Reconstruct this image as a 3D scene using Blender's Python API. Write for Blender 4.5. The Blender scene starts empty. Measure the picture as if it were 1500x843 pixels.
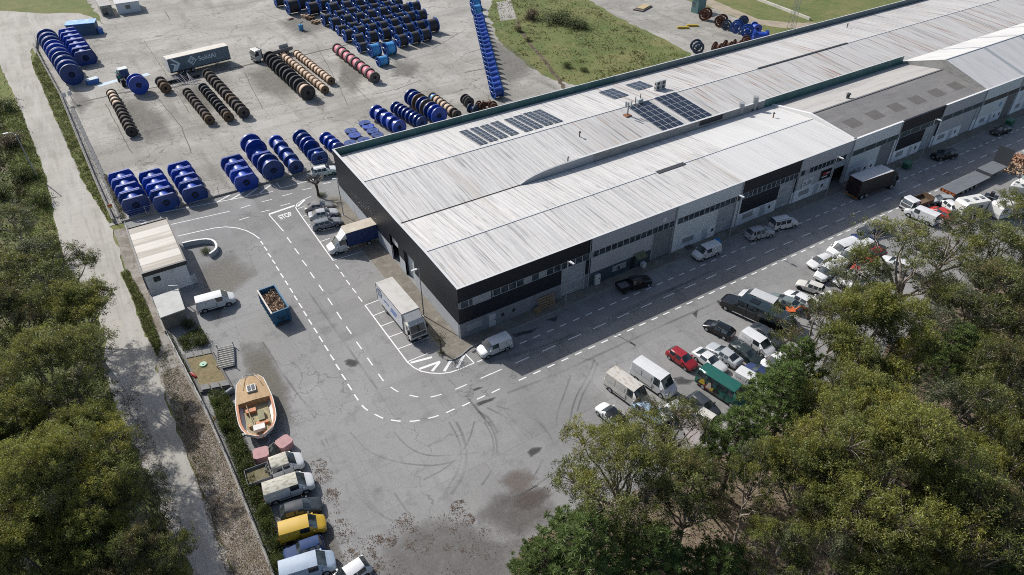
import bpy, bmesh, math, random
import numpy as np
from mathutils import Vector, Matrix

R = math.radians
PI = math.pi
scene = bpy.context.scene
COL = scene.collection
rnd = random.Random(7)

# ------------------------------------------------------------------ camera (solved from the vanishing points of the sheds)
FPX, PITCH, YAW, ROLL, CAMH = 1029.18, R(38.02), R(31.57), R(-0.507), 60.0
_fw = Vector((math.sin(YAW) * math.cos(PITCH), math.cos(YAW) * math.cos(PITCH), -math.sin(PITCH)))
_r0 = Vector((math.cos(YAW), -math.sin(YAW), 0))
_u0 = _r0.cross(_fw)
_r = _r0 * math.cos(ROLL) + _u0 * math.sin(ROLL)
_u = -_r0 * math.sin(ROLL) + _u0 * math.cos(ROLL)


def G(px, py, z=0.0):
    """survey helper: the spot at height z that the photo shows at (px, py)"""
    d = _r * ((px - 750) / FPX) - _u * ((py - 421.5) / FPX) + _fw
    t = (CAMH - z) / -d.z
    return Vector((d.x * t, d.y * t, z))


def depth(p):
    return (Vector(p) - Vector((0, 0, CAMH))).dot(_fw)


def zp(w, x, y, z=0.0):
    return G(w[0] + x / w[2], w[1] + y / w[2], z)


cam = bpy.data.cameras.new("camera")
cam.sensor_width = 36
cam.lens = 36 * FPX / 1500
cam.clip_end = 2000
camo = bpy.data.objects.new("camera", cam)
COL.objects.link(camo)
m3 = Matrix((_r, _u, -_fw)).transposed()
camo.matrix_world = Matrix.Translation((0, 0, CAMH)) @ m3.to_4x4()
scene.camera = camo

# ------------------------------------------------------------------ light
SUN = Vector((-3.1, 9.54, 8.05)).normalized()
sl = bpy.data.lights.new("sun", 'SUN')
sl.energy = 4.85
sl.angle = R(0.53)
sl.color = (1, 0.965, 0.92)
so = bpy.data.objects.new("sun", sl)
COL.objects.link(so)
so.rotation_euler = SUN.to_track_quat('Z', 'Y').to_euler()
W = bpy.data.worlds.new("World")
scene.world = W
W.use_nodes = True
nt = W.node_tree
sky = nt.nodes.new('ShaderNodeTexSky')
sky.sky_type = 'NISHITA'
sky.sun_disc = False
sky.sun_elevation = math.asin(SUN.z)
sky.sun_rotation = math.atan2(SUN.x, SUN.y)
sky.air_density = 1.0
sky.dust_density = 2.5
bg = nt.nodes['Background']
bg.inputs[1].default_value = 0.115
nt.links.new(sky.outputs[0], bg.inputs[0])
scene.view_settings.view_transform = 'Standard'
scene.view_settings.look = 'None'
scene.view_settings.exposure = 0
scene.view_settings.gamma = 1
scene.cycles.use_denoising = False
scene.cycles.filter_width = 1.0

# ------------------------------------------------------------------ materials
MATS = {}


def _node(nt, t, **kw):
    n = nt.nodes.new(t)
    for k, v in kw.items():
        setattr(n, k, v)
    return n


def surf(name, col, layers=(), rough=0.7, metal=0.0, coat=0.0, bump=None, spec=0.5, rnd_obj=0.0, extra=()):
    """base colour with noise layers (colour, scale xyz, detail, low, high, amount) in object space"""
    if name in MATS:
        return MATS[name]
    m = bpy.data.materials.new(name)
    m.use_nodes = True
    nt = m.node_tree
    b = nt.nodes['Principled BSDF']
    b.inputs['Roughness'].default_value = rough
    b.inputs['Metallic'].default_value = metal
    b.inputs['Coat Weight'].default_value = coat
    b.inputs['Coat Roughness'].default_value = 0.08
    b.inputs['Specular IOR Level'].default_value = spec
    tc = _node(nt, 'ShaderNodeTexCoord')
    cur = None
    c0 = _node(nt, 'ShaderNodeRGB')
    c0.outputs[0].default_value = (*col, 1)
    cur = c0.outputs[0]
    for (lc, sc, det, lo, hi, amt) in layers:
        if not hasattr(sc, '__len__'):
            sc = (sc, sc, sc)
        mp = _node(nt, 'ShaderNodeMapping')
        mp.inputs['Scale'].default_value = sc
        mp.inputs['Location'].default_value = (rnd.uniform(0, 50), rnd.uniform(0, 50), rnd.uniform(0, 50))
        nt.links.new(tc.outputs['Object'], mp.inputs[0])
        nz = _node(nt, 'ShaderNodeTexNoise')
        nz.inputs['Scale'].default_value = 1
        nz.inputs['Detail'].default_value = det
        nz.inputs['Roughness'].default_value = 0.6
        nt.links.new(mp.outputs[0], nz.inputs['Vector'])
        mr = _node(nt, 'ShaderNodeMapRange')
        mr.inputs['From Min'].default_value = lo
        mr.inputs['From Max'].default_value = hi
        mr.inputs['To Max'].default_value = amt
        nt.links.new(nz.outputs['Fac'], mr.inputs[0])
        mx = _node(nt, 'ShaderNodeMix', data_type='RGBA')
        nt.links.new(mr.outputs[0], mx.inputs[0])
        nt.links.new(cur, mx.inputs[6])
        mx.inputs[7].default_value = (*lc, 1)
        cur = mx.outputs[2]
    for e in extra:
        if e[0] == 'rib':
            _, per, wid, lc, amt, ax = e
            sx = _node(nt, 'ShaderNodeSeparateXYZ')
            nt.links.new(tc.outputs['Object'], sx.inputs[0])
            dv = _node(nt, 'ShaderNodeMath', operation='DIVIDE')
            nt.links.new(sx.outputs[ax], dv.inputs[0])
            dv.inputs[1].default_value = per
            fr = _node(nt, 'ShaderNodeMath', operation='FRACT')
            nt.links.new(dv.outputs[0], fr.inputs[0])
            lt = _node(nt, 'ShaderNodeMath', operation='LESS_THAN')
            nt.links.new(fr.outputs[0], lt.inputs[0])
            lt.inputs[1].default_value = wid
            fac = lt.outputs[0]
        elif e[0] == 'crack':
            _, sc, wid, lc, amt = e
            nz = _node(nt, 'ShaderNodeTexNoise')
            nz.inputs['Scale'].default_value = sc * 3
            nz.inputs['Detail'].default_value = 6
            nt.links.new(tc.outputs['Object'], nz.inputs['Vector'])
            va = _node(nt, 'ShaderNodeVectorMath', operation='SCALE')
            nt.links.new(nz.outputs['Color'], va.inputs[0])
            va.inputs['Scale'].default_value = .9 / sc * .6
            vb = _node(nt, 'ShaderNodeVectorMath', operation='ADD')
            nt.links.new(va.outputs[0], vb.inputs[0])
            nt.links.new(tc.outputs['Object'], vb.inputs[1])
            vo = _node(nt, 'ShaderNodeTexVoronoi', feature='DISTANCE_TO_EDGE')
            vo.inputs['Scale'].default_value = sc
            nt.links.new(vb.outputs[0], vo.inputs['Vector'])
            n2 = _node(nt, 'ShaderNodeTexNoise')
            n2.inputs['Scale'].default_value = sc * .8
            nt.links.new(tc.outputs['Object'], n2.inputs['Vector'])
            m2 = _node(nt, 'ShaderNodeMapRange')
            m2.inputs['From Min'].default_value = .42
            m2.inputs['From Max'].default_value = .62
            m2.inputs['To Max'].default_value = wid * sc
            nt.links.new(n2.outputs['Fac'], m2.inputs[0])
            lt = _node(nt, 'ShaderNodeMath', operation='LESS_THAN')
            nt.links.new(vo.outputs['Distance'], lt.inputs[0])
            nt.links.new(m2.outputs[0], lt.inputs[1])
            fac = lt.outputs[0]
        else:
            _, bw, bh, dark, mort, amt = e
            br = _node(nt, 'ShaderNodeTexBrick')
            br.inputs['Scale'].default_value = 1
            br.inputs['Brick Width'].default_value = bw
            br.inputs['Row Height'].default_value = bh
            br.inputs['Mortar Size'].default_value = mort
            br.inputs['Color1'].default_value = (1, 1, 1, 1)
            br.inputs['Color2'].default_value = (dark, dark, dark * .98, 1)
            br.inputs['Mortar'].default_value = (.45, .44, .4, 1)
            br.offset = .5
            nt.links.new(tc.outputs['Object'], br.inputs['Vector'])
            mx = _node(nt, 'ShaderNodeMix', data_type='RGBA', blend_type='MULTIPLY')
            mx.inputs[0].default_value = amt
            nt.links.new(cur, mx.inputs[6])
            nt.links.new(br.outputs['Color'], mx.inputs[7])
            cur = mx.outputs[2]
            continue
        ml = _node(nt, 'ShaderNodeMath', operation='MULTIPLY')
        nt.links.new(fac, ml.inputs[0])
        ml.inputs[1].default_value = amt
        mx = _node(nt, 'ShaderNodeMix', data_type='RGBA')
        nt.links.new(ml.outputs[0], mx.inputs[0])
        nt.links.new(cur, mx.inputs[6])
        mx.inputs[7].default_value = (*lc, 1)
        cur = mx.outputs[2]
    if rnd_obj:
        oi = _node(nt, 'ShaderNodeObjectInfo')
        mr = _node(nt, 'ShaderNodeMapRange')
        mr.inputs['To Min'].default_value = 1 - rnd_obj
        mr.inputs['To Max'].default_value = 1 + rnd_obj
        nt.links.new(oi.outputs['Random'], mr.inputs[0])
        hs = _node(nt, 'ShaderNodeHueSaturation')
        nt.links.new(mr.outputs[0], hs.inputs['Value'])
        nt.links.new(cur, hs.inputs['Color'])
        cur = hs.outputs[0]
    nt.links.new(cur, b.inputs['Base Color'])
    if bump:
        sc, det, dist = bump
        if not hasattr(sc, '__len__'):
            sc = (sc, sc, sc)
        mp = _node(nt, 'ShaderNodeMapping')
        mp.inputs['Scale'].default_value = sc
        nt.links.new(tc.outputs['Object'], mp.inputs[0])
        nz = _node(nt, 'ShaderNodeTexNoise')
        nz.inputs['Scale'].default_value = 1
        nz.inputs['Detail'].default_value = det
        nt.links.new(mp.outputs[0], nz.inputs['Vector'])
        bp = _node(nt, 'ShaderNodeBump')
        bp.inputs['Strength'].default_value = 0.5
        bp.inputs['Distance'].default_value = dist
        nt.links.new(nz.outputs['Fac'], bp.inputs['Height'])
        nt.links.new(bp.outputs[0], b.inputs['Normal'])
    MATS[name] = m
    return m


def sc_(c, k):
    return tuple(x * k for x in c)


def paint(name, col, rough=0.35, dirt=0.25):
    return surf('paint_' + name, col, [(sc_(col, .6), 1.2, 4, .45, .75, dirt), ((.25, .24, .21), (.8, 2.2, 2), 5, .5, .85, dirt * .5)], rough=rough, coat=.35)


def plain(name, col, rough=0.6, var=.3, scale=3.0, metal=0):
    return surf(name, col, [(sc_(col, .55), scale, 4, .4, .75, var)], rough=rough, metal=metal)


BLACK = plain('black_rubber', (.012, .012, .013), .75)
CHROME = plain('rim_alloy', (.42, .43, .45), .35, metal=.6)
DKMETAL = plain('dark_metal', (.05, .052, .055), .5)
GALV = plain('galvanised_steel', (.36, .37, .38), .5, metal=.3)
GLASS = surf('dark_glass', (.022, .03, .035), [((.10, .125, .135), 1.1, 2, .42, .66, .75)], rough=.06, spec=1.0)  # lighter bluish-grey patches paint reflections into the glass colour
LAMPGL = plain('lamp_lens', (.62, .64, .66), .15)
REDL = plain('tail_lens', (.28, .015, .012), .2)
PLATE = plain('plate_white', (.7, .7, .68), .4)
WHITEMARK = surf('road_paint', (.76, .76, .745), [((.3, .3, .3), 1.8, 6, .55, .8, .35), ((.3, .3, .3), 14, 3, .5, .8, .45)], rough=.8)

# ------------------------------------------------------------------ mesh building


class MB:
    def __init__(s):
        s.v, s.f, s.mi = [], [], []

    def add(s, vs, fs, mi=0):
        o = len(s.v)
        s.v += [tuple(v) for v in vs]
        for f in fs:
            s.f.append(tuple(i + o for i in f))
            s.mi.append(mi)
        return s

    def box(s, x0, x1, y0, y1, z0, z1, mi=0):
        v = [(x0, y0, z0), (x1, y0, z0), (x1, y1, z0), (x0, y1, z0), (x0, y0, z1), (x1, y0, z1), (x1, y1, z1), (x0, y1, z1)]
        return s.add(v, [(3, 2, 1, 0), (4, 5, 6, 7), (0, 1, 5, 4), (1, 2, 6, 5), (2, 3, 7, 6), (3, 0, 4, 7)], mi)

    def quad(s, a, b, c, d, mi=0):
        return s.add([a, b, c, d], [(0, 1, 2, 3)], mi)

    def poly(s, pts, mi=0):
        return s.add(pts, [tuple(range(len(pts)))], mi)

    def prism(s, pts, z0, z1, mi=0):
        """ccw 2-d outline extruded upward"""
        n = len(pts)
        v = [(x, y, z0) for x, y in pts] + [(x, y, z1) for x, y in pts]
        f = [tuple(range(n - 1, -1, -1)), tuple(range(n, 2 * n))] + [(i, (i + 1) % n, n + (i + 1) % n, n + i) for i in range(n)]
        return s.add(v, f, mi)

    def prism_y(s, prof, y0, y1, mi=0):
        """(x,z) side outline extruded across y"""
        n = len(prof)
        v = [(x, y0, z) for x, z in prof] + [(x, y1, z) for x, z in prof]
        f = [tuple(range(n)), tuple(range(2 * n - 1, n - 1, -1))] + [(i, n + i, n + (i + 1) % n, (i + 1) % n) for i in range(n)]
        return s.add(v, f, mi)

    def tube(s, path, radii, n=8, mi=0, caps=True):
        if not hasattr(radii, '__len__'):
            radii = [radii] * len(path)
        path = [Vector(p) for p in path]
        o = len(s.v)
        for k, p in enumerate(path):
            t = (path[min(k + 1, len(path) - 1)] - path[max(k - 1, 0)]).normalized()
            a = t.cross(Vector((0, 0, 1)) if abs(t.z) < .95 else Vector((1, 0, 0))).normalized()
            b = t.cross(a)
            for i in range(n):
                w = 2 * PI * i / n
                s.v.append(tuple(p + (a * math.cos(w) + b * math.sin(w)) * radii[k]))
        for k in range(len(path) - 1):
            for i in range(n):
                j = (i + 1) % n
                s.f.append((o + k * n + i, o + k * n + j, o + (k + 1) * n + j, o + (k + 1) * n + i))
                s.mi.append(mi)
        if caps:
            s.f.append(tuple(o + i for i in range(n - 1, -1, -1)))
            s.f.append(tuple(o + (len(path) - 1) * n + i for i in range(n)))
            s.mi += [mi, mi]
        return s

    def bar(s, a, b, w, mi=0):
        return s.tube([a, b], w * .7, 4, mi)

    def build(s, name, mats, parent=None, smooth=False, angle=35):
        me = bpy.data.meshes.new(name)
        me.from_pydata(s.v, [], s.f)
        mats = mats if isinstance(mats, (list, tuple)) else [mats]
        for m in mats:
            me.materials.append(m)
        if len(mats) > 1:
            me.polygons.foreach_set('material_index', s.mi)
        if smooth:
            me.polygons.foreach_set('use_smooth', [True] * len(me.polygons))
            me.set_sharp_from_angle(angle=R(angle))
        o = bpy.data.objects.new(name, me)
        COL.objects.link(o)
        if parent is not None:
            o.parent = parent
        return o


def tag(o, label=None, cat=None, group=None, kind=None):
    if label:
        o['label'] = label
    if cat:
        o['category'] = cat
    if group:
        o['group'] = group
    if kind:
        o['kind'] = kind
    return o


def thing(name, label, cat, loc=(0, 0, 0), rz=0.0, group=None):
    o = bpy.data.objects.new(name, None)
    o.empty_display_size = .3
    COL.objects.link(o)
    o.location = loc
    o.rotation_euler = (0, 0, rz)
    return tag(o, label, cat, group)


def dup(root, label=None, loc=None, rz=None, group=None, scale=None):
    def cp(o, par):
        c = o.copy()
        COL.objects.link(c)
        c.parent = par
        for ch in list(o.children):
            cp(ch, c)
        return c
    c = cp(root, None)
    if label:
        c['label'] = label
    if group:
        c['group'] = group
    if loc is not None:
        c.location = loc
    if rz is not None:
        c.rotation_euler = (0, 0, rz)
    if scale is not None:
        c.scale = scale
    return c


def text_part(txt, size, mat, parent, mat4, name='lettering', bold=0.0):
    cu = bpy.data.curves.new('t', 'FONT')
    cu.body = txt
    cu.size = size
    cu.offset = bold
    cu.align_x = 'CENTER'
    cu.align_y = 'CENTER'
    t = bpy.data.objects.new('t', cu)
    COL.objects.link(t)
    dg = bpy.context.evaluated_depsgraph_get()
    me = bpy.data.meshes.new_from_object(t.evaluated_get(dg))
    bpy.data.objects.remove(t)
    bpy.data.curves.remove(cu)
    me.name = name
    me.materials.clear()
    me.materials.append(mat)
    me.transform(mat4)
    o = bpy.data.objects.new(name, me)
    COL.objects.link(o)
    o.parent = parent
    return o


def jitter_outline(pts, step=2.0, amp=.25, seed=1):
    """outline with edges broken up and wobbled"""
    r = random.Random(seed)
    out = []
    n = len(pts)
    for i in range(n):
        a = Vector((pts[i][0], pts[i][1]))
        b = Vector((pts[(i + 1) % n][0], pts[(i + 1) % n][1]))
        k = max(1, min(60, int((b - a).length / step)))
        for j in range(k):
            p = a.lerp(b, j / k)
            if j:
                p = p + Vector((r.uniform(-amp, amp), r.uniform(-amp, amp)))
            out.append((p.x, p.y))
    return out


def sheet(name, pts, z, mat, jit=0, step=2.0, seed=1, kind='structure'):
    pts = [(p[0], p[1]) for p in pts]
    if jit:
        pts = jitter_outline(pts, step, jit, seed)
    bm = bmesh.new()
    vs = [bm.verts.new((x, y, z)) for x, y in pts]
    f = bm.faces.new(vs)
    bm.normal_update()
    if f.normal.z < 0:
        f.normal_flip()
    bmesh.ops.triangulate(bm, faces=bm.faces[:])
    me = bpy.data.meshes.new(name)
    bm.to_mesh(me)
    bm.free()
    me.materials.append(mat)
    o = bpy.data.objects.new(name, me)
    COL.objects.link(o)
    return tag(o, kind=kind)
# ================================================================== SETTING: ground, roads, markings
ASPH = surf('asphalt', (.272, .271, .268), [
    ((.19, .19, .19), .045, 6, .42, .62, .7), ((.32, .32, .318), .09, 7, .5, .70, .75),
    ((.12, .12, .122), .4, 9, .56, .72, .55), ((.30, .298, .29), 1.3, 8, .53, .75, .5), ((.15, .15, .15), (.7, .05, 1), 6, .55, .72, .35),
    ((.10, .10, .10), 5, 5, .5, .8, .45), ((.15, .148, .14), (.03, .3, 1), 5, .55, .75, .35), ((.34, .34, .335), 8, 3, .58, .76, .35), ((.13, .13, .13), 10, 3, .56, .74, .35)], rough=.9, bump=(9, 3, .02), extra=[('slab', 11, 5.2, .90, .012, 1.0), ('crack', .11, .06, (.10, .10, .10), .55), ('crack', .3, .022, (.12, .12, .12), .4)])
CONC = surf('yard_concrete', (.365, .352, .322), [
    ((.25, .24, .215), .045, 7, .44, .62, .8), ((.45, .437, .402), .10, 7, .5, .68, .8), ((.155, .148, .13), (.30, .045, 1), 8, .55, .72, .65),
    ((.17, .16, .14), .55, 9, .55, .74, .65), ((.44, .43, .40), 1.6, 7, .53, .75, .5), ((.15, .145, .13), 4, 5, .55, .8, .45), ((.19, .185, .165), (.06, .4, 1), 7, .56, .72, .5), ((.12, .115, .10), 1.8, 8, .6, .74, .6)], rough=.9, extra=[('slab', 9.5, 4.8, .82, .03, .9), ('crack', .12, .10, (.10, .095, .08), .7), ('crack', .28, .06, (.13, .125, .11), .6)])
GRAVEL = surf('worn_gravel', (.39, .37, .33), [((.23, .21, .175), (1.1, .10, 1), 7, .52, .68, .6), 
    ((.25, .24, .215), .12, 6, .42, .66, .75), ((.44, .43, .40), (.9, .07, 1), 6, .48, .7, .7), ((.2, .19, .17), 1.1, 8, .55, .75, .6),
    ((.5, .49, .46), 6, 4, .55, .8, .45), ((.16, .15, .13), 8, 4, .58, .82, .5)], rough=.95, bump=(7, 4, .04))
GRASS = surf('field_grass', (.118, .142, .04), [
    ((.175, .165, .06), .08, 7, .44, .62, .8), ((.075, .115, .024), .16, 7, .48, .64, .8), ((.22, .19, .10), .5, 8, .54, .72, .7),
    ((.05, .075, .016), 1.2, 7, .52, .70, .6), ((.26, .25, .11), 3, 5, .56, .76, .5)], rough=1, bump=(2.5, 6, .12))
VERGE = surf('verge_grass', (.11, .14, .03), [
    ((.19, .165, .07), .4, 6, .45, .65, .8), ((.055, .085, .016), 1.2, 6, .5, .7, .8), ((.26, .23, .16), 1.1, 7, .6, .76, .7),
    ((.14, .17, .04), 4, 5, .5, .8, .6)], rough=1, bump=(4, 5, .15))
FLOOR = surf('wood_floor', (.19, .145, .105), [
    ((.10, .08, .05), .25, 7, .45, .65, .8), ((.30, .235, .18), .6, 7, .52, .7, .8), ((.06, .075, .02), .35, 6, .55, .72, .7),
    ((.28, .23, .18), 3, 6, .58, .78, .6), ((.03, .025, .02), 5, 4, .55, .8, .5)], rough=1, bump=(3, 6, .15))
STRIP = surf('littered_concrete', (.30, .285, .26), [
    ((.17, .145, .115), .35, 7, .42, .62, .8), ((.33, .31, .285), .3, 6, .54, .7, .7), ((.09, .075, .055), 2.0, 7, .5, .7, .75),
    ((.4, .36, .28), 4, 5, .58, .78, .6), ((.08, .1, .03), .6, 5, .6, .75, .6)], rough=1)
PAVE = surf('stone_pavement', (.20, .18, .15), [
    ((.12, .11, .09), .5, 6, .45, .65, .7), ((.30, .28, .235), .9, 6, .5, .72, .7), ((.10, .115, .05), .8, 6, .58, .75, .5),
    ((.1, .09, .075), 7, 3, .5, .75, .6)], rough=.95)
KERB = plain('kerb_stone', (.30, .295, .28), .9, .6, 2)


def soft_patch(name, pts, z, col, amt=.8, seed=1, scale=.9):
    """stain whose edge fades out through noise"""
    c = sum((Vector((p[0], p[1], 0)) for p in pts), Vector()) / len(pts)
    o = jitter_outline([(p[0], p[1]) for p in pts], 1.0, .15, seed)
    V, F, K = [(c.x, c.y, z)], [], [1.0]
    n = len(o)
    for f, k in ((.55, 1.0), (1.0, .45), (1.3, 0.0)):
        for x, y in o:
            V.append((c.x + (x - c.x) * f, c.y + (y - c.y) * f, z))
            K.append(k)
    for i in range(n):
        j = (i + 1) % n
        F.append((0, 1 + i, 1 + j))
        for r_ in (0, 1):
            F.append((1 + r_ * n + i, 1 + (r_ + 1) * n + i, 1 + (r_ + 1) * n + j, 1 + r_ * n + j))
    me = bpy.data.meshes.new(name)
    me.from_pydata(V, [], F)
    at = me.attributes.new('fade', 'FLOAT', 'POINT')
    at.data.foreach_set('value', K)
    key = f'stain_{col}_{amt}_{scale}'
    if key not in MATS:
        m = bpy.data.materials.new('soft_stain')
        m.use_nodes = True
        nt = m.node_tree
        b = nt.nodes['Principled BSDF']
        b.inputs['Roughness'].default_value = .95
        tc = _node(nt, 'ShaderNodeTexCoord')
        nz = _node(nt, 'ShaderNodeTexNoise')
        nz.inputs['Scale'].default_value = scale
        nz.inputs['Detail'].default_value = 9
        nz.inputs['Roughness'].default_value = .68
        nt.links.new(tc.outputs['Object'], nz.inputs['Vector'])
        at_ = _node(nt, 'ShaderNodeAttribute', attribute_name='fade')
        ad = _node(nt, 'ShaderNodeMath', operation='ADD')
        nt.links.new(nz.outputs['Fac'], ad.inputs[0])
        nt.links.new(at_.outputs['Fac'], ad.inputs[1])
        mr = _node(nt, 'ShaderNodeMapRange')
        mr.inputs['From Min'].default_value = .82
        mr.inputs['From Max'].default_value = 1.55
        mr.inputs['To Max'].default_value = amt
        nt.links.new(ad.outputs[0], mr.inputs[0])
        nt.links.new(mr.outputs[0], b.inputs['Alpha'])
        n2 = _node(nt, 'ShaderNodeTexNoise')
        n2.inputs['Scale'].default_value = 3.5
        n2.inputs['Detail'].default_value = 6
        nt.links.new(tc.outputs['Object'], n2.inputs['Vector'])
        mx = _node(nt, 'ShaderNodeMix', data_type='RGBA')
        nt.links.new(n2.outputs['Fac'], mx.inputs[0])
        mx.inputs[6].default_value = (*sc_(col, .45), 1)
        mx.inputs[7].default_value = (*sc_(col, 1.5), 1)
        nt.links.new(mx.outputs[2], b.inputs['Base Color'])
        MATS[key] = m
    me.materials.append(MATS[key])
    ob = bpy.data.objects.new(name, me)
    COL.objects.link(ob)
    return tag(ob, kind='structure')


sheet('ground', [(-700, -500), (900, -500), (900, 1000), (-700, 1000)], -.06, GRASS)
sheet('concrete_yard', [(-5.2, 112.6), (240, 112.6), (240, 300), (60, 330), (-15, 330), (-9.6, 212), (-7.0, 175), (-5.4, 131)], -.004, CONC)
sheet('parking_lot', [(-.9, 0), (260, 0), (260, 112.6), (-3.0, 112.6), (-2.9, 92), (-2.4, 80), (-1.3, 65), (-.9, 54)], 0, ASPH)
# lot edge strip, gravel road, verges
sheet('littered_strip', [(-4.6, 111), (-2.5, 110.6), (-2.75, 93), (-2.4, 80), (-1.25, 65), (-.85, 54), (-.7, 41), (-.6, 10), (-3.2, 10), (-3.7, 42), (-4.0, 53), (-4.4, 62), (-4.7, 72)], .004, STRIP, .12, 1.5, 3)
sheet('gravel_road', [(-3.7, 10), (-3.75, 43), (-4.15, 53), (-4.5, 62), (-4.75, 72), (-4.4, 88), (-4.72, 98), (-4.8, 114), (-6.5, 131), (-8.6, 170), (-10.4, 196), (-10.2, 209), (-8.8, 215), (-4, 219)] + [tuple(G(*q).xy) for q in [(150, 33), (137, 27), (118, 20), (92, 19), (60, 20), (20, 17), (-30, 14), (-30, 95)]] + [(-17, 203), (-14.3, 171), (-12, 135), (-12.1, 117), (-11.6, 104), (-9.3, 90), (-10.3, 76), (-9.4, 64), (-8.2, 52), (-7.3, 45), (-7, 10)], .008, GRAVEL, .22, 1.4, 4)
sheet('grass_verge', [(-4.9, 113.5), (-4.3, 113.5), (-5.0, 131), (-6.6, 175), (-8.4, 209), (-10.4, 200), (-9.0, 172), (-6.9, 131)], .012, VERGE, .25, 1.2, 5)
sheet('grass_verge', [(-5.4, 98.5), (-4.4, 98.5), (-3.6, 90), (-3.4, 80), (-4.2, 77), (-4.9, 84), (-4.9, 90)], .012, VERGE, .25, 1, 6)
sheet('grass_verge', [(-14.6, 171), (-12.3, 135), (-12.4, 117), (-11.9, 104), (-9.4, 91), (-11.5, 91), (-15, 104), (-16, 135), (-18, 171), (-21, 203), (-17.5, 203)], .012, VERGE, .4, 1.3, 7)
sheet('forest_floor', [(-9.0, 90), (-10.0, 76), (-9.1, 64), (-7.9, 52), (-7.0, 44), (-6.6, 5), (-120, 5), (-120, 300), (-60, 300), (-19, 203), (-15.5, 150), (-14.6, 120), (-13.5, 104)], .010, surf('green_floor', (.10, .125, .035), [((.16, .125, .085), .3, 7, .48, .66, .8), ((.05, .075, .016), .8, 7, .5, .7, .7), ((.17, .20, .05), .5, 5, .52, .7, .6), ((.26, .21, .16), 2, 6, .6, .78, .5)], rough=1, bump=(3, 6, .15)), .5, 1.4, 8)
fl = [G(*p) for p in [(700, 900), (748, 843), (775, 790), (850, 745), (940, 715), (1040, 680), (1130, 620), (1230, 560), (1330, 490), (1420, 430), (1500, 385), (1560, 350)]]
sheet('forest_floor', [(p.x, p.y) for p in fl] + [(260, 30), (260, -80), (-5, -80), (0, 10)], .012, FLOOR, .45, 1.4, 9)
soft_patch('dirt_patch', [G(*p) for p in [(520, 870), (540, 805), (575, 775), (640, 758), (700, 768), (745, 790), (790, 800), (760, 880)]], .0055, (.125, .112, .10), .5, 10, .9)
soft_patch('dirt_patch', [G(*p) for p in [(690, 760), (720, 728), (760, 715), (800, 715), (820, 760), (760, 800)]], .0062, (.12, .105, .095), .6, 12, 1.0)
soft_patch('dirt_patch', [G(*p) for p in [(727, 706), (745, 690), (772, 686), (790, 702), (768, 722), (748, 724)]], .007, (.15, .12, .10), .55, 11, 1.4)
soft_patch('dirt_patch', [G(*p) for p in [(750, 735), (765, 722), (800, 712), (812, 725), (790, 742), (760, 748)]], .0076, (.11, .09, .08), .6, 13, 1.2)
soft_patch('dirt_patch', [G(*p) for p in [(420, 640), (440, 690), (480, 760), (520, 843), (470, 860), (440, 760), (400, 660)]], .0052, (.15, .14, .12), .7, 14, .8)
soft_patch('dirt_patch', [G(*p) for p in [(350, 505), (385, 500), (420, 560), (430, 620), (400, 640), (370, 580)]], .0058, (.16, .15, .12), .7, 15, .8)
soft_patch('dirt_patch', [G(*p) for p in [(290, 390), (340, 370), (380, 400), (330, 440), (320, 480), (290, 440)]], .0056, (.2, .19, .16), .6, 16, .7)
# grass fields beyond the sheds
sheet('grass_field', [G(*p) for p in [(742, -12), (722, 0), (716, 20), (730, 60), (770, 95), (812, 118), (850, 126), (900, 190), (1010, 110), (1012, 78), (960, 52), (905, 26), (850, -8)]], .004, GRASS, .5, 2, 12)
sheet('grass_field', [G(*p) for p in [(975, -10), (1010, 2), (1060, 18), (1110, 40), (1128, 52), (1250, 60), (1400, 0), (1400, -30)]], .004, GRASS, .4, 2, 13)
sheet('grass_field', [tuple(G(*q).xy) for q in [(155, 37), (137, 27), (118, 20), (92, 19), (60, 20), (20, 17), (-60, 13), (-60, -40), (128, -40), (128, 0), (147, 30)]], .014, GRASS, .5, 2, 14)
sheet('dirt_track', [G(*p) for p in [(1012, -14), (1062, 8), (1110, 28), (1150, 33), (1220, 34), (1220, 41), (1150, 42), (1100, 34), (1050, 15), (990, -14)]], .008, surf('track_dirt', (.34, .29, .22), [((.22, .19, .13), .5, 6, .45, .7, .8)], rough=1), .3, 1.5, 15)
sheet('concrete_slab', [G(*p) for p in [(727, 4), (748, 0), (757, 28), (733, 31)]], .010, CONC, .1, 2, 16)

# pavement round the sheds with its kerb
pv = MB()
outer = [(33.6, 101.8), (31.2, 95), (30.8, 88.5)]
pav = [(29.0, 101.7), (33.0, 101.7)]
side = [(26.1, 60.0), (25.7, 58.2), (25.9, 57.4), (26.6, 57.05), (27.6, 57.2), (29.2, 57.85), (30.5, 57.95), (260, 57.75), (260, 59.8), (29.0, 59.8), (29.0, 101.6), (27.4, 102.2), (26.2, 101.2), (26.0, 97)]
pv.prism([(x, y) for x, y in side], -.05, .12)
tag(pv.build('pavement', PAVE), kind='structure')
kb = MB()
ks = side[-1:] + side[:8]
for a, b in zip(ks[:-1], ks[1:]):
    a, b = Vector((*a, 0)), Vector((*b, 0))
    n = (b - a).normalized().cross(Vector((0, 0, 1))) * .16
    if n.dot(Vector((29, 75, 0)) - (a + b) / 2) > 0:
        n = -n
    kb.add([a, b, b + n, a + n, a + Vector((0, 0, .135)), b + Vector((0, 0, .135)), b + n + Vector((0, 0, .135)), a + n + Vector((0, 0, .135))],
           [(4, 5, 6, 7), (0, 1, 5, 4), (1, 2, 6, 5), (2, 3, 7, 6), (3, 0, 4, 7)])
kbo = kb.build('kerb', KERB)
tag(kbo, kind='structure')

# road markings
mk = MB()
ZM = .006


def nextz():
    global ZK
    ZK = (ZK + 1) % 60
    return ZM + ZK * 3e-5


ZK = 0


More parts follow.
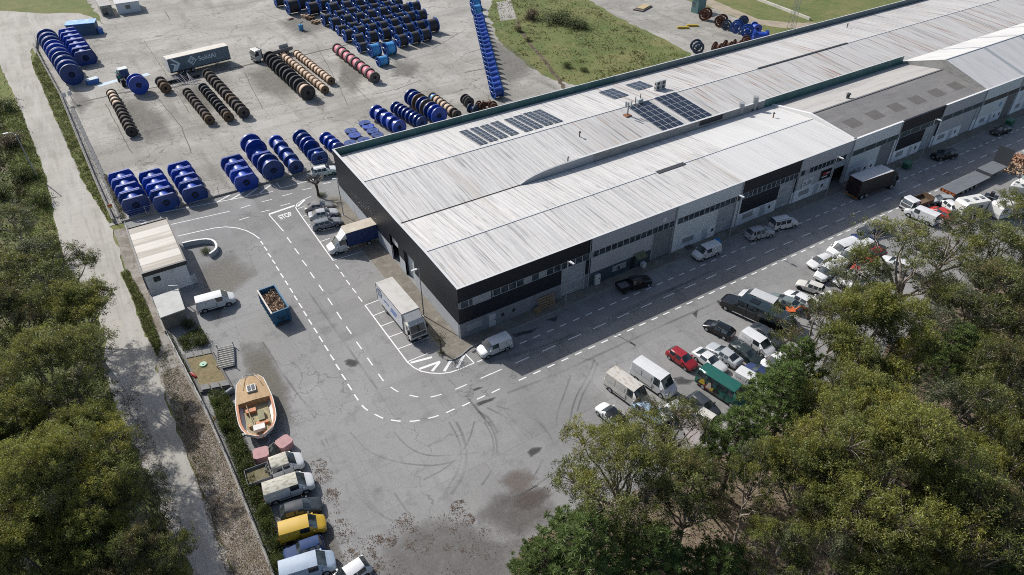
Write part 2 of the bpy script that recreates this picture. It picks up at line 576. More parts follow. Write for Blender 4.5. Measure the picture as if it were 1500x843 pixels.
def stripe(a, b, w=.14):
    z = nextz()
    a, b = Vector((a[0], a[1], 0)), Vector((b[0], b[1], 0))
    n = (b - a).normalized().cross(Vector((0, 0, 1))) * (w / 2)
    mk.poly([(*(p).xy, z) for p in (a - n, b - n, b + n, a + n)])


def strip_line(pts, w=.14):
    z = nextz()
    pts = [Vector((p[0], p[1], 0)) for p in pts]
    L, Rr = [], []
    for i, p in enumerate(pts):
        t = (pts[min(i + 1, len(pts) - 1)] - pts[max(i - 1, 0)]).normalized()
        n = t.cross(Vector((0, 0, 1))) * (w / 2)
        L.append(p - n)
        Rr.append(p + n)
    for i in range(len(pts) - 1):
        mk.poly([(*q.xy, z) for q in (L[i], L[i + 1], Rr[i + 1], Rr[i])])


def px_line(pts, w=.14, win=None):
    strip_line([zp(win, *p) if win else G(*p) for p in pts], w)


def dashes(a, b, on, off, w=.14, start=0.0):
    a, b = Vector((a[0], a[1], 0)), Vector((b[0], b[1], 0))
    L = (b - a).length
    d = (b - a) / L
    s = start
    while s < L:
        stripe(a + d * s, a + d * min(L, s + on), w)
        s += on + off


def arc_dashes(c, rx, a0, a1, on, off, w=.14):
    n = int(rx * abs(a1 - a0) / (on + off))
    for i in range(n):
        t0 = a0 + (a1 - a0) * (i / n)
        t1 = t0 + (a1 - a0) / n * on / (on + off)
        strip_line([(c[0] + rx * math.cos(t0 + (t1 - t0) * k / 3), c[1] + rx * math.sin(t0 + (t1 - t0) * k / 3)) for k in range(4)], w)


# front road: y = 55.1 (kerb side), 52.45 (middle), 49.75 (lot side)
dashes((28.8, 55.12), (250, 55.05), 1.05, 1.0, .15)
dashes((28.3, 52.45), (250, 52.4), 2.0, 1.95, .14, .35)
dashes((31.4, 49.75), (250, 49.75), 1.05, 1.0, .17)
# lane beside the sheds, dashed, turning into the front road
W1 = (350, 400, 3.7475)
dd = [[(228, 3), (245, 27)], [(253, 43), (270, 67)], [(279, 84), (296, 109)], [(303, 125), (321, 151)], [(329, 166), (347, 193)], [(355, 211), (373, 238)], [(382, 256), (401, 284)], [(411, 302), (431, 331)], [(440, 349), (460, 380)], [(470, 398), (491, 429)], [(501, 449), (523, 480)], [(532, 501), (553, 533)], [(564, 555), (586, 588)], [(597, 610), (620, 644)], [(633, 667), (655, 700)],
      [(675, 727), (690, 742), (708, 756)], [(745, 776), (768, 788), (792, 799)], [(834, 808), (861, 812), (888, 815)], [(937, 815), (963, 814), (992, 809)], [(1040, 799), (1068, 792), (1096, 783)], [(1138, 768), (1184, 747)], [(1226, 732), (1268, 711)], [(1307, 694), (1352, 674)], [(1388, 658), (1432, 637)]]
for q in dd:
    px_line(q, .17, W1)
cc = [[(391, -4), (414, 30)], [(439, 66), (463, 101)], [(488, 140), (513, 176)], [(537, 214), (563, 255)], [(589, 295), (617, 335)], [(645, 378), (674, 419)], [(705, 466), (734, 508)], [(765, 555), (794, 594)], [(833, 627), (853, 641), (875, 654)], [(937, 672), (960, 677), (985, 682)], [(1052, 682), (1080, 676), (1112, 667)], [(1188, 640), (1250, 613)], [(1327, 580), (1386, 553)]]
for q in cc:
    px_line(q, .15, W1)
W2 = (350, 200, 3.7475)
for q in [[(264, 555), (287, 585)], [(306, 615), (330, 648)], [(347, 680), (372, 712)]]:
    px_line(q, .15, W2)
for q in [[(119, 575), (133, 594)], [(139, 606), (155, 627)], [(160, 642), (177, 664)], [(182, 678), (199, 699)], [(204, 714), (220, 737)]]:
    px_line(q, .17, W2)
for q in [[(530, 704), (548, 727)], [(559, 745), (578, 771)]]:
    px_line(q, .15, W2)
for q in [[(589, 40), (609, 66)], [(622, 84), (643, 110)], [(655, 131), (677, 158)]]:
    px_line(q, .15, W1)
# truck bays by the corner
px_line([(692, 178), (925, 490), (960, 520), (1000, 540), (1050, 550), (1110, 553), (1165, 545), (1215, 528), (1260, 508), (1291, 495)], .16, W1)
px_line([(1291, 495), (1243, 445)], .15, W1)
for a, b in [((692, 178), (772, 148)), ((738, 235), (806, 208)), ((782, 292), (852, 265)), ((825, 353), (906, 322)), ((873, 418), (1075, 342)), ((925, 488), (1045, 438))]:
    px_line([a, b], .13, W1)
for a, b in [((942, 494), (1060, 463)), ((990, 528), (1105, 487)), ((1060, 540), (1100, 492)), ((1127, 540), (1166, 477)), ((1198, 522), (1236, 450))]:
    px_line([a, b], .34, W1)
px_line([(810, -6), (852, 55)], .12, W1)
# car bays
px_line([(395, 330), (350, 350), (318, 372), (312, 392), (335, 428), (380, 490), (517, 682)], .16, W2)
px_line([(322, 385), (362, 348)], .34, W2)
for a, b in [((326, 397), (362, 384)), ((350, 440), (388, 428)), ((380, 489), (410, 476)), ((413, 530), (583, 478)), ((447, 578), (500, 560)), ((517, 682), (707, 622))]:
    px_line([a, b], .13, W2)
px_line([(690, 595), (852, 803)], .12, W2)
# stop line and edges
px_line([(165, 428), (306, 380)], .42, W2)
px_line([(165, 430), (245, 522)], .15, W2)
# road behind the sheds
for q in [[(0, 460), (57, 443)], [(8, 395), (62, 378)], [(120, 416), (172, 404)], [(125, 360), (182, 346)], [(228, 382), (280, 368)], [(237, 328), (290, 314)], [(347, 295), (400, 283)], [(460, 262), (503, 252)]]:
    px_line(q, .15, W2)
W3 = (0, 200, 3.7475)
px_line([(940, 484), (1260, 412)], .15, W3)
px_line([(700, 458), (850, 425), (1187, 362), (1499, 303)], .15, W3)
px_line([(975, 548), (1090, 522), (1180, 503), (1240, 497), (1300, 503), (1350, 517), (1390, 537), (1425, 562)], .17, W3)
for a, b in [((1190, 363), (1260, 323)), ((1265, 348), (1340, 305)), ((1348, 330), (1417, 283)), ((1425, 312), (1490, 264))]:
    px_line([a, b], .28, W3)
px_line([(185, 265), (212, 290)], .13, W2)
px_line([(228, 285), (430, 232), (530, 205)], .15, W2)
px_line([(372, 212), (392, 238)], .13, W2)
px_line([(206, 255), (230, 285)], .13, W2)
px_line([(752, 472), (768, 462), (790, 462), (805, 470), (785, 478), (760, 476)], .25, W3)
tag(mk.build('road_markings', WHITEMARK), kind='structure')
# STOP on the asphalt
c = zp(W2, 256, 437)
e1 = (zp(W2, 294, 424) - zp(W2, 218, 450))
ang = math.atan2(e1.y, e1.x)
st = text_part('STOP', 1.0, WHITEMARK, None, Matrix.Translation((c.x, c.y, ZM)) @ Matrix.Rotation(ang, 4, 'Z') @ Matrix.Diagonal((.86, 1.9, 1, 1)), 'road_markings', .022)
tag(st, kind='structure')

# tyre marks and sealed cracks worn into the asphalt
mk = MB()
ZM = .004
SCUFF = bpy.data.materials.new('tyre_scuff')
SCUFF.use_nodes = True
n_ = SCUFF.node_tree
b_ = n_.nodes['Principled BSDF']
b_.inputs['Base Color'].default_value = (.045, .045, .047, 1)
b_.inputs['Roughness'].default_value = .9
tc_ = _node(n_, 'ShaderNodeTexCoord')
nz_ = _node(n_, 'ShaderNodeTexNoise')
nz_.inputs['Scale'].default_value = .16
nz_.inputs['Detail'].default_value = 6
mr_ = _node(n_, 'ShaderNodeMapRange')
mr_.inputs['From Min'].default_value = .38
mr_.inputs['From Max'].default_value = .72
mr_.inputs['To Max'].default_value = .3
n_.links.new(tc_.outputs['Object'], nz_.inputs['Vector'])
n_.links.new(nz_.outputs['Fac'], mr_.inputs[0])
n_.links.new(mr_.outputs[0], b_.inputs['Alpha'])
W4 = (300, 618, 3.7475)
W5 = (700, 400, 3.7475)
W6 = (700, 618, 3.7475)


def smooth_px(pts, win, w, n=6):
    P = [zp(win, *p) for p in pts]
    out = []
    for i in range(len(P) - 1):
        p0, p1, p2, p3 = P[max(i - 1, 0)], P[i], P[i + 1], P[min(i + 2, len(P) - 1)]
        for k in range(n):
            t = k / n
            out.append(.5 * ((2 * p1) + (p2 - p0) * t + (2 * p0 - 5 * p1 + 4 * p2 - p3) * t * t + (3 * p1 - p0 - 3 * p2 + p3) * t ** 3))
    out.append(P[-1])
    strip_line(out, w)


for pts, win, w in [
    ([(640, 100), (700, 220), (760, 320), (830, 400), (930, 490), (1040, 550)], W4, .25), ([(660, 90), (720, 210), (790, 320), (860, 400), (980, 520)], W4, .18),
    ([(1040, 390), (1080, 450), (1140, 530)], W4, .22), ([(1380, 0), (1420, 90), (1435, 200), (1410, 310), (1350, 400)], W4, .3), ([(1340, 0), (1400, 120), (1400, 240), (1330, 370)], W4, .2),
    ([(1040, 60), (1120, 140), (1230, 185), (1400, 180), (1499, 170)], W4, .2), ([(800, 60), (900, 160), (1050, 220), (1250, 240), (1400, 210)], W4, .2), ([(1480, 0), (1440, 120), (1340, 240), (1200, 320)], W4, .2),
    ([(60, 0), (95, 80), (105, 160), (85, 250), (20, 350)], W6, .25), ([(35, 0), (80, 90), (85, 170), (60, 260)], W6, .2), ([(210, 0), (280, 60), (330, 140), (345, 220), (310, 300)], W6, .22), ([(330, 0), (390, 70), (410, 110)], W6, .2),
    ([(0, 500), (150, 430), (300, 360), (420, 280)], W6, .25), ([(0, 515), (170, 440), (330, 350)], W6, .2), ([(340, 150), (345, 230), (300, 310)], W6, .2),
    ([(0, 760), (60, 800), (110, 880)], W5, .3), ([(50, 740), (150, 790), (240, 850)], W5, .25), ([(100, 730), (200, 760), (300, 800), (370, 850)], W5, .25),
    ([(640, 480), (600, 570), (550, 660), (520, 740), (500, 850)], W5, .22), ([(660, 490), (625, 580), (575, 670), (545, 760)], W5, .22), ([(510, 560), (480, 650), (440, 760), (430, 843)], W5, .2),
    ([(0, 505), (300, 420), (600, 300), (900, 160), (1200, 30)], W5, .5), ([(150, 480), (450, 370), (750, 240), (1050, 100), (1280, -10)], W5, .4), ([(240, 470), (560, 340), (880, 200), (1160, 70)], W5, .35),
    ([(160, 660), (420, 560), (640, 460), (860, 360), (1080, 260), (1300, 165), (1499, 75)], W5, .35),
    ([(1130, 560), (1200, 630), (1290, 730), (1380, 840)], W1, .3), ([(1150, 590), (1240, 670), (1350, 800)], W1, .25),
    ([(40, 590), (60, 660), (100, 760), (140, 820)], W2, .18), ([(130, 380), (250, 560), (420, 800)], W1, .2), ([(350, 60), (520, 300), (640, 470), (760, 640)], W1, .3), ([(200, 490), (300, 640), (430, 780)], W1, .2),
]:
    smooth_px(pts, win, w)
tag(mk.build('asphalt', SCUFF), kind='structure')
# oil stains and patches
for i, (win, pts) in enumerate([(W1, [(578, 482), (600, 470), (640, 478), (660, 490), (645, 515), (610, 518), (585, 505)]), (W6, [(270, 165), (300, 140), (355, 138), (340, 165), (285, 200)]),
                                (W1, [(1300, 715), (1340, 700), (1415, 680), (1395, 700), (1310, 735)]), (W1, [(1280, 640), (1310, 628), (1345, 625), (1320, 640), (1290, 650)]),
                                (W5, [(1175, 225), (1210, 200), (1200, 250)]), (W5, [(1310, 150), (1335, 155), (1320, 175)]),
                                ((860, 500, 4.96), [(615, 270), (690, 255), (720, 275), (790, 285), (740, 315), (650, 320)]), (W5, [(180, 340), (250, 320), (330, 300), (300, 330), (210, 355)]), (W5, [(370, 260), (440, 235), (430, 270)])]):
    soft_patch('asphalt_stain', [zp(win, *p) for p in pts], .008 + .0005 * i, (.06, .06, .062), .85, 30 + i, 1.6)
# darker stains soaked into the yard's concrete
for i, (win, pts) in enumerate([((0, 0, 3.7475), [(640, 560), (760, 540), (900, 620), (960, 760), (820, 800), (700, 700)]), ((0, 0, 3.7475), [(960, 480), (1120, 460), (1200, 560), (1150, 640), (1000, 560)]), ((350, 0, 3.7475), [(10, 390), (230, 330), (330, 470), (300, 560), (100, 520)]),
                                ((350, 0, 3.7475), [(560, 330), (700, 400), (640, 520), (540, 470)]), ((350, 0, 3.7475), [(850, 330), (1000, 350), (960, 430), (830, 420)]), ((0, 0, 3.7475), [(400, 470), (520, 560), (440, 640), (380, 560)]),
                                ((350, 0, 3.7475), [(200, 120), (420, 60), (500, 160), (330, 220)]), ((700, 0, 3.7475), [(60, 200), (200, 270), (330, 380), (180, 480), (90, 380)]), ((0, 0, 3.7475), [(880, 350), (1250, 330), (1330, 380), (1000, 440)])]):
    soft_patch('concrete_stain', [zp(win, *p) for p in pts], .001 + .0005 * i, (.15, .145, .125), .5, 50 + i, .8)
# joints and gaps between the yard's slabs
mk = MB()
ZM = .0064
W7 = (0, 0, 3.7475)
W8 = (350, 0, 3.7475)
for pts, win, w in [([(430, 565), (650, 515), (860, 480), (930, 440), (1130, 405), (1499, 330)], W7, .5), ([(0, 375), (70, 350), (330, 310), (430, 285), (600, 245)], W8, .55), ([(910, 490), (1000, 470), (1100, 440)], W7, .9),
                    ([(640, 515), (760, 500)], W7, .6), ([(790, 225), (900, 390), (1040, 620)], W7, .12), ([(905, 60), (935, 110)], W7, .2), ([(580, 570), (700, 800), (730, 843)], W7, .15), ([(850, 520), (1000, 700), (1050, 843)], W7, .15),
                    ([(730, 520), (870, 490), (1000, 440)], W8, .15), ([(1240, 400), (1340, 380), (1499, 340)], W8, .3), ([(1230, 300), (1330, 270)], W8, .2), ([(430, 260), (520, 420), (600, 580)], W8, .12), ([(560, 390), (720, 560)], W8, .12),
                    ([(30, 400), (130, 600)], W8, .12), ([(380, 160), (560, 100)], W8, .1), ([(60, 40), (330, 160)], W8, .1), ([(1060, 270), (1250, 160)], W8, .12)]:
    P_ = [zp(win, *p) for p in pts]
    Q_ = []
    for a_, b_2 in zip(P_[:-1], P_[1:]):
        k_ = max(2, int((b_2 - a_).length / 1.5))
        Q_ += [a_.lerp(b_2, i_ / k_) + Vector((rnd.uniform(-.12, .12), rnd.uniform(-.12, .12), 0)) for i_ in range(k_)]
    strip_line(Q_ + [P_[-1]], w)
tag(mk.build('concrete_joints', plain('joint_dirt', (.10, .095, .082), .9, .7, 1.0)), kind='structure')

mk = MB()
ZM = .0165
pts_ = [G(*q) for q in [(757, 30), (762, 44), (772, 58), (784, 74), (800, 92), (815, 112), (830, 133)]]
Q_ = []
for a_, b_2 in zip(pts_[:-1], pts_[1:]):
    k_ = max(2, int((b_2 - a_).length / .8))
    Q_ += [a_.lerp(b_2, i_ / k_) + Vector((rnd.uniform(-.25, .25), rnd.uniform(-.2, .2), 0)) for i_ in range(k_)]
strip_line(Q_, .9)
tag(mk.build('ditch', surf('ditch_soil', (.075, .055, .035), [((.17, .14, .1), .8, 6, .45, .68, .8)], rough=1)), kind='structure')
# ================================================================== BUILDINGS
ROOF = surf('sheet_roof', (.625, .61, .58), [
    ((.48, .48, .475), (.7, .035, .3), 4, .46, .66, .5), ((.64, .635, .62), (.5, .05, .3), 3, .5, .7, .7), ((.17, .17, .175), (3.2, .10, .4), 7, .535, .66, .75), ((.36, .36, .36), (6.5, .06, .4), 3, .45, .7, .6),
    ((.36, .32, .25), (.28, .03, .3), 5, .60, .73, .5), ((.10, .10, .10), (4.5, .25, 1), 6, .60, .74, .7), ((.25, .25, .25), (12, 2, 1), 3, .56, .8, .4)], rough=.55, bump=((9, .02, .02), 1, .03), extra=[('rib', .62, .10, (.27, .27, .27), .5, 0), ('rib', 5.9, .012, (.2, .2, .2), .6, 0), ('rib', 2.93, .012, (.3, .3, .3), .5, 1)])
ROOF_CLEAN = surf('sheet_roof_clean', (.63, .622, .60), [
    ((.49, .49, .48), (.35, .03, .3), 4, .48, .66, .6), ((.66, .655, .64), (.2, .05, .3), 3, .5, .7, .6), ((.46, .46, .46), (5.5, .06, .4), 3, .48, .7, .5), ((.28, .28, .28), (2.6, .16, .4), 7, .60, .76, .6)], rough=.5, bump=((9, .02, .02), 1, .02), extra=[('rib', .8, .09, (.4, .4, .4), .45, 0)])
ROOF_RUST = surf('sheet_roof_rusty', (.52, .51, .49), [
    ((.39, .38, .365), (.5, .03, .3), 5, .46, .66, .65), ((.60, .60, .59), (.25, .05, .3), 3, .5, .7, .6), ((.40, .39, .38), (5.5, .06, .4), 3, .46, .7, .6), ((.24, .105, .06), (1.7, .04, .4), 6, .592, .65, .85),
    ((.15, .145, .14), (2.4, .07, .4), 7, .555, .68, .8), ((.42, .34, .26), (.6, .08, .3), 5, .56, .72, .6)], rough=.6, bump=((9, .02, .02), 1, .03), extra=[('rib', .8, .09, (.28, .27, .26), .5, 0), ('rib', 6.1, .014, (.3, .2, .15), .7, 0)])
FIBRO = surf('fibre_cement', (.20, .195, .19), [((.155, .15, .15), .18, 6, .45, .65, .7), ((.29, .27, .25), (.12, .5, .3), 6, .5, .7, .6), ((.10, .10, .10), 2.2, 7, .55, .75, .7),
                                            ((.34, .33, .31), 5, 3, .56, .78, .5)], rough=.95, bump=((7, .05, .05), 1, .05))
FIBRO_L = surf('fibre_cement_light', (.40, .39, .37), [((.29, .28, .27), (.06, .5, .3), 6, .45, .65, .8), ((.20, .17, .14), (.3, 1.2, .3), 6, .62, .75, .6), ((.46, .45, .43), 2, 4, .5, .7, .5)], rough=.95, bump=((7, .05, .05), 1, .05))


def clad(name, col, var=.055):
    return surf('cladding_' + name, col, [(sc_(col, .72), (1.2, 1.2, .25), 5, .45, .72, var * 3), (sc_(col, 1.25), (.25, .25, .4), 3, .5, .75, var * 2)], rough=.5, bump=((7, 7, .02), 1, .006))


C_BLACK = clad('black', (.010, .014, .022), .3)
C_GREY = clad('grey', (.46, .475, .49))
C_MID = clad('mid_grey', (.36, .375, .39))
C_LIGHT = clad('pale', (.68, .72, .72))
C_WHITE = surf('painted_wall', (.80, .82, .85), [((.45, .46, .48), (.6, .6, .3), 6, .5, .72, .5), ((.3, .29, .27), (2, 2, .6), 6, .6, .8, .5)], rough=.8)
C_DKBASE = surf('dark_painted_wall', (.05, .075, .095), [((.09, .11, .13), .8, 5, .5, .7, .6)], rough=.7)
C_GREYBASE = surf('grey_painted_wall', (.23, .25, .28), [((.15, .16, .18), .8, 5, .5, .7, .6), ((.1, .1, .1), (3, 3, .8), 5, .6, .8, .5)], rough=.8)
C_SIDEBASE = surf('side_wall_paint', (.44, .47, .50), [((.33, .35, .36), .5, 5, .5, .7, .6), ((.22, .21, .2), (1.5, 1.5, .5), 6, .62, .8, .6)], rough=.8)
GATE = surf('roller_gate', (.43, .46, .485), [((.24, .26, .28), (.3, .3, 6), 3, .45, .6, .7)], rough=.5, bump=((.02, .02, 9), 1, .04))
CAP = plain('metal_capping', (.58, .59, .59), .5, .3, 1)
TEAL = surf('teal_sheet', (.045, .135, .13), [((.10, .19, .18), (.5, .5, .6), 5, .45, .65, .7), ((.02, .05, .05), (3, 3, .5), 4, .55, .75, .5)], rough=.5, bump=((8, 8, .02), 1, .06))
TEALGREY = surf('grey_teal_sheet', (.13, .18, .185), [((.2, .23, .23), (.5, .5, .6), 5, .45, .65, .7), ((.05, .07, .07), (3, 3, .5), 4, .55, .75, .5)], rough=.6, bump=((8, 8, .02), 1, .06))
WALLGREY = surf('render_wall', (.30, .30, .29), [((.18, .18, .175), (.6, .6, 1.5), 6, .45, .68, .8), ((.4, .4, .39), (2, 2, .7), 5, .55, .75, .6)], rough=.9)
SHUTTER = plain('window_blind', (.33, .36, .37), .6, .3, 2)
FRAME = plain('window_frame', (.42, .44, .45), .5, .2)
WFRAME = plain('ribbon_frame', (.50, .52, .53), .5, .2)
DOORP = plain('door_paint', (.52, .55, .58), .5, .2)
YF, YV, YB, XS = 59.80, 77.55, 101.45, 29.04   # front wall, valley, back wall, side wall


def roof_slope(mb, x0, x1, ya, za, yb, zb, mi=0, nx=None):
    """a pitch split into sheets along x, each edge a hair out of line"""
    nx = nx or max(1, int((x1 - x0) / 6))
    for i in range(nx):
        a, b = x0 + (x1 - x0) * i / nx, x0 + (x1 - x0) * (i + 1) / nx
        mb.quad((a, ya, za), (b, ya, za), (b, yb, zb), (a, yb, zb), mi)


def windows(parent, x0, x1, y, z0, z1, n, glass=GLASS, frame=WFRAME, blinds=0.0, seed=0, gap=.03):
    """ribbon of separate windows in a front wall (facing -y)"""
    r = random.Random(seed)
    w = (x1 - x0) / n
    for i in range(n):
        a, b = x0 + i * w + gap / 2, x0 + (i + 1) * w - gap / 2
        f = MB()
        t = .04
        f.box(a, b, y - .06, y, z0, z0 + t).box(a, b, y - .06, y, z1 - t, z1).box(a, a + t, y - .06, y, z0 + t, z1 - t).box(b - t, b, y - .06, y, z0 + t, z1 - t)
        fo = f.build('window', frame, parent)
        MB().quad((a + t, y - .02, z0 + t), (b - t, y - .02, z0 + t), (b - t, y - .02, z1 - t), (a + t, y - .02, z1 - t)).build('pane', SHUTTER if r.random() < blinds else glass, fo)


def front_window(parent, x0, x1, z0, z1, y=YF, glass=None):
    f = MB()
    t = .08
    f.box(x0, x1, y - .06, y, z0, z0 + t).box(x0, x1, y - .06, y, z1 - t, z1).box(x0, x0 + t, y - .06, y, z0 + t, z1 - t).box(x1 - t, x1, y - .06, y, z0 + t, z1 - t)
    k = 3
    for i in range(1, k):
        xm = x0 + (x1 - x0) * i / k
        f.box(xm - .03, xm + .03, y - .05, y, z0 + t, z1 - t)
    fo = f.build('window', FRAME, parent)
    MB().quad((x0 + t, y - .02, z0 + t), (x1 - t, y - .02, z0 + t), (x1 - t, y - .02, z1 - t), (x0 + t, y - .02, z1 - t)).build('pane', glass or SHUTTER, fo)


def front_door(parent, x0, x1, z1=2.1, mat=DOORP, y=YF):
    o = MB().box(x0, x1, y - .05, y, .12, z1).build('door', mat, parent)
    MB().box(x1 - .18, x1 - .08, y - .11, y - .05, 1.0, 1.12).build('handle', DKMETAL, o)


def unit(parent, x0, x1, up, mid, base, gate, nwin, base_x=None, blinds=.0, zb=2.3, wgl=GLASS, door=None, win=None, gatemat=GATE, pil=True, zt=8.05, upper_z=5.85, gate_open=False):
    y = YF
    MB().box(x0 + .02, x1 - .02, y, y + .25, upper_z, zt).build('upper_cladding', up, parent)
    MB().box(x0 + .02, x1 - .02, y + .06, y + .25, 4.8, upper_z).build('window_band', C_MID, parent)
    g0, g1 = gate
    for a, b in ((x0 + .02, g0 - .15), (g1 + .15, x1 - .02)):
        if b - a > .3:
            MB().box(a, b, y, y + .25, zb, 4.8).build('cladding', mid, parent)
            MB().box(a, b, y - .02, y + .25, 0, zb).build('base_wall', base, parent)
    for a in (g0 - .15, g1):
        MB().box(a, a + .15, y - .03, y + .25, 0, 4.8).build('gate_post', FRAME, parent)
    if gate_open:
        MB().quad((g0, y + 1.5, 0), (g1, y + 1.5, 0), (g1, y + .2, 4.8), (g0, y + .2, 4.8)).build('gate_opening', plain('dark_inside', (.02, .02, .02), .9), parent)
        MB().box(g0, g1, y + .1, y + .16, 3.6, 4.8).build('gate', gatemat, parent)
    else:
        MB().box(g0, g1, y + .1, y + .16, .12, 4.8).build('gate', gatemat, parent)
    windows(parent, x0 + .3, x1 - .3, y + .055, 4.80, 5.86, nwin, glass=wgl, blinds=blinds, seed=int(x0))
    if door:
        front_door(parent, door, door + 1.0, y=y - .02)
    if win:
        front_window(parent, win[0], win[1], 1.0, 1.9, y=y - .02)
    MB().tube([(x1 - .3, y - .1, 0), (x1 - .3, y - .1, 7.9)], .06, 6).build('downpipe', C_MID, parent)
    # vents and meter boxes on the base wall
    for k in range(2):
        xx = (door or x0 + 3) + 1.9 + k * 1.7
        if xx < g0 - .6:
            MB().box(xx, xx + .35, y - .09, y - .02, 1.1, 1.6).build('meter_box', DKMETAL, parent)


# ---- the long white hall along the front road
hallB = thing('warehouse', 'long white-roofed shed whose black corner faces the road junction', 'warehouse', (0, 0, 0))
X1 = 103.0
rf = MB()
RB, ZR = 68.7, 8.22
roof_slope(rf, XS + .25, 77.5, 60.0, 7.93, RB, ZR, 0)
roof_slope(rf, 77.5, X1, 60.0, 7.93, RB, ZR, 1)
roof_slope(rf, XS + .25, 82, RB, ZR, YV - .12, 7.5, 0)
roof_slope(rf, 82, X1, RB, ZR, YV - .12, 7.5, 1)
ro = rf.build('roof', [ROOF, ROOF_CLEAN], hallB)
cp = MB()
cp.box(XS + .3, 68, RB - .12, RB + .12, ZR + .0, ZR + .07).box(68, 73.5, RB - .55, RB + .25, ZR - .02, ZR + .06, 1).box(73.5, X1, RB - .12, RB + .12, ZR, ZR + .07)
cp.build('ridge_cap', [CAP, DKMETAL], ro)
MB().box(XS + .3, 49.6, YV - .13, YV + .13, 7.42, 7.49).build('valley_gutter', DKMETAL, ro)
MB().box(XS - .06, X1, YF - .06, YF + .22, 8.052, 8.10).build('parapet_cap', CAP, hallB)
# stone coping by the end wall
MB().prism_y([(X1 - .35, 7.0), (X1 + .3, 7.0), (X1 + .3, 8.3), (X1 - .35, 8.3)], 60.05, 60.1).build('end_flashing', CAP, hallB)
fl_ = MB()
fl_.add([(X1 - .1, 60.1, 7.9), (X1 - .1, 69.4, 8.95), (X1 - .1, 77.4, 7.7), (X1 + .45, 60.1, 7.9), (X1 + .45, 69.4, 8.95), (X1 + .45, 77.4, 7.7), (X1 - .1, 60.1, 7), (X1 - .1, 69.4, 7), (X1 - .1, 77.4, 7)],
        [(0, 1, 4, 3), (1, 2, 5, 4), (6, 7, 1, 0), (7, 8, 2, 1)])
fl_.build('end_flashing', plain('white_flashing', (.7, .7, .69), .6), hallB)
# side wall of this hall (black over pale base, with two loading doors)
def side_wall(parent, y0, y1, zprof, doors=()):
    """cladding with its lower edge at 2.35 and openings; zprof = [(y, ztop), ...]"""
    x = XS
    cur = y0
    segs = []
    for a, b, h in doors:
        segs.append((cur, a, 2.35))
        segs.append((a, b, h))
        cur = b
    segs.append((cur, y1, 2.35))

    def zt(y):
        for (ya, za), (yb, zb_) in zip(zprof[:-1], zprof[1:]):
            if ya <= y <= yb:
                return za + (zb_ - za) * (y - ya) / (yb - ya)
        return zprof[-1][1]
    c = MB()
    for a, b, h in segs:
        ks = [a] + [p[0] for p in zprof if a < p[0] < b] + [b]
        for p, q in zip(ks[:-1], ks[1:]):
            c.add([(x, p, h), (x, q, h), (x, q, zt(q)), (x, p, zt(p)), (x + .22, p, h), (x + .22, q, h), (x + .22, q, zt(q)), (x + .22, p, zt(p))],
                  [(1, 0, 3, 2), (4, 5, 6, 7), (0, 1, 5, 4), (3, 7, 6, 2)])
    c.build('side_cladding', C_BLACK, parent)
    cpb = MB()
    for (ya, za), (yb, zb_) in zip(zprof[:-1], zprof[1:]):
        cpb.add([(x - .05, ya, za + .003), (x + .3, ya, za + .003), (x + .3, yb, zb_ + .003), (x - .05, yb, zb_ + .003), (x - .05, ya, za + .05), (x + .3, ya, za + .05), (x + .3, yb, zb_ + .05), (x - .05, yb, zb_ + .05)],
                [(4, 5, 6, 7), (0, 4, 7, 3), (1, 2, 6, 5)])
    cpb.build('parapet_cap', CAP, parent)
    bw = MB()
    cur = y0
    for a, b, h in list(doors) + [(y1, y1, 0)]:
        bw.box(x + .04, x + .26, cur, a, 0, 2.35)
        cur = b
    bw.build('base_wall', C_SIDEBASE, parent)


side_wall(hallB, YF + .02, YV, [(YF, 8.05), (RB, 8.33), (YV, 8.3)], [(72.6, 75.9, 4.4)])
MB().box(XS + .5, XS + .56, 72.6, 75.9, .12, 4.4).build('loading_door', surf('pale_door', (.5, .55, .58), [((.4, .44, .47), 1, 4, .5, .7, .5)], rough=.5), hallB)
MB().box(XS + .05, XS + .5, 75.9, 76.15, 0, 4.4).build('gate_post', C_BLACK, hallB)
MB().box(XS + .05, XS + .5, 72.45, 72.6, 0, 4.4).build('gate_post', C_SIDEBASE, hallB)
# unit 1
unit(hallB, XS, 49.25, C_BLACK, C_BLACK, C_GREYBASE, (44.6, 48.2), 17, blinds=.25, zb=2.45, door=33.2, win=(30.0, 32.2))
front_window(hallB, 31.0, 33.6, 4.75, 5.95, y=YF - .01, glass=plain('pale_pane', (.35, .38, .4), .2))  # the pane's pale colour stands in for a reflection on the glass
unit(hallB, 49.25, 64.4, C_GREY, C_GREY, C_DKBASE, (60.3, 63.9), 14, zb=2.25, win=(53.2, 55.6), gatemat=plain('gate_grey', (.23, .24, .25), .6))
unit(hallB, 64.4, 77.5, C_LIGHT, C_LIGHT, C_WHITE, (73.0, 76.4), 12, zb=2.1, door=70.2, win=(66.2, 68.4))
unit(hallB, 77.5, 90.3, C_BLACK, C_BLACK, C_WHITE, (86.2, 89.5), 12, blinds=.1, zb=2.2, door=82.5, win=(78.6, 80.8))
unit(hallB, 90.3, X1, C_GREY, C_GREY, C_WHITE, (99.0, 102.2), 12, blinds=.1, zb=2.3, door=95.0, win=(91.4, 93.8), gate_open=True)
for xx in (64.4, 77.5):
    MB().box(xx - .14, xx + .14, YF - .06, YF + .1, 0, 5.8).build('pilaster', C_WHITE, hallB)
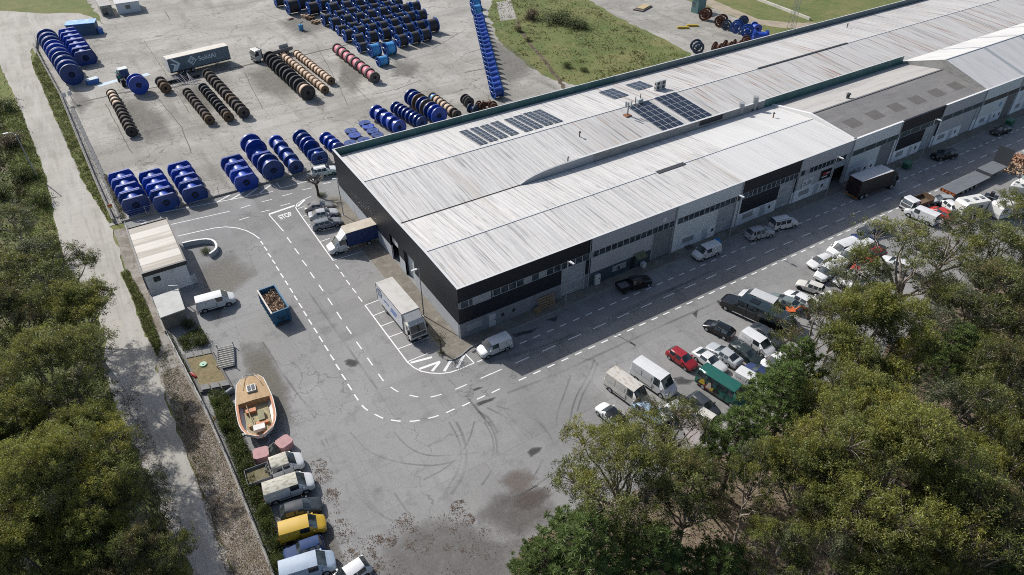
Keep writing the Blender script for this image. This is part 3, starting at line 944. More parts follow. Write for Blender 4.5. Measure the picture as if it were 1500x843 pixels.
# name boards on the cladding
s1 = MB().box(95.9, 98.4, YF - .12, YF - .04, 2.6, 4.3).build('name_board', plain('board_black', (.012, .012, .014), .4), hallB)
sb = MB()
sb.box(96.4, 97.9, YF - .14, YF - .125, 3.35, 3.85, 0).box(96.2, 97.6, YF - .14, YF - .125, 2.95, 3.2, 1).box(97.2, 98.1, YF - .145, YF - .13, 3.5, 3.7, 1)
sb.build('lettering', [plain('sign_red', (.42, .04, .05), .5), plain('sign_white', (.65, .65, .65), .5)], s1)
s2 = MB().box(91.6, 94.0, YF - .12, YF - .04, 2.35, 4.0).build('name_board', plain('board_white', (.68, .70, .72), .4), hallB)
sb = MB()
sb.tube([(91.9, YF - .13, 2.9), (92.0, YF - .13, 3.3), (92.3, YF - .13, 3.4), (92.35, YF - .13, 3.0), (92.1, YF - .13, 2.75)], .05, 4, 0)
sb.box(92.6, 93.8, YF - .14, YF - .125, 2.85, 2.95, 1).box(92.8, 93.7, YF - .14, YF - .125, 3.1, 3.35, 1).box(93.0, 93.2, YF - .14, YF - .125, 3.5, 3.7, 0)
sb.build('lettering', [plain('sign_navy', (.04, .06, .16), .5), plain('sign_grey', (.22, .2, .22), .5)], s2)
em = MB()
em.tube([(62.0, YF - .04, 6.6), (62.0, YF - .02, 6.6)], .42, 14)
em.build('round_emblem', C_LIGHT, hallB)
# little awning over the door of the grey bay
aw = MB()
aw.add([(56.9, YF - .05, 2.7), (58.7, YF - .05, 2.7), (58.7, YF - 1.0, 2.15), (56.9, YF - 1.0, 2.15)], [(0, 1, 2, 3)])
aw.build('awning', surf('awning_canvas', (.16, .17, .10), [((.09, .1, .06), 2, 5, .45, .65, .7)], rough=.9), hallB)
MB().box(56.4, 57.3, YF - .03, YF + .01, .12, 2.2).build('door', plain('dark_door', (.015, .02, .022), .5), hallB)

# ---- rear hall
hallA = thing('warehouse', 'deep rear hall with solar arrays on its roof and a teal back parapet', 'warehouse')
XE = 245.0
ZA = 8.5
RA = 89.5
rf = MB()
roof_slope(rf, XS + .25, 63, YV + .12, 7.55, RA, ZA, 0)
roof_slope(rf, 63, XE, YV + .12, 7.55, RA, ZA, 1)
roof_slope(rf, XS + .25, 80, RA, ZA, YB - .55, 7.62, 0)
roof_slope(rf, 80, XE, RA, ZA, YB - .55, 7.62, 1)
ro = rf.build('roof', [ROOF, ROOF_RUST], hallA)
cp = MB()
cp.box(XS + .3, 112, RA - .14, RA + .14, ZA, ZA + .07).box(112.02, 139, RA - .2, RA + .2, ZA + .01, ZA + .12, 1).box(139.02, XE, RA - .14, RA + .14, ZA, ZA + .07)
cp.build('ridge_cap', [CAP, DKMETAL], ro)
MB().box(XS + .3, XE, YB - .56, YB - .12, 7.40, 7.5).build('gutter', plain('gutter_dirt', (.17, .165, .155), .9), ro)
side_wall(hallA, YV + .01, YB, [(YV, 8.3), (RA, 8.62), (YB, 8.68)], [(77.75, 80.6, 4.4)])
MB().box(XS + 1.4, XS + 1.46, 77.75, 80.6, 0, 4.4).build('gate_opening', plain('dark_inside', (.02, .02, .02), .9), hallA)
MB().box(XS + .3, XS + .36, 77.75, 80.6, 2.9, 4.4).build('loading_door', C_SIDEBASE, hallA)
pp = MB()
pp.box(XS + .22, 62, YB - .1, YB, 0, 8.68, 0).box(62.02, 86, YB - .1, YB, 0, 8.70, 0).box(86.02, XE, YB - .1, YB, 0, 8.66, 1)
pp.build('back_parapet', [TEAL, TEALGREY], hallA)
MB().box(XS, 86, YB - .14, YB + .04, 8.703, 8.75).box(86.02, XE, YB - .16, YB + .06, 8.665, 8.73).build('parapet_cap', CAP, hallA)
# step wall above the front hall's valley
sw = MB()
xs = [49.2, 50.2, 51.6, 53.5, 56, 60]
zs = [7.62, 8.0, 8.35, 8.62, 8.78, 8.85]
for i in range(len(xs) - 1):
    sw.add([(xs[i], YV - .02, 7.3), (xs[i + 1], YV - .02, 7.3), (xs[i + 1], YV - .02, zs[i + 1]), (xs[i], YV - .02, zs[i]), (xs[i], YV + .3, 7.3), (xs[i + 1], YV + .3, 7.3), (xs[i + 1], YV + .3, zs[i + 1]), (xs[i], YV + .3, zs[i])],
           [(0, 1, 2, 3), (5, 4, 7, 6), (3, 2, 6, 7)], 0)
sw.box(60, 62.8, YV - .02, YV + .3, 7.3, 8.85, 0).box(62.82, 101, YV - .02, YV + .3, 7.3, 8.87, 1).box(101.02, 141, YV - .03, YV + .1, 7.2, 9.0, 2)
sw.box(85.2, 90.6, YV - .05, YV - .02, 7.9, 8.86, 3)
sw.build('step_wall', [C_MID, WALLGREY, TEAL, C_BLACK], hallA)
MB().box(60, 101, YV - .06, YV + .34, 8.873, 8.92).box(101.02, 141, YV - .07, YV + .14, 9.003, 9.04).build('step_wall_cap', CAP, hallA)

# ---- grey roofed hall and the far white hall
hallC = thing('warehouse', 'lower shed with a weathered grey fibre roof between the two white-roofed sheds', 'warehouse')
rf = MB()
RC, ZC = 69.4, 8.8
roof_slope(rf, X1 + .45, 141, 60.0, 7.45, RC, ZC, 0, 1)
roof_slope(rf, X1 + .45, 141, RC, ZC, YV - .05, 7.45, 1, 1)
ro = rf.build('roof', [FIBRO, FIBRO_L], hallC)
MB().box(X1 + .5, 141, RC - .16, RC + .16, ZC, ZC + .07).build('ridge_cap', plain('ridge_grey', (.16, .16, .16), .9), ro)
for i in range(6):
    xa = 106.2 + i * 5.95
    y0_, y1_ = 63.0, 65.3
    z0_, z1_ = 7.45 + (y0_ - 60) * (ZC - 7.45) / (RC - 60), 7.45 + (y1_ - 60) * (ZC - 7.45) / (RC - 60)
    MB().quad((xa, y0_, z0_ + .006), (xa + 3.1, y0_, z0_ + .006), (xa + 3.1, y1_, z1_ + .006), (xa, y1_, z1_ + .006)).build('rooflight', surf('old_rooflight', (.125, .115, .107), [((.15, .14, .13), 1.2, 6, .45, .65, .8)], rough=.8), ro)
MB().box(X1, 115.5, YF - .06, YF + .3, 8.052, 8.13).box(127.9, 141, YF - .06, YF + .3, 8.052, 8.13).box(115.52, 127.88, YF - .05, YF + .28, 8.052, 8.09, 1).build('parapet_cap', [plain('white_cap', (.74, .74, .74), .5), C_BLACK], hallC)
unit(hallC, X1, 115.6, C_LIGHT, C_LIGHT, C_WHITE, (111.0, 114.6), 4, wgl=plain('green_pane', (.07, .095, .09), .25), gatemat=plain('gate_grey', (.23, .24, .25), .6), door=106, win=(104, 105.6))
unit(hallC, 115.6, 127.85, C_BLACK, C_BLACK, C_WHITE, (123.7, 126.8), 4, wgl=plain('green_pane', (.07, .095, .09), .25), door=120.2, win=(116.6, 118.6))
unit(hallC, 127.85, 141, C_GREY, C_GREY, C_WHITE, (136.2, 139.6), 4, wgl=plain('green_pane', (.07, .095, .09), .25), gatemat=C_GREY, door=132.4, win=(129, 131))
for xx in (115.6, 127.85):
    MB().box(xx - .12, xx + .12, YF - .07, YF + .1, 0, 5.0).build('pilaster', C_WHITE, hallC)
hallD = thing('warehouse', 'tall bright white gabled shed beyond the grey-roofed one', 'warehouse')
rf = MB()
ZD = 10.75
roof_slope(rf, 141, XE, 60.0, 7.95, RC, ZD, 0)
roof_slope(rf, 141, XE, RC, ZD, YV - .02, 7.9, 0)
ro = rf.build('roof', ROOF_CLEAN, hallD)
for xa in (153.2, 166, 179, 192, 205):
    m_ = MB()
    for ya, za, yb, zb_ in ((60.3, 8.04, RC - .2, ZD - .05), (RC + .2, ZD - .06, YV - .3, 8.0)):
        m_.quad((xa, ya, za + .012), (xa + 1.0, ya, za + .012), (xa + 1.0, yb, zb_ + .012), (xa, yb, zb_ + .012))
    m_.build('rooflight', plain('rooflight_strip', (.40, .42, .43), .4, .3), ro)
MB().box(141, XE, RC - .1, RC + .1, ZD, ZD + .06).build('ridge_cap', CAP, ro)
gb = MB()
gb.add([(141, 60.0, 6), (141, RC, 6), (141, YV - .02, 6), (141, YV - .02, 7.9), (141, RC, ZD), (141, 60.0, 7.95)], [(0, 5, 4, 1), (1, 4, 3, 2)])
gb.build('gable_wall', WALLGREY, hallD)
MB().box(141, XE, YF - .06, YF + .26, 8.052, 8.12).build('parapet_cap', CAP, hallD)
xs = 141
for i in range(6):
    unit(hallD, xs, xs + 12.4, [C_LIGHT, C_GREY, C_LIGHT, C_BLACK, C_GREY, C_LIGHT][i], [C_LIGHT, C_WHITE, C_LIGHT, C_BLACK, C_GREY, C_LIGHT][i], C_WHITE, (xs + 8.8, xs + 11.8), 3, wgl=plain('brown_pane', (.09, .085, .075), .3),
         gatemat=plain('gate_brown', (.2, .19, .185), .6), door=xs + 4.3, win=(xs + 1.4, xs + 3))
    MB().box(xs + 12.28, xs + 12.52, YF - .07, YF + .1, 0, 5.8).build('pilaster', C_WHITE, hallD)
    xs += 12.4
mk_ = MB()
mk_.tube([(148.0, YF - .05, 3.6), (148.0, YF - .01, 3.6)], .45, 12)
mk_.build('round_emblem', plain('emblem_blue', (.25, .42, .62), .5), hallD)

# ---- solar arrays
CELL = surf('solar_cell', (.012, .018, .032), [((.02, .03, .055), 1.0, 2, .4, .7, .8)], rough=.12, spec=.6)


def roof_z(y):
    return 7.55 + (y - YV - .12) * (ZA - 7.55) / (RA - YV - .12) if y < RA else ZA - (y - RA) * (ZA - 7.62) / (YB - .55 - RA)


def solar(label, c00, c10, c01, nu, nv):
    """c00,c10,c01 photo points of the array's corners on the roof"""
    p = [G(*c, 8.2) for c in (c00, c10, c01)]
    x0, x1 = min(q.x for q in p), max(q.x for q in p)
    y0, y1 = min(q.y for q in p), max(q.y for q in p)
    t = thing('solar_array', label, 'solar array', ((x0 + x1) / 2, (y0 + y1) / 2, roof_z((y0 + y1) / 2)), 0, 'solar arrays on the rear roof')
    for i in range(nu):
        for j in range(nv):
            xa, xb = x0 + (x1 - x0) * i / nu + .03, x0 + (x1 - x0) * (i + 1) / nu - .03
            ya, yb = y0 + (y1 - y0) * j / nv + .03, y0 + (y1 - y0) * (j + 1) / nv - .03
            m = MB()
            z_a, z_b = roof_z(ya) + .14, roof_z(yb) + .14
            L = t.location
            P = [(xa - L.x, ya - L.y, z_a - L.z), (xb - L.x, ya - L.y, z_a - L.z), (xb - L.x, yb - L.y, z_b - L.z), (xa - L.x, yb - L.y, z_b - L.z)]
            m.add(P + [(a, b, c - .05) for a, b, c in P], [(0, 1, 2, 3), (4, 5, 1, 0), (5, 6, 2, 1), (6, 7, 3, 2), (7, 4, 0, 3)], 1)
            I = [Vector(P[0]).lerp(Vector(P[2]), k) for k in (0, 1)]
            ins = .035
            m.add([(P[0][0] + ins, P[0][1] + ins, P[0][2] + .006), (P[1][0] - ins, P[1][1] + ins, P[1][2] + .006), (P[2][0] - ins, P[2][1] - ins, P[2][2] + .006), (P[3][0] + ins, P[3][1] - ins, P[3][2] + .006)], [(0, 1, 2, 3)], 0)
            m.build('panel', [CELL, FRAME], t)


WS = (700, 0, 3.7475)


def spx(x, y):
    return (WS[0] + x / WS[2], WS[1] + y / WS[2])


W9 = (480, 90, 5.769)


def wpx(x, y):
    return (W9[0] + x / W9[2], W9[1] + y / W9[2])


names = ['first', 'second', 'third', 'fourth']
for i, (a, b, c_) in enumerate([((1105, 585), (1178, 568), (1305, 718)), ((1193, 562), (1266, 543), (1395, 688)), ((1280, 540), (1352, 521), (1482, 662)), ((1365, 513), (1437, 494), (1570, 636))]):
    solar(f'narrow solar strip, {names[i]} from the gable in the first block of four', wpx(*a), wpx(*b), wpx(*c_), 2, 6)
for i, (a, b, c_) in enumerate([((140, 652), (186, 640), (262, 732)), ((192, 637), (238, 623), (315, 716)), ((245, 620), (290, 606), (367, 700)), ((296, 606), (341, 594), (420, 684))]):
    solar(f'narrow solar strip, {names[i]} from the gable in the second block of four', spx(*a), spx(*b), spx(a[0] + 127, a[1] + 80), 2, 6)
solar('long solar array just behind the rusty mast on the rear roof', spx(845, 590), spx(930, 563), spx(1025, 712), 4, 6)
solar('long solar array beyond the mast, farther along the rear roof', spx(1000, 545), spx(1080, 518), spx(1180, 664), 4, 6)
solar('small solar array on the back pitch near the parapet', spx(664, 502), spx(740, 478), spx(755, 545), 3, 3)
solar('small solar array on the back pitch beside the air conditioners', spx(812, 462), spx(890, 438), spx(885, 495), 3, 3)

# ---- roof furniture
def roof_at(px, py, z=8.2):
    p = G(px, py, z)
    p.z = roof_z(p.y) if p.y > YV else (7.93 + (p.y - 60) * (ZR - 7.93) / (RB - 60) if p.y < RB else ZR - (p.y - RB) * (ZR - 7.5) / (YV - RB))
    return p


p = roof_at(966, 132)
ac = thing('air_conditioner', 'pair of stacked grey condenser units standing on the rear roof', 'air conditioner', p)
m = MB()
for sx in (-.62, .62):
    m.box(sx - .55, sx + .55, -.25, .25, .12, 1.75)
m.build('casing', plain('ac_grey', (.48, .49, .48), .5), ac)
for sx in (-.62, .62):
    for z in (.55, 1.3):
        MB().tube([(sx, -.27, z), (sx, -.25, z)], .32, 14).build('fan', DKMETAL, ac)
        MB().tube([(sx - .552, -.0, z), (sx - .56, 0, z)], .2, 10).build('fan', DKMETAL, ac)
m = MB().box(-1.25, 1.25, -.3, .3, 0, .11)
m.build('stand', GALV, ac)
p = roof_at(919, 170)
ma = thing('antenna_mast', 'grey antenna mast on a rust-stained foot on the rear roof', 'antenna mast', p)
MB().tube([(0, 0, 0), (0, 0, 2.4)], .13, 8).build('pole', GALV, ma)
m = MB()
m.bar((-.6, 0, 2.0), (.6, 0, 2.0), .06).bar((0, -.5, 1.6), (0, .5, 1.6), .06).box(-.75, -.5, -.1, .1, 1.6, 2.7).box(.5, .75, -.1, .1, 1.5, 2.5).box(-.1, .12, .4, .6, 1.3, 2.2)
m.build('antenna', plain('antenna_white', (.5, .51, .5), .5), ma)
m = MB().box(-.7, .5, -.6, .5, .01, .14)
m.build('foot', plain('rust', (.24, .10, .045), .9, .5, 4), ma)
p = roof_at(936, 152, 8.4)
vb = thing('roof_vent', 'white vent box at the ridge behind the antenna mast', 'vent', p)
MB().box(-.5, .6, -.4, .4, 0, .8).build('casing', plain('vent_white', (.55, .56, .56), .5), vb)
MB().tube([(-.9, 0, 0), (-.9, 0, 1.4)], .07, 6).tube([(.3, .1, .8), (.3, .1, 1.6)], .08, 6).build('pipe', DKMETAL, vb)
for i, (px, py, h, lab) in enumerate([(1084, 160, 2.0, 'fat steel flue rising at the step wall, nearer the antenna mast'), (1104, 154, 2.4, 'fat steel flue rising at the step wall, nearer the grey fibre roof')]):
    p = G(px, py + 6, 7.7)
    p.z = 7.6
    t = thing('flue', lab, 'flue', p)
    MB().tube([(0, 0, 0), (0, 0, h * .62)], [.42, .38], 12).tube([(0, 0, h * .62), (0, 0, h * .75), (0, 0, h)], [.6, .5, .5], 12).build('pipe', GALV, t, True)
    MB().box(-.8, .8, -.25, .9, -.05, .35).build('curb', DKMETAL, t)
    MB().tube([(.1, 0, .6), (1.0, .4, .5), (1.3, 1.0, 1.2)], .3, 10).build('elbow', GALV, t, True)
for i, (px, py, lab) in enumerate([(849, 200, 'thin dark vent stub on the front pitch of the rear roof'), (1133, 170, 'thin rusty vent pipe on the clean white roof near the flues'), (832, 233, 'low grey turbine vent beside the start of the step wall'), (1241, 39, 'small dark vent near the back parapet far along the rear roof'), (1266, 134, 'small black vent cowl on the grey fibre roof')]):
    p = roof_at(px, py)
    if i == 4:
        p = Vector((114.5, 70.6, 8.62))
    t = thing('roof_vent', lab, 'vent', p)
    MB().tube([(0, 0, -.1), (0, 0, .8)], .1 if i != 4 else .3, 8).build('pipe', plain('rust', (.24, .10, .045), .9, .5, 4) if i == 1 else DKMETAL, t)
    MB().tube([(0, 0, .8), (0, 0, .95)], [.26, .12] if i != 4 else [.5, .3], 8).build('cowl', GALV if i == 2 else DKMETAL, t)

# ---- gatehouse with its lean-to, island wall
gh = thing('gatehouse', 'pale gatehouse with a ribbed beige metal roof behind the white van', 'gatehouse')
gx0, gx1, gy0, gy1, gz = -2.75, 3.0, 89.9, 103.0, 4.0
m = MB()
m.prism([(gx0 + .15, gy0 + .1), (gx1 - .2, gy0 + .1), (gx1 - .2, gy1 - .1), (gx0 + .15, gy1 - .1)], 0, gz - .25)
m.build('walls', surf('gatehouse_wall', (.72, .73, .74), [((.40, .41, .42), .5, 5, .5, .7, .5), ((.3, .3, .3), (2, 2, .6), 5, .62, .8, .4)], rough=.8), gh)
m = MB()
nst = 7
for i in range(nst):
    a, b = gy0 + .45 + (gy1 - gy0 - .6) * i / nst, gy0 + .45 + (gy1 - gy0 - .6) * (i + 1) / nst
    m.quad((gx0 + .2, a, gz - .05), (gx1 - .2, a, gz - .05), (gx1 - .2, b, gz - .05), (gx0 + .2, b, gz - .05), i % 2)
m.build('roof', [surf('beige_roof', (.27, .25, .21), [((.35, .32, .26), (.15, 2.2, .3), 5, .45, .65, .7), ((.6, .57, .5), (.1, 1.2, .3), 4, .5, .7, .7)], rough=.6, bump=((.02, 7, .02), 1, .03)),
                 surf('beige_roof_light', (.50, .48, .43), [((.42, .39, .33), (.15, 2.2, .3), 5, .48, .66, .8)], rough=.6, bump=((.02, 7, .02), 1, .03))], gh)
m = MB()
m.box(gx0, gx1, gy0, gy0 + .4, gz - .55, gz + .06).box(gx0, gx1, gy1 - .15, gy1, gz - .5, gz + .06).box(gx0, gx0 + .2, gy0 + .4, gy1 - .15, gz - .5, gz + .06).box(gx1 - .18, gx1, gy0 + .4, gy1 - .15, gz - .5, gz + .06)
m.build('roof_edge', plain('fascia', (.035, .038, .042), .5), gh)
m = MB().box(gx0 - .05, gx0 + .12, gy0 + .1, gy1, .0, gz - .56)
m.build('drain_board', plain('slate_trim', (.13, .15, .17), .6), gh)
f = MB().box(-1.6, -.75, gy0 + .02, gy0 + .1, 2.2, 2.95).build('window', plain('fascia', (.035, .038, .042), .5), gh)
MB().quad((-1.52, gy0 + .015, 2.28), (-.83, gy0 + .015, 2.28), (-.83, gy0 + .015, 2.87), (-1.52, gy0 + .015, 2.87)).build('pane', GLASS, f)
MB().box(gx1 - .2, gx1 + .5, gy0 + .1, gy0 + .4, 0, 1.3).build('wall_stub', plain('stub_wall', (.5, .515, .535), .8), gh)
sh = thing('lean_to', 'low lean-to with a flat pale roof against the gatehouse wall', 'lean-to')
m = MB().prism([(-2.2, 81.6), (.5, 81.6), (.6, 86.2), (-2.25, 86.2)], 0, 2.3)
m.build('walls', surf('lean_to_wall', (.22, .20, .17), [((.13, .12, .1), 1.2, 6, .45, .68, .8), ((.3, .28, .24), 2, 5, .5, .7, .5)], rough=.95), sh)
m = MB().prism([(-2.4, 81.3), (.65, 81.45), (.8, 86.4), (-2.45, 86.3)], 2.3, 2.45)
m.build('roof', surf('lean_to_roof', (.47, .48, .46), [((.36, .36, .35), .7, 5, .45, .68, .7), ((.26, .26, .25), 2.5, 5, .6, .78, .5)], rough=.8), sh)
MB().tube([(.9, 86.3, 0), (.9, 86.3, 3.0)], .06, 6).tube([(-.2, 87.0, 2.9), (.9, 86.3, 3.0)], .06, 6).build('pipe', GALV, sh)
iw = thing('island_wall', 'curved white-topped island wall wrapping a green bush beside the gatehouse', 'wall')
W10 = (160, 300, 4.683)
P = [zp(W10, *q, .8) for q in [(500, 262), (560, 248), (620, 238), (665, 234), (700, 238), (722, 252), (734, 272), (735, 292), (722, 310), (703, 324), (686, 335)]]
m = MB()
for a, b in zip(P[:-1], P[1:]):
    n = (b - a).normalized().cross(Vector((0, 0, 1))) * .14
    q = [a - n, b - n, b + n, a + n]
    m.add([(v.x, v.y, 0) for v in q] + [(v.x, v.y, .72) for v in q], [(0, 1, 5, 4), (2, 3, 7, 6), (1, 2, 6, 5), (3, 0, 4, 7)], 0)
    m.add([(v.x, v.y, .721) for v in q] + [(v.x, v.y, .8) for v in q], [(4, 5, 6, 7), (0, 1, 5, 4), (2, 3, 7, 6)], 1)
m.build('wall_run', [surf('island_wall_paint', (.42, .44, .45), [((.3, .31, .32), 1.2, 5, .45, .7, .6)], rough=.9), plain('white_cap', (.74, .74, .74), .5)], iw)

# ---- buildings at the far corner of the yard
def hut(name, label, cat, pts, z, wall, roof, win=None, over=.15):
    t = thing(name, label, cat)
    MB().prism([(p.x, p.y) for p in pts], 0, z).build('walls', wall, t)
    c = sum((Vector((p.x, p.y, 0)) for p in pts), Vector()) / len(pts)
    MB().prism([((p.x - c.x) * 1.06 + c.x, (p.y - c.y) * 1.06 + c.y) for p in pts], z + .002, z + .16).build('roof', roof, t)
    a, b = Vector((pts[0].x, pts[0].y, 0)), Vector((pts[1].x, pts[1].y, 0))
    n = (b - a).normalized().cross(Vector((0, 0, 1))) * .03
    if win:
        q0, q1 = a.lerp(b, win[0]) + n, a.lerp(b, win[1]) + n
        f = MB()
        f.add([(q0.x, q0.y, win[2]), (q1.x, q1.y, win[2]), (q1.x, q1.y, win[3]), (q0.x, q0.y, win[3])], [(0, 1, 2, 3)])
        f.build('window', GLASS, t)
    return t


def rect_from(a, b, d):
    """ccw outline: front edge a to b, then back by d along the normal away from the camera"""
    n = Vector((0, 0, 1)).cross((b - a).normalized()) * d
    return [a, b, b + n, a + n]


hut('site_hut', 'raw concrete hut with an open dark front at the yard corner', 'hut', rect_from(zp(W7, 565, 92), zp(W7, 628, 82), 9), 2.6, surf('raw_hut', (.33, .32, .29), [((.2, .19, .17), .8, 6, .45, .68, .8)], rough=.95), FIBRO_L, (.1, .55, .2, 2.0))  # the hut's dark pane is no window, it paints the shaded open front
hut('site_cabin', 'white site cabin with a single dark window beside the concrete hut', 'cabin', rect_from(zp(W7, 652, 80), zp(W7, 778, 62), 7), 2.7, surf('cabin_white', (.62, .64, .66), [((.5, .51, .53), .6, 4, .5, .7, .5)], rough=.6), plain('cabin_roof', (.45, .46, .47), .7), (.38, .58, 1.1, 2.1))
bc = hut('tarp_shed', 'long low shed covered by a light blue tarpaulin behind the flat-topped reels', 'shed', rect_from(zp((30, 20, 7.5), 540, 262), zp((30, 20, 7.5), 850, 232), 3.6), 2.9, plain('slate_blue', (.06, .11, .17), .6), surf('blue_tarp', (.10, .33, .62), [((.55, .7, .85), 1.2, 6, .5, .68, .8), ((.06, .2, .45), .8, 5, .5, .7, .6)], rough=.4))
hut('blue_crate', 'small bright blue crate beside the tarpaulin shed', 'crate', rect_from(zp(W7, 545, 190), zp(W7, 572, 184), 2), 1.2, plain('crate_blue', (.05, .16, .45), .5), plain('crate_blue', (.05, .16, .45), .5))
tc = hut('teal_cabin', 'teal site cabin standing by the rusty reels at the yard fence', 'cabin', rect_from(zp((980, 0, 8.333), 265, 150), zp((980, 0, 8.333), 345, 172), 3.5), 3.6, surf('cabin_teal', (.12, .22, .22), [((.2, .3, .3), .8, 5, .5, .7, .7)], rough=.7), plain('cabin_teal_top', (.2, .25, .25), .7), (.15, .5, 1.6, 2.8))
# ================================================================== CABLE REELS
BLUE = surf('reel_blue', (.012, .055, .36), [((.008, .028, .17), 1.5, 5, .45, .7, .6), ((.03, .08, .33), .6, 4, .5, .7, .5), ((.14, .12, .12), 2.5, 7, .60, .74, .3), ((.02, .10, .42), .5, 3, .5, .7, .4)], rough=.33, coat=.3, rnd_obj=.3)
BLUE2 = surf('reel_blue_deep', (.011, .048, .215), [((.005, .015, .07), 1.5, 5, .45, .7, .6), ((.02, .06, .2), .6, 4, .5, .7, .5)], rough=.4, coat=.2, rnd_obj=.2)
BLUE3 = surf('reel_blue_frame', (.012, .075, .30), [((.006, .03, .14), 1.5, 5, .45, .7, .6), ((.2, .22, .25), 3, 5, .64, .8, .4)], rough=.45, rnd_obj=.2)
WOODD = surf('reel_wood_dark', (.085, .07, .06), [((.04, .034, .03), (1, 1, 6), 5, .42, .65, .8), ((.14, .115, .095), 1.2, 5, .5, .7, .6)], rough=.95, rnd_obj=.25)
WOODB = surf('reel_wood_brown', (.17, .105, .06), [((.08, .05, .03), (1, 1, 6), 5, .42, .65, .8), ((.25, .17, .11), 1.2, 5, .5, .7, .6)], rough=.95, rnd_obj=.25)
WOODG = surf('reel_wood_grey', (.13, .115, .105), [((.07, .06, .055), (1, 1, 6), 5, .42, .65, .8), ((.2, .18, .165), 1.2, 5, .5, .7, .6)], rough=.95, rnd_obj=.2)
BLACKW = surf('reel_wood_black', (.028, .028, .032), [((.06, .058, .06), (1, 1, 5), 5, .45, .68, .8)], rough=.8, rnd_obj=.25)
CREAM = surf('wrap_cream', (.55, .41, .29), [((.36, .25, .17), (2, 6, 2), 4, .45, .68, .7)], rough=.7, rnd_obj=.2)
PINK = surf('wrap_pink', (.52, .11, .17), [((.62, .3, .32), (1, 3, 1), 4, .48, .68, .8), ((.3, .05, .09), 1.5, 4, .5, .7, .6)], rough=.6, rnd_obj=.15)
CABLE = surf('cable_black', (.022, .020, .022), [((.06, .05, .048), (1, 5, 1), 4, .46, .7, .7)], rough=.6, rnd_obj=.3)
LBLUE = surf('wrap_light_blue', (.05, .30, .62), [((.3, .55, .75), (1, 4, 1), 4, .5, .68, .7), ((.02, .15, .4), 1.2, 4, .5, .7, .6)], rough=.45, rnd_obj=.1)
RUST = surf('reel_rust', (.115, .045, .028), [((.05, .022, .016), 1.5, 6, .42, .65, .8), ((.2, .09, .05), 2.2, 5, .52, .72, .6)], rough=.9, rnd_obj=.2)
SLATE = surf('reel_slate', (.035, .06, .10), [((.02, .03, .05), 1.5, 5, .45, .7, .7), ((.16, .15, .15), 2.2, 5, .6, .78, .5)], rough=.6)
HOLE = plain('hub_dark', (.006, .006, .008), .8)
LIGHTEDGE = plain('rim_highlight', (.25, .33, .55), .35)


def flange_pts(flat, n=36, r=1.0, cut=.70):
    p = []
    for i in range(n):
        a = 2 * PI * (i + .5) / n
        x, z = r * math.cos(a), r * math.sin(a)
        if flat:
            z = max(-cut * r, min(cut * r, z))
        p.append((x, z))
    return p


def make_reel(kind, fl, dr, drum_r, flat=False, spokes=0, hub=.29, t=.11, ring=None):
    """unit reel: axis along y, flange radius 1, width 1, standing on z = 0"""
    root = bpy.data.objects.new('cable_reel', None)
    COL.objects.link(root)
    zc = .70 if flat else 1.0
    for s in (-1, 1):
        m = MB()
        y0, y1 = (-.5, -.5 + t) if s < 0 else (.5 - t, .5)
        if spokes:
            n = 32
            ri = .66 if kind in ('rust', 'blue') else .80
            v, f = [], []
            for i in range(n):
                a = 2 * PI * i / n
                c_, s_ = math.cos(a), math.sin(a)
                for y in (y0, y1):
                    v += [(c_, y, zc + s_), (c_ * ri, y, zc + s_ * ri)]
            for i in range(n):
                o, q = 4 * i, 4 * ((i + 1) % n)
                f += [(o, q, q + 2, o + 2), (o + 3, q + 3, q + 1, o + 1), (o, o + 1, q + 1, q), (o + 2, q + 2, q + 3, o + 3)]
            m.add(v, f)
            for k in range(spokes):
                a = 2 * PI * (k + .3) / spokes
                ym = (y0 + y1) / 2
                m.bar((.1 * math.cos(a), ym, zc + .1 * math.sin(a)), (.85 * math.cos(a), ym, zc + .85 * math.sin(a)), .085)
            m.tube([(0, y0 - .005, zc), (0, y1 + .005, zc)], .26, 14)
        else:
            P = flange_pts(flat)
            v = [(x, y0, zc + z) for x, z in P] + [(x, y1, zc + z) for x, z in P]
            n = len(P)
            m.add(v, [tuple(range(n)), tuple(range(2 * n - 1, n - 1, -1))] + [(i, n + i, n + (i + 1) % n, (i + 1) % n) for i in range(n)])
            # raised rim on the outer face
            yo, yr = (y0, y0 - .035) if s < 0 else (y1, y1 + .035)
            v = []
            for x, z in P:
                v += [(x * .999, yo, zc + z * .999), (x * .999, yr, zc + z * .999), (x * .93, yr, zc + z * .93), (x * .93, yo, zc + z * .93)]
            f = []
            for i in range(n):
                o, q = 4 * i, 4 * ((i + 1) % n)
                for k in range(3):
                    f.append((o + k, q + k, q + k + 1, o + k + 1))
            m.add(v, f)
        fo = m.build('flange', fl, root, True, 40)
        if not spokes:
            yo = -.5 if s < 0 else .5
            h = MB()
            h.tube([(0, yo - .012, zc), (0, yo + .012, zc)], hub, 14)
            h.build('hub', HOLE, fo)
            if kind == 'blue':
                b = MB()
                for a in (.4, 1.97):
                    b.bar((-.9 * hub * math.cos(a), yo * 1.035, zc - .9 * hub * math.sin(a)), (.9 * hub * math.cos(a), yo * 1.035, zc + .9 * hub * math.sin(a)), .05)
                for k in range(6):
                    a = 2 * PI * k / 6 + .2
                    b.tube([(.55 * math.cos(a), yo * 1.01, zc + .55 * math.sin(a)), (.55 * math.cos(a), yo * 1.05, zc + .55 * math.sin(a))], .035, 6)
                b.build('hub_cross', fl, fo)
    d = MB()
    d.tube([(0, -.5 + t - .01, zc), (0, .5 - t + .01, zc)], drum_r, 28)
    d.build('cable' if kind in ('cable', 'lightblue', 'pink', 'cream') else 'drum', dr, root, True, 40)
    return root


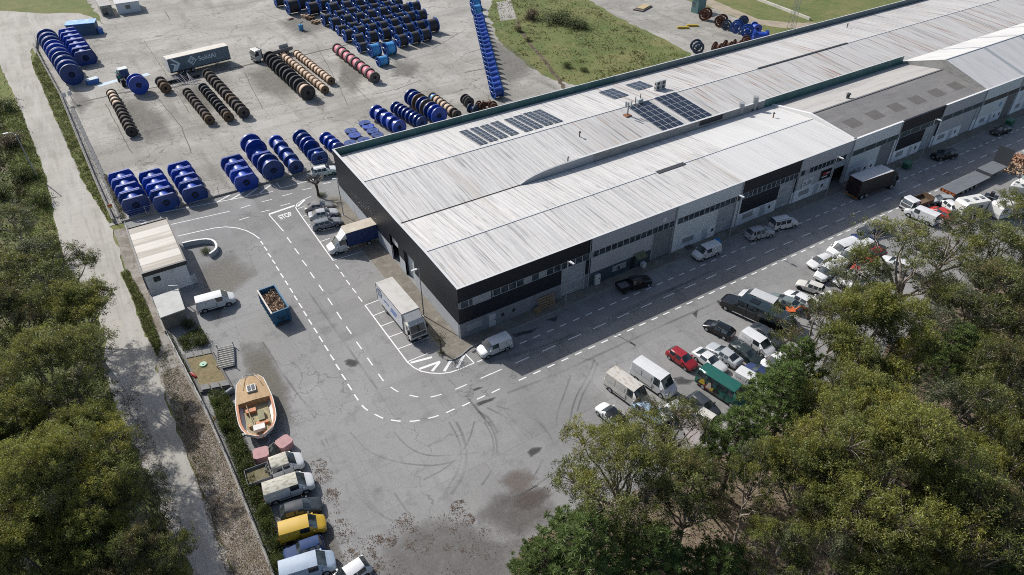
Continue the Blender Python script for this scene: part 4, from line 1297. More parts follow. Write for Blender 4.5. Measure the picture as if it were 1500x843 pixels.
ORD = ['first', 'second', 'third', 'fourth', 'fifth', 'sixth', 'seventh', 'eighth', 'ninth', 'tenth', 'eleventh', 'twelfth', 'thirteenth', 'fourteenth', 'fifteenth', 'sixteenth', 'seventeenth', 'eighteenth', 'nineteenth', 'twentieth']
PROTO = {}


def proto(kind):
    if kind not in PROTO:
        a = {'blue_round': ('blue', BLUE, BLUE, .68), 'blue_flat': ('blue', BLUE, BLUE, .58, True), 'deep_round': ('blue', BLUE2, BLUE, .66), 'deep_flat': ('blue', BLUE2, BLUE, .58, True),
             'black': ('wood', BLACKW, BLACKW, .62), 'dark': ('wood', WOODD, WOODD, .70), 'brown': ('wood', WOODB, WOODD, .72), 'grey': ('wood', WOODG, WOODG, .7),
             'cream': ('cream', WOODB, CREAM, .86), 'darkcream': ('cream', WOODD, CREAM, .84), 'pink': ('pink', WOODG, PINK, .80), 'lightblue_small': ('lightblue', WOODB, LBLUE, .8),
             'slate': ('blue', SLATE, BLUE2, .5)}
        b = {'cable': ('cable', BLUE3, CABLE, .86), 'lightblue': ('lightblue', BLUE3, LBLUE, .9), 'frame': ('frame', BLUE3, BLUE, .80), 'rust': ('rust', RUST, RUST, .55), 'slatespoke': ('blue', SLATE, SLATE, .4), 'bluespoke': ('blue', BLUE3, BLUE, .45)}
        if kind in a:
            PROTO[kind] = [make_reel(*a[kind]), False]
        else:
            PROTO[kind] = [make_reel(*b[kind], spokes=7, t=.10), False]
    return PROTO[kind]


def put_reel(kind, label, group, loc, rz, radius, width):
    p = proto(kind)
    if not p[1]:
        o = p[0]
        p[1] = True
        o.location = loc
        o.rotation_euler = (0, 0, rz)
    else:
        o = dup(p[0], loc=loc, rz=rz)
    o.scale = (radius, width, radius)
    assert 4 <= len(label.split()) <= 16, label
    return tag(o, label, 'cable reel', group)


def wpt(win, x, y):
    return (win[0] + x / win[2], win[1] + y / win[2])


def reel_row(kinds, near, far, rpx, desc, word, win, flat=False, wfill=.97, end='road'):
    """row with its discs facing the road; near/far are the photo's centres of the end discs, rpx the near disc's half width"""
    zc = .70 if flat else 1.0
    a = wpt(win, *near)
    Rm = 1.5
    for _ in range(4):
        A = G(*a, Rm * zc)
        Rm = rpx / win[2] * depth(A) / FPX
    B = G(*wpt(win, *far), Rm * zc)
    n = len(kinds)
    d = (B - A)
    d.z = 0
    L = d.length
    rz = math.atan2(d.y, d.x) - PI / 2
    w = L / n
    for i, k in enumerate(kinds):
        c = A + d * ((i + .5) / n)
        rr = random.Random(i * 7 + n)
        put_reel(k, f'{word(k)} reel, {ORD[i]} from {end} end of {desc}', 'reels in ' + desc, (c.x + rr.uniform(-.05, .05), c.y, 0), rz + rr.uniform(-.02, .02), Rm * rr.uniform(.98, 1.01), w * wfill)


def wd(k):
    return {'blue_round': 'round blue', 'blue_flat': 'flat-topped blue', 'deep_round': 'dark blue round', 'deep_flat': 'dark blue flat-topped', 'black': 'black', 'dark': 'dark wooden', 'brown': 'brown wooden',
            'grey': 'grey wooden', 'cream': 'cream-wrapped', 'darkcream': 'dark cream-wound', 'pink': 'pink-wound grey', 'lightblue_small': 'light blue wound', 'slate': 'slate blue'}[k]


Z1 = (30, 20, 7.5)
Z2 = (160, 200, 6.487)
Z3 = (300, 170, 6.8)
Z4 = (480, 90, 5.769)
Z5 = (340, 50, 6.246)
Z6 = (140, 100, 5.769)
reel_row(['deep_round'] * 3 + ['blue_round'] * 3 + ['deep_round'] * 3, (565, 672), (300, 275), 117, 'the long round row by the fence', wd, Z1)
reel_row(['deep_flat'] + ['blue_flat'] * 5, (715, 490), (530, 230), 110, 'the row near the tarp shed', wd, Z1, True)
reel_row(['deep_flat'] + ['blue_flat'] * 3, (258, 655), (118, 400), 122, 'the row beside the gravel road', wd, Z2, True)
reel_row(['deep_flat'] + ['blue_flat'] * 3, (548, 630), (405, 390), 118, 'the middle row facing the gatehouse', wd, Z2, True)
reel_row(['deep_flat'] + ['blue_flat'] * 3, (820, 555), (672, 315), 116, 'the row before the hatching', wd, Z2, True)
reel_row(['blue_flat'] * 3, (418, 665), (275, 470), 118, 'the short row beside the hatching', wd, Z3, True)
reel_row(['deep_round', 'blue_flat', 'blue_flat', 'blue_round'], (690, 545), (460, 275), 110, 'the row of biggest mixed reels', wd, Z3)
reel_row(['deep_round', 'deep_round', 'deep_round', 'blue_round'], (912, 515), (712, 260), 78, 'the slim row before the white car', wd, Z3)
reel_row(['deep_flat', 'deep_flat', 'blue_round', 'deep_round', 'deep_round'], (1140, 400), (955, 215), 88, 'the row behind the white car', wd, Z3)
reel_row(['blue_round'] * 3, (1335, 330), (1205, 225), 70, 'the bright trio beside the shed corner', wd, Z3)
reel_row(['blue_round'] * 4, (610, 560), (410, 430), 66, 'the bright row behind the parapet', wd, Z4)
reel_row(['deep_round'] * 7, (800, 520), (575, 390), 56, 'the slender row behind the parapet', wd, Z4)
reel_row(['blue_round', 'deep_round', 'grey', 'deep_round', 'brown', 'deep_round', 'deep_round'], (945, 462), (710, 300), 76, 'the big alternating blue and brown row', wd, Z4)
reel_row(['dark', 'darkcream', 'darkcream', 'darkcream', 'darkcream', 'darkcream', 'lightblue_small'], (1095, 455), (885, 300), 42, 'the cream row behind the parapet', wd, Z4)
reel_row(['grey', 'black'], (1195, 348), (1160, 318), 46, 'the lone grey and black pair', wd, Z4)
reel_row(['darkcream'] + ['black'] * 10, (695, 540), (345, 220), 70, 'the tall black row', wd, Z5)
reel_row(['cream'] * 13, (852, 512), (478, 205), 38, 'the small cream row beside the black row', wd, Z5)
reel_row(['cream'] * 12, (908, 432), (592, 180), 37, 'the outer small cream row', wd, Z5)
reel_row(['pink'] * 8, (1308, 400), (960, 130), 52, 'the pink cable row', wd, Z5)
reel_row(['dark'] * 7 + ['darkcream'] * 4, (305, 540), (135, 215), 46, 'the isolated dark row near the fence', wd, Z6)
reel_row(['brown'] + ['dark'] * 8, (965, 440), (775, 205), 42, 'the brown row before the trailer', wd, Z6)
reel_row(['brown'] + ['black'] * 9, (1125, 415), (910, 165), 44, 'the middle dark row before the trailer', wd, Z6)
reel_row(['dark', 'dark', 'dark', 'brown'] + ['dark'] * 8, (1253, 378), (950, 50), 50, 'the longest dark row beside the trailer', wd, Z6)
reel_row(['brown', 'grey'], (590, 172), (548, 112), 46, 'the short stub by the trailer tail', wd, Z6)

# black cable reels on blue frames: rows running across, counted from the near row
Z7 = (400, 0, 6.0)
rows = [[(1130, 355), (1240, 330), (1335, 305)],
        [(790, 415, 1)],
        [(752, 350), (872, 325), (985, 300), (1092, 278), (1195, 255), (1290, 235), (1392, 225, 0, 1.15)],
        [(662, 310), (763, 278), (868, 258), (965, 236), (1062, 213), (1158, 190)],
        [(602, 262, 1), (705, 235, 1), (815, 205, 1), (915, 190, 1), (1015, 170, 1), (1110, 150, 1), (1205, 150), (1300, 135)],
        [(545, 205), (650, 178), (757, 160), (862, 135), (965, 112), (1060, 98), (1155, 82), (1245, 62)],
        [(475, 172), (585, 130, 1), (690, 105, 1), (790, 85, 1), (890, 68, 1), (995, 48, 1), (1092, 30, 1)],
        [(525, 75, 0, 1.1), (648, 55), (750, 35), (850, 15), (950, 0)],
        [(350, 72, 0, 1.15), (450, 42, 0, 1.1), (555, 12), (655, -8), (750, -25)],
        [(170, 55, 0, 1.3), (260, 30, 0, 1.15), (350, 8, 0, 1.1), (440, -20), (540, -40)],
        [(55, 5, 0, 1.05), (150, -25), (250, -50)]]
rown = ['front', 'half', 'third', 'fourth', 'fifth', 'sixth', 'seventh', 'eighth', 'ninth', 'tenth', 'rearmost']
for j, row in enumerate(rows):
    for i, q in enumerate(row):
        small = len(q) > 2 and q[2]
        k = (q[3] if len(q) > 3 else 1.0) * (.80 if small else 1.0)
        Rm = 1.55 * k
        c = G(*wpt(Z7, q[0], q[1]), Rm)
        put_reel('cable', f'black cable reel, {ORD[i]} from the truck side in the {rown[j]} cable-block row', 'black cable reels in the cable block', (c.x, c.y, 0), -PI / 2 + rnd.uniform(-.05, .05), Rm, 2.55 * (k if k > 1 else .95))
for x, y, k, lab in [(890, 440, 1.55, 'light blue wound reel at the near corner of the cable block'), (1022, 425, 1.55, 'light blue wound reel touching the grey-topped one in the cable block'), (962, 535, 1.15, 'small light blue wound reel standing in front of the cable block'),
                     ]:
    c = G(*wpt(Z7, x, y), k)
    put_reel('lightblue', lab, 'light blue reels', (c.x, c.y, 0), -PI / 2 + .05, k, 2.5)

# single file of empty blue reels beside the grass
Z8 = (660, 0, 4.958)
A, B = G(*wpt(Z8, 338, 672), 1.2), G(*wpt(Z8, 205, 130), 1.2)
n = 18
for i in range(n):
    c = A.lerp(B, i / (n - 1))
    put_reel('frame', f'empty bright blue reel, {ORD[i]} from the shed end of the single file by the grass', 'empty blue reels in single file', (c.x, c.y, 0), -PI / 2 + rnd.uniform(-.03, .03), 1.22, 2.05)
for i, (x, y, lab) in enumerate([(190, 70, 'light blue wound reel at the grass end of the single file'), (180, 22, 'light blue wound reel farthest along the single file beside the grass')]):
    c = G(*wpt(Z8, x, y), 1.5)
    put_reel('lightblue', lab, 'light blue reels', (c.x, c.y, 0), -PI / 2, 1.4, 2.2)

# odd reels beyond the rear hall
Z9 = (980, 0, 8.333)
for x, y, rp, k, rz, wdt, lab in [(448, 165, 80, 'rust', -1.2, 2.0, 'rusty spoked reel beside the teal cabin'), (640, 245, 80, 'rust', -1.2, 2.0, 'dark rusty spoked reel, the next one after the teal cabin pair'),
                                  (705, 300, 62, 'slatespoke', -1.1, 1.7, 'slate spoked reel with pale edges between rusty and blue reels'), (830, 315, 82, 'bluespoke', -1.1, 1.9, 'blue spoked reel standing in the odd line by the dirt track'),
                                  (905, 255, 70, 'slate', -1.0, 1.6, 'slate blue reel half hidden behind the blue spoked ones'), (960, 370, 82, 'bluespoke', -.9, 2.0, 'bright blue spoked reel nearest the blue drum reel'),
                                  (1060, 330, 62, 'blue_round', -.4, 2.3, 'bright blue solid reel set crosswise at the end of the odd line'), (1115, 435, 85, 'blue_round', .9, 3.4, 'wide blue drum reel lying against the rear parapet'),
                                  (345, 560, 85, 'slatespoke', -.5, 2.1, 'lone slate spoked reel at the corner of grass and concrete'), (592, 575, 72, 'rust', .2, 1.8, 'rusty reel peeking over the parapet, closest to the lone slate reel'),
                                  (718, 545, 62, 'rust', .2, 1.7, 'rusty reel with a pinkish drum behind the parapet'), (830, 535, 62, 'rust', .3, 1.6, 'brown rusty reel behind the parapet, between two others'), (950, 495, 62, 'rust', -.6, 1.7, 'dark rusty reel behind the parapet below the blue reels')]:
    Rm = 1.5
    for _ in range(3):
        c = G(*wpt(Z9, x, y), Rm)
        Rm = rp / Z9[2] * depth(c) / FPX
    put_reel(k, lab, 'odd reels beyond the rear hall', (c.x, c.y, 0), rz, Rm * .88, wdt)
for x, y, rp, k, rz, wdt, lab in [(1290, 378, 40, 'rust', .3, 1.3, 'low rusty reel near the end of the blue single file'), (1345, 360, 34, 'rust', 1.2, 1.6, 'rusty reel with pale windings by the end of the blue single file'), (1400, 385, 40, 'rust', -.3, 1.4, 'brown rusty reel touching the parapet below the blue single file'), (1225, 402, 40, 'slate', .4, 1.5, 'slate blue reel lying low behind the parapet after the grey pair')]:
    Rm = 1.2
    for _ in range(3):
        c = G(*wpt(Z4, x, y), Rm)
        Rm = rp / Z4[2] * depth(c) / FPX
    put_reel(k, lab, 'odd reels behind the parapet', (c.x, c.y, 0), rz, Rm, wdt)

# loose flanges lying flat between the blue rows
for i, (x, y, lab) in enumerate([(312, 522, 'loose blue reel flange lying flat, uppermost of the pile by the bright row'), (342, 550, 'loose paler blue flange lying flat under the uppermost one'), (195, 587, 'loose dark blue flange lying flat on the trio side'), (380, 587, 'loose blue flange lying flat beside the bright row'),
                                 (228, 625, 'loose light blue flange lying flat in the middle of the flange pile'), (420, 622, 'loose blue flange lying flat closest to the bright row foot'), (190, 690, 'dark loose flange lying flat half behind the parapet'), (305, 665, 'dark loose flange leaning over another behind the parapet')]):
    c = G(*wpt(Z4, x, y), .4)
    t = thing('reel_flange', lab, 'reel flange', (c.x, c.y, 0), rnd.uniform(0, 3), 'loose flanges lying flat')
    m = MB()
    m.tube([(0, 0, .3), (0, 0, .48)], 1.2, 26)
    m.build('disc', [BLUE2, BLUE][i in (1, 4)], t, True)
    MB().tube([(0, 0, .48), (0, 0, .5)], .18, 12).build('hub', HOLE, t)
    MB().box(-.9, .9, -.5, -.3, 0, .3).box(-.9, .9, .3, .5, 0, .3).build('bearer', WOODB, t)
# ================================================================== VEHICLES
SPEC = {
    'hatch': dict(L=4.0, W=1.72, H=1.47, zb=.93, zn=.72, zc=.98, xc=.98, xf=.28, xr=-1.42, xb=-1.90, zd=.98, pil=[-.55], nside=2, xw=(1.25, -1.22)),
    'sedan': dict(L=4.6, W=1.78, H=1.42, zb=.92, zn=.72, zc=.96, xc=1.02, xf=.25, xr=-1.05, xb=-1.72, zd=1.0, pil=[-.45], nside=2, xw=(1.40, -1.32)),
    'estate': dict(L=4.7, W=1.80, H=1.46, zb=.93, zn=.72, zc=.97, xc=1.05, xf=.28, xr=-1.78, xb=-2.25, zd=.99, pil=[-.45, -1.3], nside=3, xw=(1.42, -1.36)),
    'suv': dict(L=4.5, W=1.84, H=1.66, zb=1.06, zn=.92, zc=1.13, xc=1.0, xf=.3, xr=-1.75, xb=-2.15, zd=1.1, pil=[-.5, -1.3], nside=3, xw=(1.38, -1.34)),
    'vanlet': dict(L=4.4, W=1.80, H=1.84, zb=1.12, zn=.92, zc=1.16, xc=1.42, xf=.72, xr=-2.05, xb=-2.16, zd=1.05, pil=[-.25], nside=1, xw=(1.38, -1.32), van=1),
    'mpv': dict(L=4.5, W=1.82, H=1.82, zb=1.08, zn=.92, zc=1.14, xc=1.40, xf=.70, xr=-1.98, xb=-2.18, zd=1.08, pil=[-.2, -1.2], nside=3, xw=(1.40, -1.34), van=1),
    'midvan': dict(L=4.95, W=1.92, H=1.95, zb=1.18, zn=.98, zc=1.24, xc=1.72, xf=.98, xr=-2.35, xb=-2.44, zd=1.05, pil=[.05], nside=1, xw=(1.50, -1.55), van=1),
    'bigvan': dict(L=5.7, W=2.02, H=2.5, zb=1.35, zn=1.05, zc=1.38, xc=2.15, xf=1.45, xr=-2.72, xb=-2.82, zd=1.2, pil=[.5], nside=1, xw=(1.85, -1.75), van=1),
    'minibus': dict(L=6.3, W=2.05, H=2.42, zb=1.35, zn=1.1, zc=1.42, xc=2.55, xf=1.9, xr=-3.0, xb=-3.1, zd=1.35, pil=[.9, -.4, -1.7], nside=4, xw=(2.0, -1.9), van=1),
    'boxy': dict(L=3.7, W=1.52, H=1.50, zb=.92, zn=.78, zc=.95, xc=.62, xf=.22, xr=-1.5, xb=-1.74, zd=.9, pil=[-.45, -1.1], nside=3, xw=(1.2, -1.2)),
    'limo': dict(L=9.4, W=2.3, H=2.55, zb=1.45, zn=1.15, zc=1.4, xc=2.75, xf=2.2, xr=-4.4, xb=-4.6, zd=1.4, pil=[.9, -.5, -1.9, -3.3], nside=5, xw=(3.6, -2.9), van=1),
    'coupe': dict(L=4.5, W=1.78, H=1.36, zb=.90, zn=.70, zc=.94, xc=.85, xf=.08, xr=-.95, xb=-1.75, zd=.96, pil=[], nside=1, xw=(1.38, -1.30)),
    'cabmid': dict(L=2.9, W=1.92, H=1.95, zb=1.18, zn=.98, zc=1.24, xc=.70, xf=-.04, xr=-1.36, xb=-1.42, zd=1.1, pil=[-.7], nside=2, xw=(.48,), van=1),
    'pickcab': dict(L=3.3, W=1.75, H=1.72, zb=1.05, zn=.92, zc=1.08, xc=.35, xf=-.2, xr=-1.5, xb=-1.62, zd=1.05, pil=[-.85], nside=2, xw=(.95,)),
}


def loft_car(root, sp, pm, roofm=None, glass=GLASS, name='body'):
    L, W2, H = sp['L'], sp['W'] / 2, sp['H']
    van = sp.get('van', 0)
    wr = .86 if van else .72
    zb, zn, zc, zd = sp['zb'], sp['zn'], sp['zc'], sp['zd']
    S = []

    def st(x, wb, zlo, zm, wbelt, zbelt, w4, z4, zt):
        S.append((x, [(wb * .86 * W2, zlo), (wb * W2, zlo + .16), (min(1, wb * 1.02) * W2, zm), (wbelt * W2, zbelt), (w4 * W2, z4), (w4 * .62 * W2, zt - .02), (0, zt)]))
    hx = L / 2
    st(hx, .70, .34, .48, .66, zn - .16, .60, zn - .10, zn - .07)
    st(hx - .12, .90, .24, .5, .86, zn - .06, .76, zn, zn + .03)
    st(hx - .42, .98, .20, .56, .95, zn + .02, .84, zn + .07, zn + .11)
    st(sp['xc'], 1.0, .20, .6, .97, zb, .84, zc, zc + .03)
    ic = len(S) - 1
    st(sp['xf'], 1.0, .20, .6, .965, zb + .01, wr * 1.0, H - .10, H - .02)
    ir = len(S) - 1
    glass_seg = []
    xs = []
    for p in sp['pil']:
        xs += [p + .05, p - .05]
    xs.append(sp['xr'])
    prev_pillar = False
    k = 0
    for i, x in enumerate(xs):
        t = (sp['xf'] - x) / max(.01, sp['xf'] - sp['xr'])
        dz = -.0 if van else -.03 * t
        st(x, 1.0, .20, .6, .965 - (.0 if van else .01 * t), zb + .02 + (.05 * t if not van else 0), wr, H - .08 + dz, H + .01 + dz)
        if i % 2 == 0 and k < sp['nside']:
            glass_seg.append(len(S) - 2)
            k += 1
    il = len(S) - 1
    st(sp['xb'], .99, .22, .6, .95, zd - .02, .80 if not van else .90, zd + .01, zd + .04)
    ib = len(S) - 1
    if sp['xb'] > -hx + .3:
        st(-hx + .22, .97, .24, .58, .92, zd - .04, .80, zd, zd + .03)
    st(-hx + .03, .94, .26, .56, .90, zd - .16, .80, zd - .13, zd - .11)
    st(-hx, .86, .32, .52, .82, zd - .26, .74, zd - .24, zd - .23)
    P, body = [], MB()
    m = len(S[0][1])
    parts = {}
    V = []
    for x, ring in S:
        row = [(x, y, z) for y, z in ring] + [(x, -y, z) for y, z in ring[-2::-1]]
        V.append(row)
    n = len(V[0])
    fb, fm = [], []
    side = {}
    for i in range(len(S) - 1):
        for j in range(n - 1):
            q = [V[i][j], V[i + 1][j], V[i + 1][j + 1], V[i][j + 1]]
            jj = j if j < m - 1 else 2 * m - 3 - j
            if i == ic and jj >= 4:
                parts.setdefault('windscreen', []).append(q)
            elif i == il and jj >= 4:
                parts.setdefault('rear_window', []).append(q)
            elif jj == 3 and i in glass_seg:
                side.setdefault((i, j < m - 1), []).append(q)
            else:
                o = i * n
                fb.append((o + j, o + n + j, o + n + j + 1, o + j + 1))
                fm.append(1 if (roofm and ir <= i < il and jj >= 4) else (2 if jj <= 0 else 0))
    allv = [v for row in V for v in row]
    body.v = allv
    body.f = fb + [tuple(range(n - 1, -1, -1)), tuple((len(S) - 1) * n + k for k in range(n))]
    body.mi = fm + [0, 0]
    # dark wheel housings
    rw = sp.get('rw', .31 if L < 4.8 or L < 3.4 else .35)
    for xw in sp['xw']:
        for s in (-1, 1):
            pts = []
            for k in range(17):
                a = PI * k / 16
                pts.append((xw + rw * 1.22 * math.cos(a), s * (W2 + .006), rw + rw * 1.18 * math.sin(a)))
            pts += [(xw - rw * 1.22, s * (W2 + .006), .16), (xw + rw * 1.22, s * (W2 + .006), .16)]
            body.add(pts, [tuple(range(len(pts)))] if s < 0 else [tuple(range(len(pts) - 1, -1, -1))], 2)
    bo = body.build(name, [pm, roofm or pm, BLACK], root, True, 32)
    for k, fs in parts.items():
        g = MB()
        for q in fs:
            g.add(q, [(0, 1, 2, 3)])
        g.build(k, glass, root, False)
    for key, fs in side.items():
        g = MB()
        for q in fs:
            s = 1 if q[0][1] > 0 else -1
            c = Vector((sum(v[0] for v in q) / 4, sum(v[1] for v in q) / 4, sum(v[2] for v in q) / 4))
            g.add([tuple(Vector(v).lerp(c, .06) + Vector((0, s * .008, 0))) for v in q], [(0, 1, 2, 3)])
        g.build('side_window', glass, root)
    return bo


def wheel(root, x, y, r, w=.2, rim=CHROME):
    s = 1 if y > 0 else -1
    m = MB()
    m.tube([(x, y - s * w, r), (x, y - s * .03, r), (x, y, r)], [r, r, r * .90], 18)
    o = m.build('wheel', BLACK, root, True)
    h = MB()
    h.tube([(x, y - s * .01, r), (x, y + s * .012, r)], [r * .66, r * .60], 14)
    for k in range(5):
        a = 2 * PI * k / 5
        h.bar((x, y + s * .014, r), (x + r * .55 * math.cos(a), y + s * .014, r + r * .55 * math.sin(a)), .03)
    h.build('rim', rim, o)


def car(name, label, cat, front, rear, kind, pm, win=None, roofm=None, group=None, extras=(), rim=CHROME, z=.55, glass=GLASS, rev=False):
    sp = SPEC[kind]
    a = G(*(wpt(win, *front) if win else front), z)
    b = G(*(wpt(win, *rear) if win else rear), z)
    if rev:
        a, b = b, a
    c = (a + b) / 2
    rz = math.atan2(a.y - b.y, a.x - b.x)
    t = thing(name, label, cat, (c.x, c.y, 0), rz, group)
    loft_car(t, sp, pm, roofm, glass)
    finish_car(t, sp, pm, rim, extras)
    return t


def finish_car(t, sp, pm, rim=CHROME, extras=(), lights=True):
    L, W2, H = sp['L'], sp['W'] / 2, sp['H']
    rw = .31 if L < 4.8 else .35
    for xw in sp['xw']:
        for s in (-1, 1):
            wheel(t, xw, s * (W2 + .018), rw, .2, rim)
    zn, zd = sp['zn'], sp['zd']
    for s in (-1, 1):
        m = MB()
        for xp in [sp['xf'] + .28] + [p for p in sp['pil']]:
            m.box(xp - .018, xp + .018, min(s * W2 * .99, s * (W2 * 1.02 + .004)), max(s * W2 * .99, s * (W2 * 1.02 + .004)), .36, sp['zb'] - .06)
        m.box(-L / 2 + .5, L / 2 - .5, min(s * W2 * .98, s * (W2 + .006)), max(s * W2 * .98, s * (W2 + .006)), .2, .30)
        m.build('door_seam', BLACK, t)
    for s in (-1, 1):
        m = MB()
        y0 = s * W2 * .60
        m.add([(L / 2 - .01, y0, zn - .22), (L / 2 - .12, s * W2 * .89, zn - .20), (L / 2 - .14, s * W2 * .87, zn - .04), (L / 2 - .02, y0, zn - .10),
               (L / 2 - .30, y0, zn - .15), (L / 2 - .36, s * W2 * .93, zn - .12), (L / 2 - .34, s * W2 * .86, zn + .025), (L / 2 - .25, y0, zn + .03)],
              [(0, 1, 2, 3), (3, 2, 6, 7), (1, 5, 6, 2), (0, 3, 7, 4)])
        m.build('headlight', LAMPGL, t)
        m = MB()
        if sp.get('van') and not sp.get('open'):
            m.box(-L / 2 - .008, -L / 2 + .12, s * W2 * .78 - .07, s * W2 * .78 + .07, .75, zd + .1)
        else:
            m.box(-L / 2 - .008, -L / 2 + .16, s * W2 * .70 - .15, s * W2 * .70 + .15, zd - .40, zd - .26)
        m.build('tail_light', REDL, t)
        mm = MB().box(sp['xc'] - .42, sp['xc'] - .26, min(s * W2 * .98, s * (W2 + .17)), max(s * W2 * .98, s * (W2 + .17)), sp['zb'] + .0, sp['zb'] + .15)
        mm.build('mirror', pm, t)
    g = MB().box(L / 2 - .05, L / 2 + .006, -W2 * .5, W2 * .5, .28, .44)
    g.build('grille', BLACK, t)
    MB().box(L / 2 - .02, L / 2 + .014, -.26, .26, .45, .55).build('number_plate', PLATE, t)
    MB().box(-L / 2 - .014, -L / 2 + .02, -.26, .26, .52, .62).build('number_plate', PLATE, t)
    for e in extras:
        if e == 'roofbars':
            for s in (-1, 1):
                MB().box(sp['xr'] + .1, sp['xf'] - .1, s * W2 * .66 - .02, s * W2 * .66 + .02, H - .01, H + .06).build('roof_rail', GALV, t)
        if e == 'sunroof':
            MB().box(-.55, .05, -.42, .42, H - .03, H + .022).build('sunroof', GLASS, t)
        if e == 'panels':
            for s in (-1, 1):
                for x0, x1 in ((sp['pil'][0] - .25, sp['xr'] + .15),):
                    m = MB()
                    xm = (x0 + x1) / 2
                    for a, b in ((x0, xm - .06), (xm + .06, x1)):
                        y = s * W2 * .975
                        m.quad((a, y * 1.003, sp['zb'] + .08), (b, y * 1.003, sp['zb'] + .08), (b, s * W2 * .925, H - .30), (a, s * W2 * .925, H - .30))
                    m.build('side_panel', pm, t)
                m = MB().box(sp['xr'] + .05, sp['pil'][0] - .1, min(s * W2 * 1.0, s * (W2 + .012)), max(s * W2 * 1.0, s * (W2 + .012)), .55, .63)
                m.build('rub_strip', BLACK, t)


WHT = paint('white', (.66, .67, .67))
WHT2 = paint('old_white', (.60, .585, .54), .5, .5)
SILV = paint('silver', (.40, .42, .44), .3)
GREYP = surf('paint_slate_grey', (.04, .048, .06), [((.08, .085, .09), 1.2, 5, .5, .75, .5)], rough=.4, spec=.3)
BLKP = paint('black', (.008, .009, .011), .2, .06)
REDP = paint('red', (.30, .014, .022), .28)
NAVY = paint('navy', (.02, .035, .11), .3)
DGREEN = paint('dark_green', (.022, .034, .032), .3)
BUSG = paint('bus_green', (.012, .105, .083), .35)
YELP = paint('yellow', (.52, .33, .022), .45)
BLUP = surf('paint_dull_blue', (.022, .05, .14), [((.05, .08, .17), 1.2, 5, .5, .75, .5)], rough=.6, spec=.2)
CHAMP = paint('grey_brown', (.22, .215, .205), .3)
GRGR = paint('grey_green', (.16, .20, .20), .3)
LBLU = paint('pale_blue_silver', (.36, .44, .54), .4, .4)
MOSSY = surf('mossy_roof', (.50, .485, .42), [((.22, .2, .12), (1.6, 4, 1), 6, .48, .66, .85), ((.12, .12, .06), 3, 6, .6, .76, .7)], rough=.85)
RUSTYROOF = surf('rusty_van_roof', (.52, .50, .46), [((.26, .19, .13), (1.2, 3, 1), 6, .5, .68, .75), ((.14, .1, .07), 3, 6, .62, .78, .7)], rough=.85)

WA = (330, 630, 3.959)
WB = (860, 400, 4.96)
WC = (860, 500, 4.96)
WD = (1060, 330, 5.62)
WE = (1280, 200, 6.486)
# --- along the ivy strip
car('parked_van', 'dirty white mid-size van with mossy roof parked beside the crew-cab truck', 'van', (496, 300), (244, 386), 'midvan', WHT, WA, MOSSY, extras=('panels',))
car('parked_car', 'dark grey hatchback with dusty glass squeezed between white and yellow vans', 'car', (548, 430), (332, 490), 'hatch', GREYP, WA, extras=())
car('parked_van', 'small yellow van parked in the ivy row', 'van', (562, 545), (336, 612), 'vanlet', YELP, WA, extras=('panels',), rim=BLACK)
car('parked_car', 'old dull blue boxy car with its bonnet towards the ivy', 'car', (350, 735), (562, 660), 'boxy', BLUP, WA, rim=BLACK)
car('parked_van', 'pale blue silver van with a damaged black nose', 'van', (606, 765), (352, 845), 'midvan', LBLU, WA, extras=('panels',))
car('parked_car', 'small white car cut off by the bottom edge of the picture', 'car', (640, 900), (795, 795), 'hatch', WHT, WA)
car('parked_van', 'clean white van parked in front of the gatehouse', 'van', (850, 640), (612, 705), 'midvan', WHT, (160, 300, 4.683), extras=('panels',))
# --- bays and kerb by the sheds
car('parked_car', 'grey-brown saloon in the first bay under the bare tree', 'car', (512, 375), (366, 398), 'sedan', CHAMP, W2)
car('parked_car', 'silver grey hatchback in the middle of the three grey cars', 'car', (540, 412), (388, 442), 'sedan', SILV, W2)
car('parked_car', 'slate grey estate with roof rails beside the blue curtain truck', 'car', (558, 460), (404, 498), 'estate', paint('mid_slate', (.17, .19, .22), .3), W2, extras=('roofbars',))
car('parked_car', 'white crossover car by the shed corner below the blue reels', 'car', (540, 180), (398, 208), 'suv', WHT, W2, extras=('roofbars',))
car('parked_van', 'small white van on the road at the black shed corner', 'van', (8, 443), (172, 375), 'vanlet', WHT, W5, extras=('panels',))
car('parked_van', 'small white van with a blue bag behind it on the front road', 'van', (210, 832), (335, 785), 'vanlet', WHT, (960, 150, 3.667), extras=('panels',))
car('parked_car', 'silver grey estate parked behind the white people carrier', 'car', (628, 690), (492, 722), 'suv', SILV, (960, 150, 3.667), extras=('roofbars',))
car('parked_car', 'white people carrier with dark windows parked on the front road', 'car', (752, 640), (620, 668), 'mpv', WHT, (960, 150, 3.667), extras=('roofbars',))
car('parked_car', 'black car parked on the road beyond the green bin and lorry', 'car', (576, 195), (752, 168), 'suv', BLKP, WE)
car('parked_car', 'black car farthest along the sheds, close to a green bin', 'car', (968, 530), (1100, 497), 'hatch', BLKP, (1220, 70, 4.214), extras=('sunroof',))
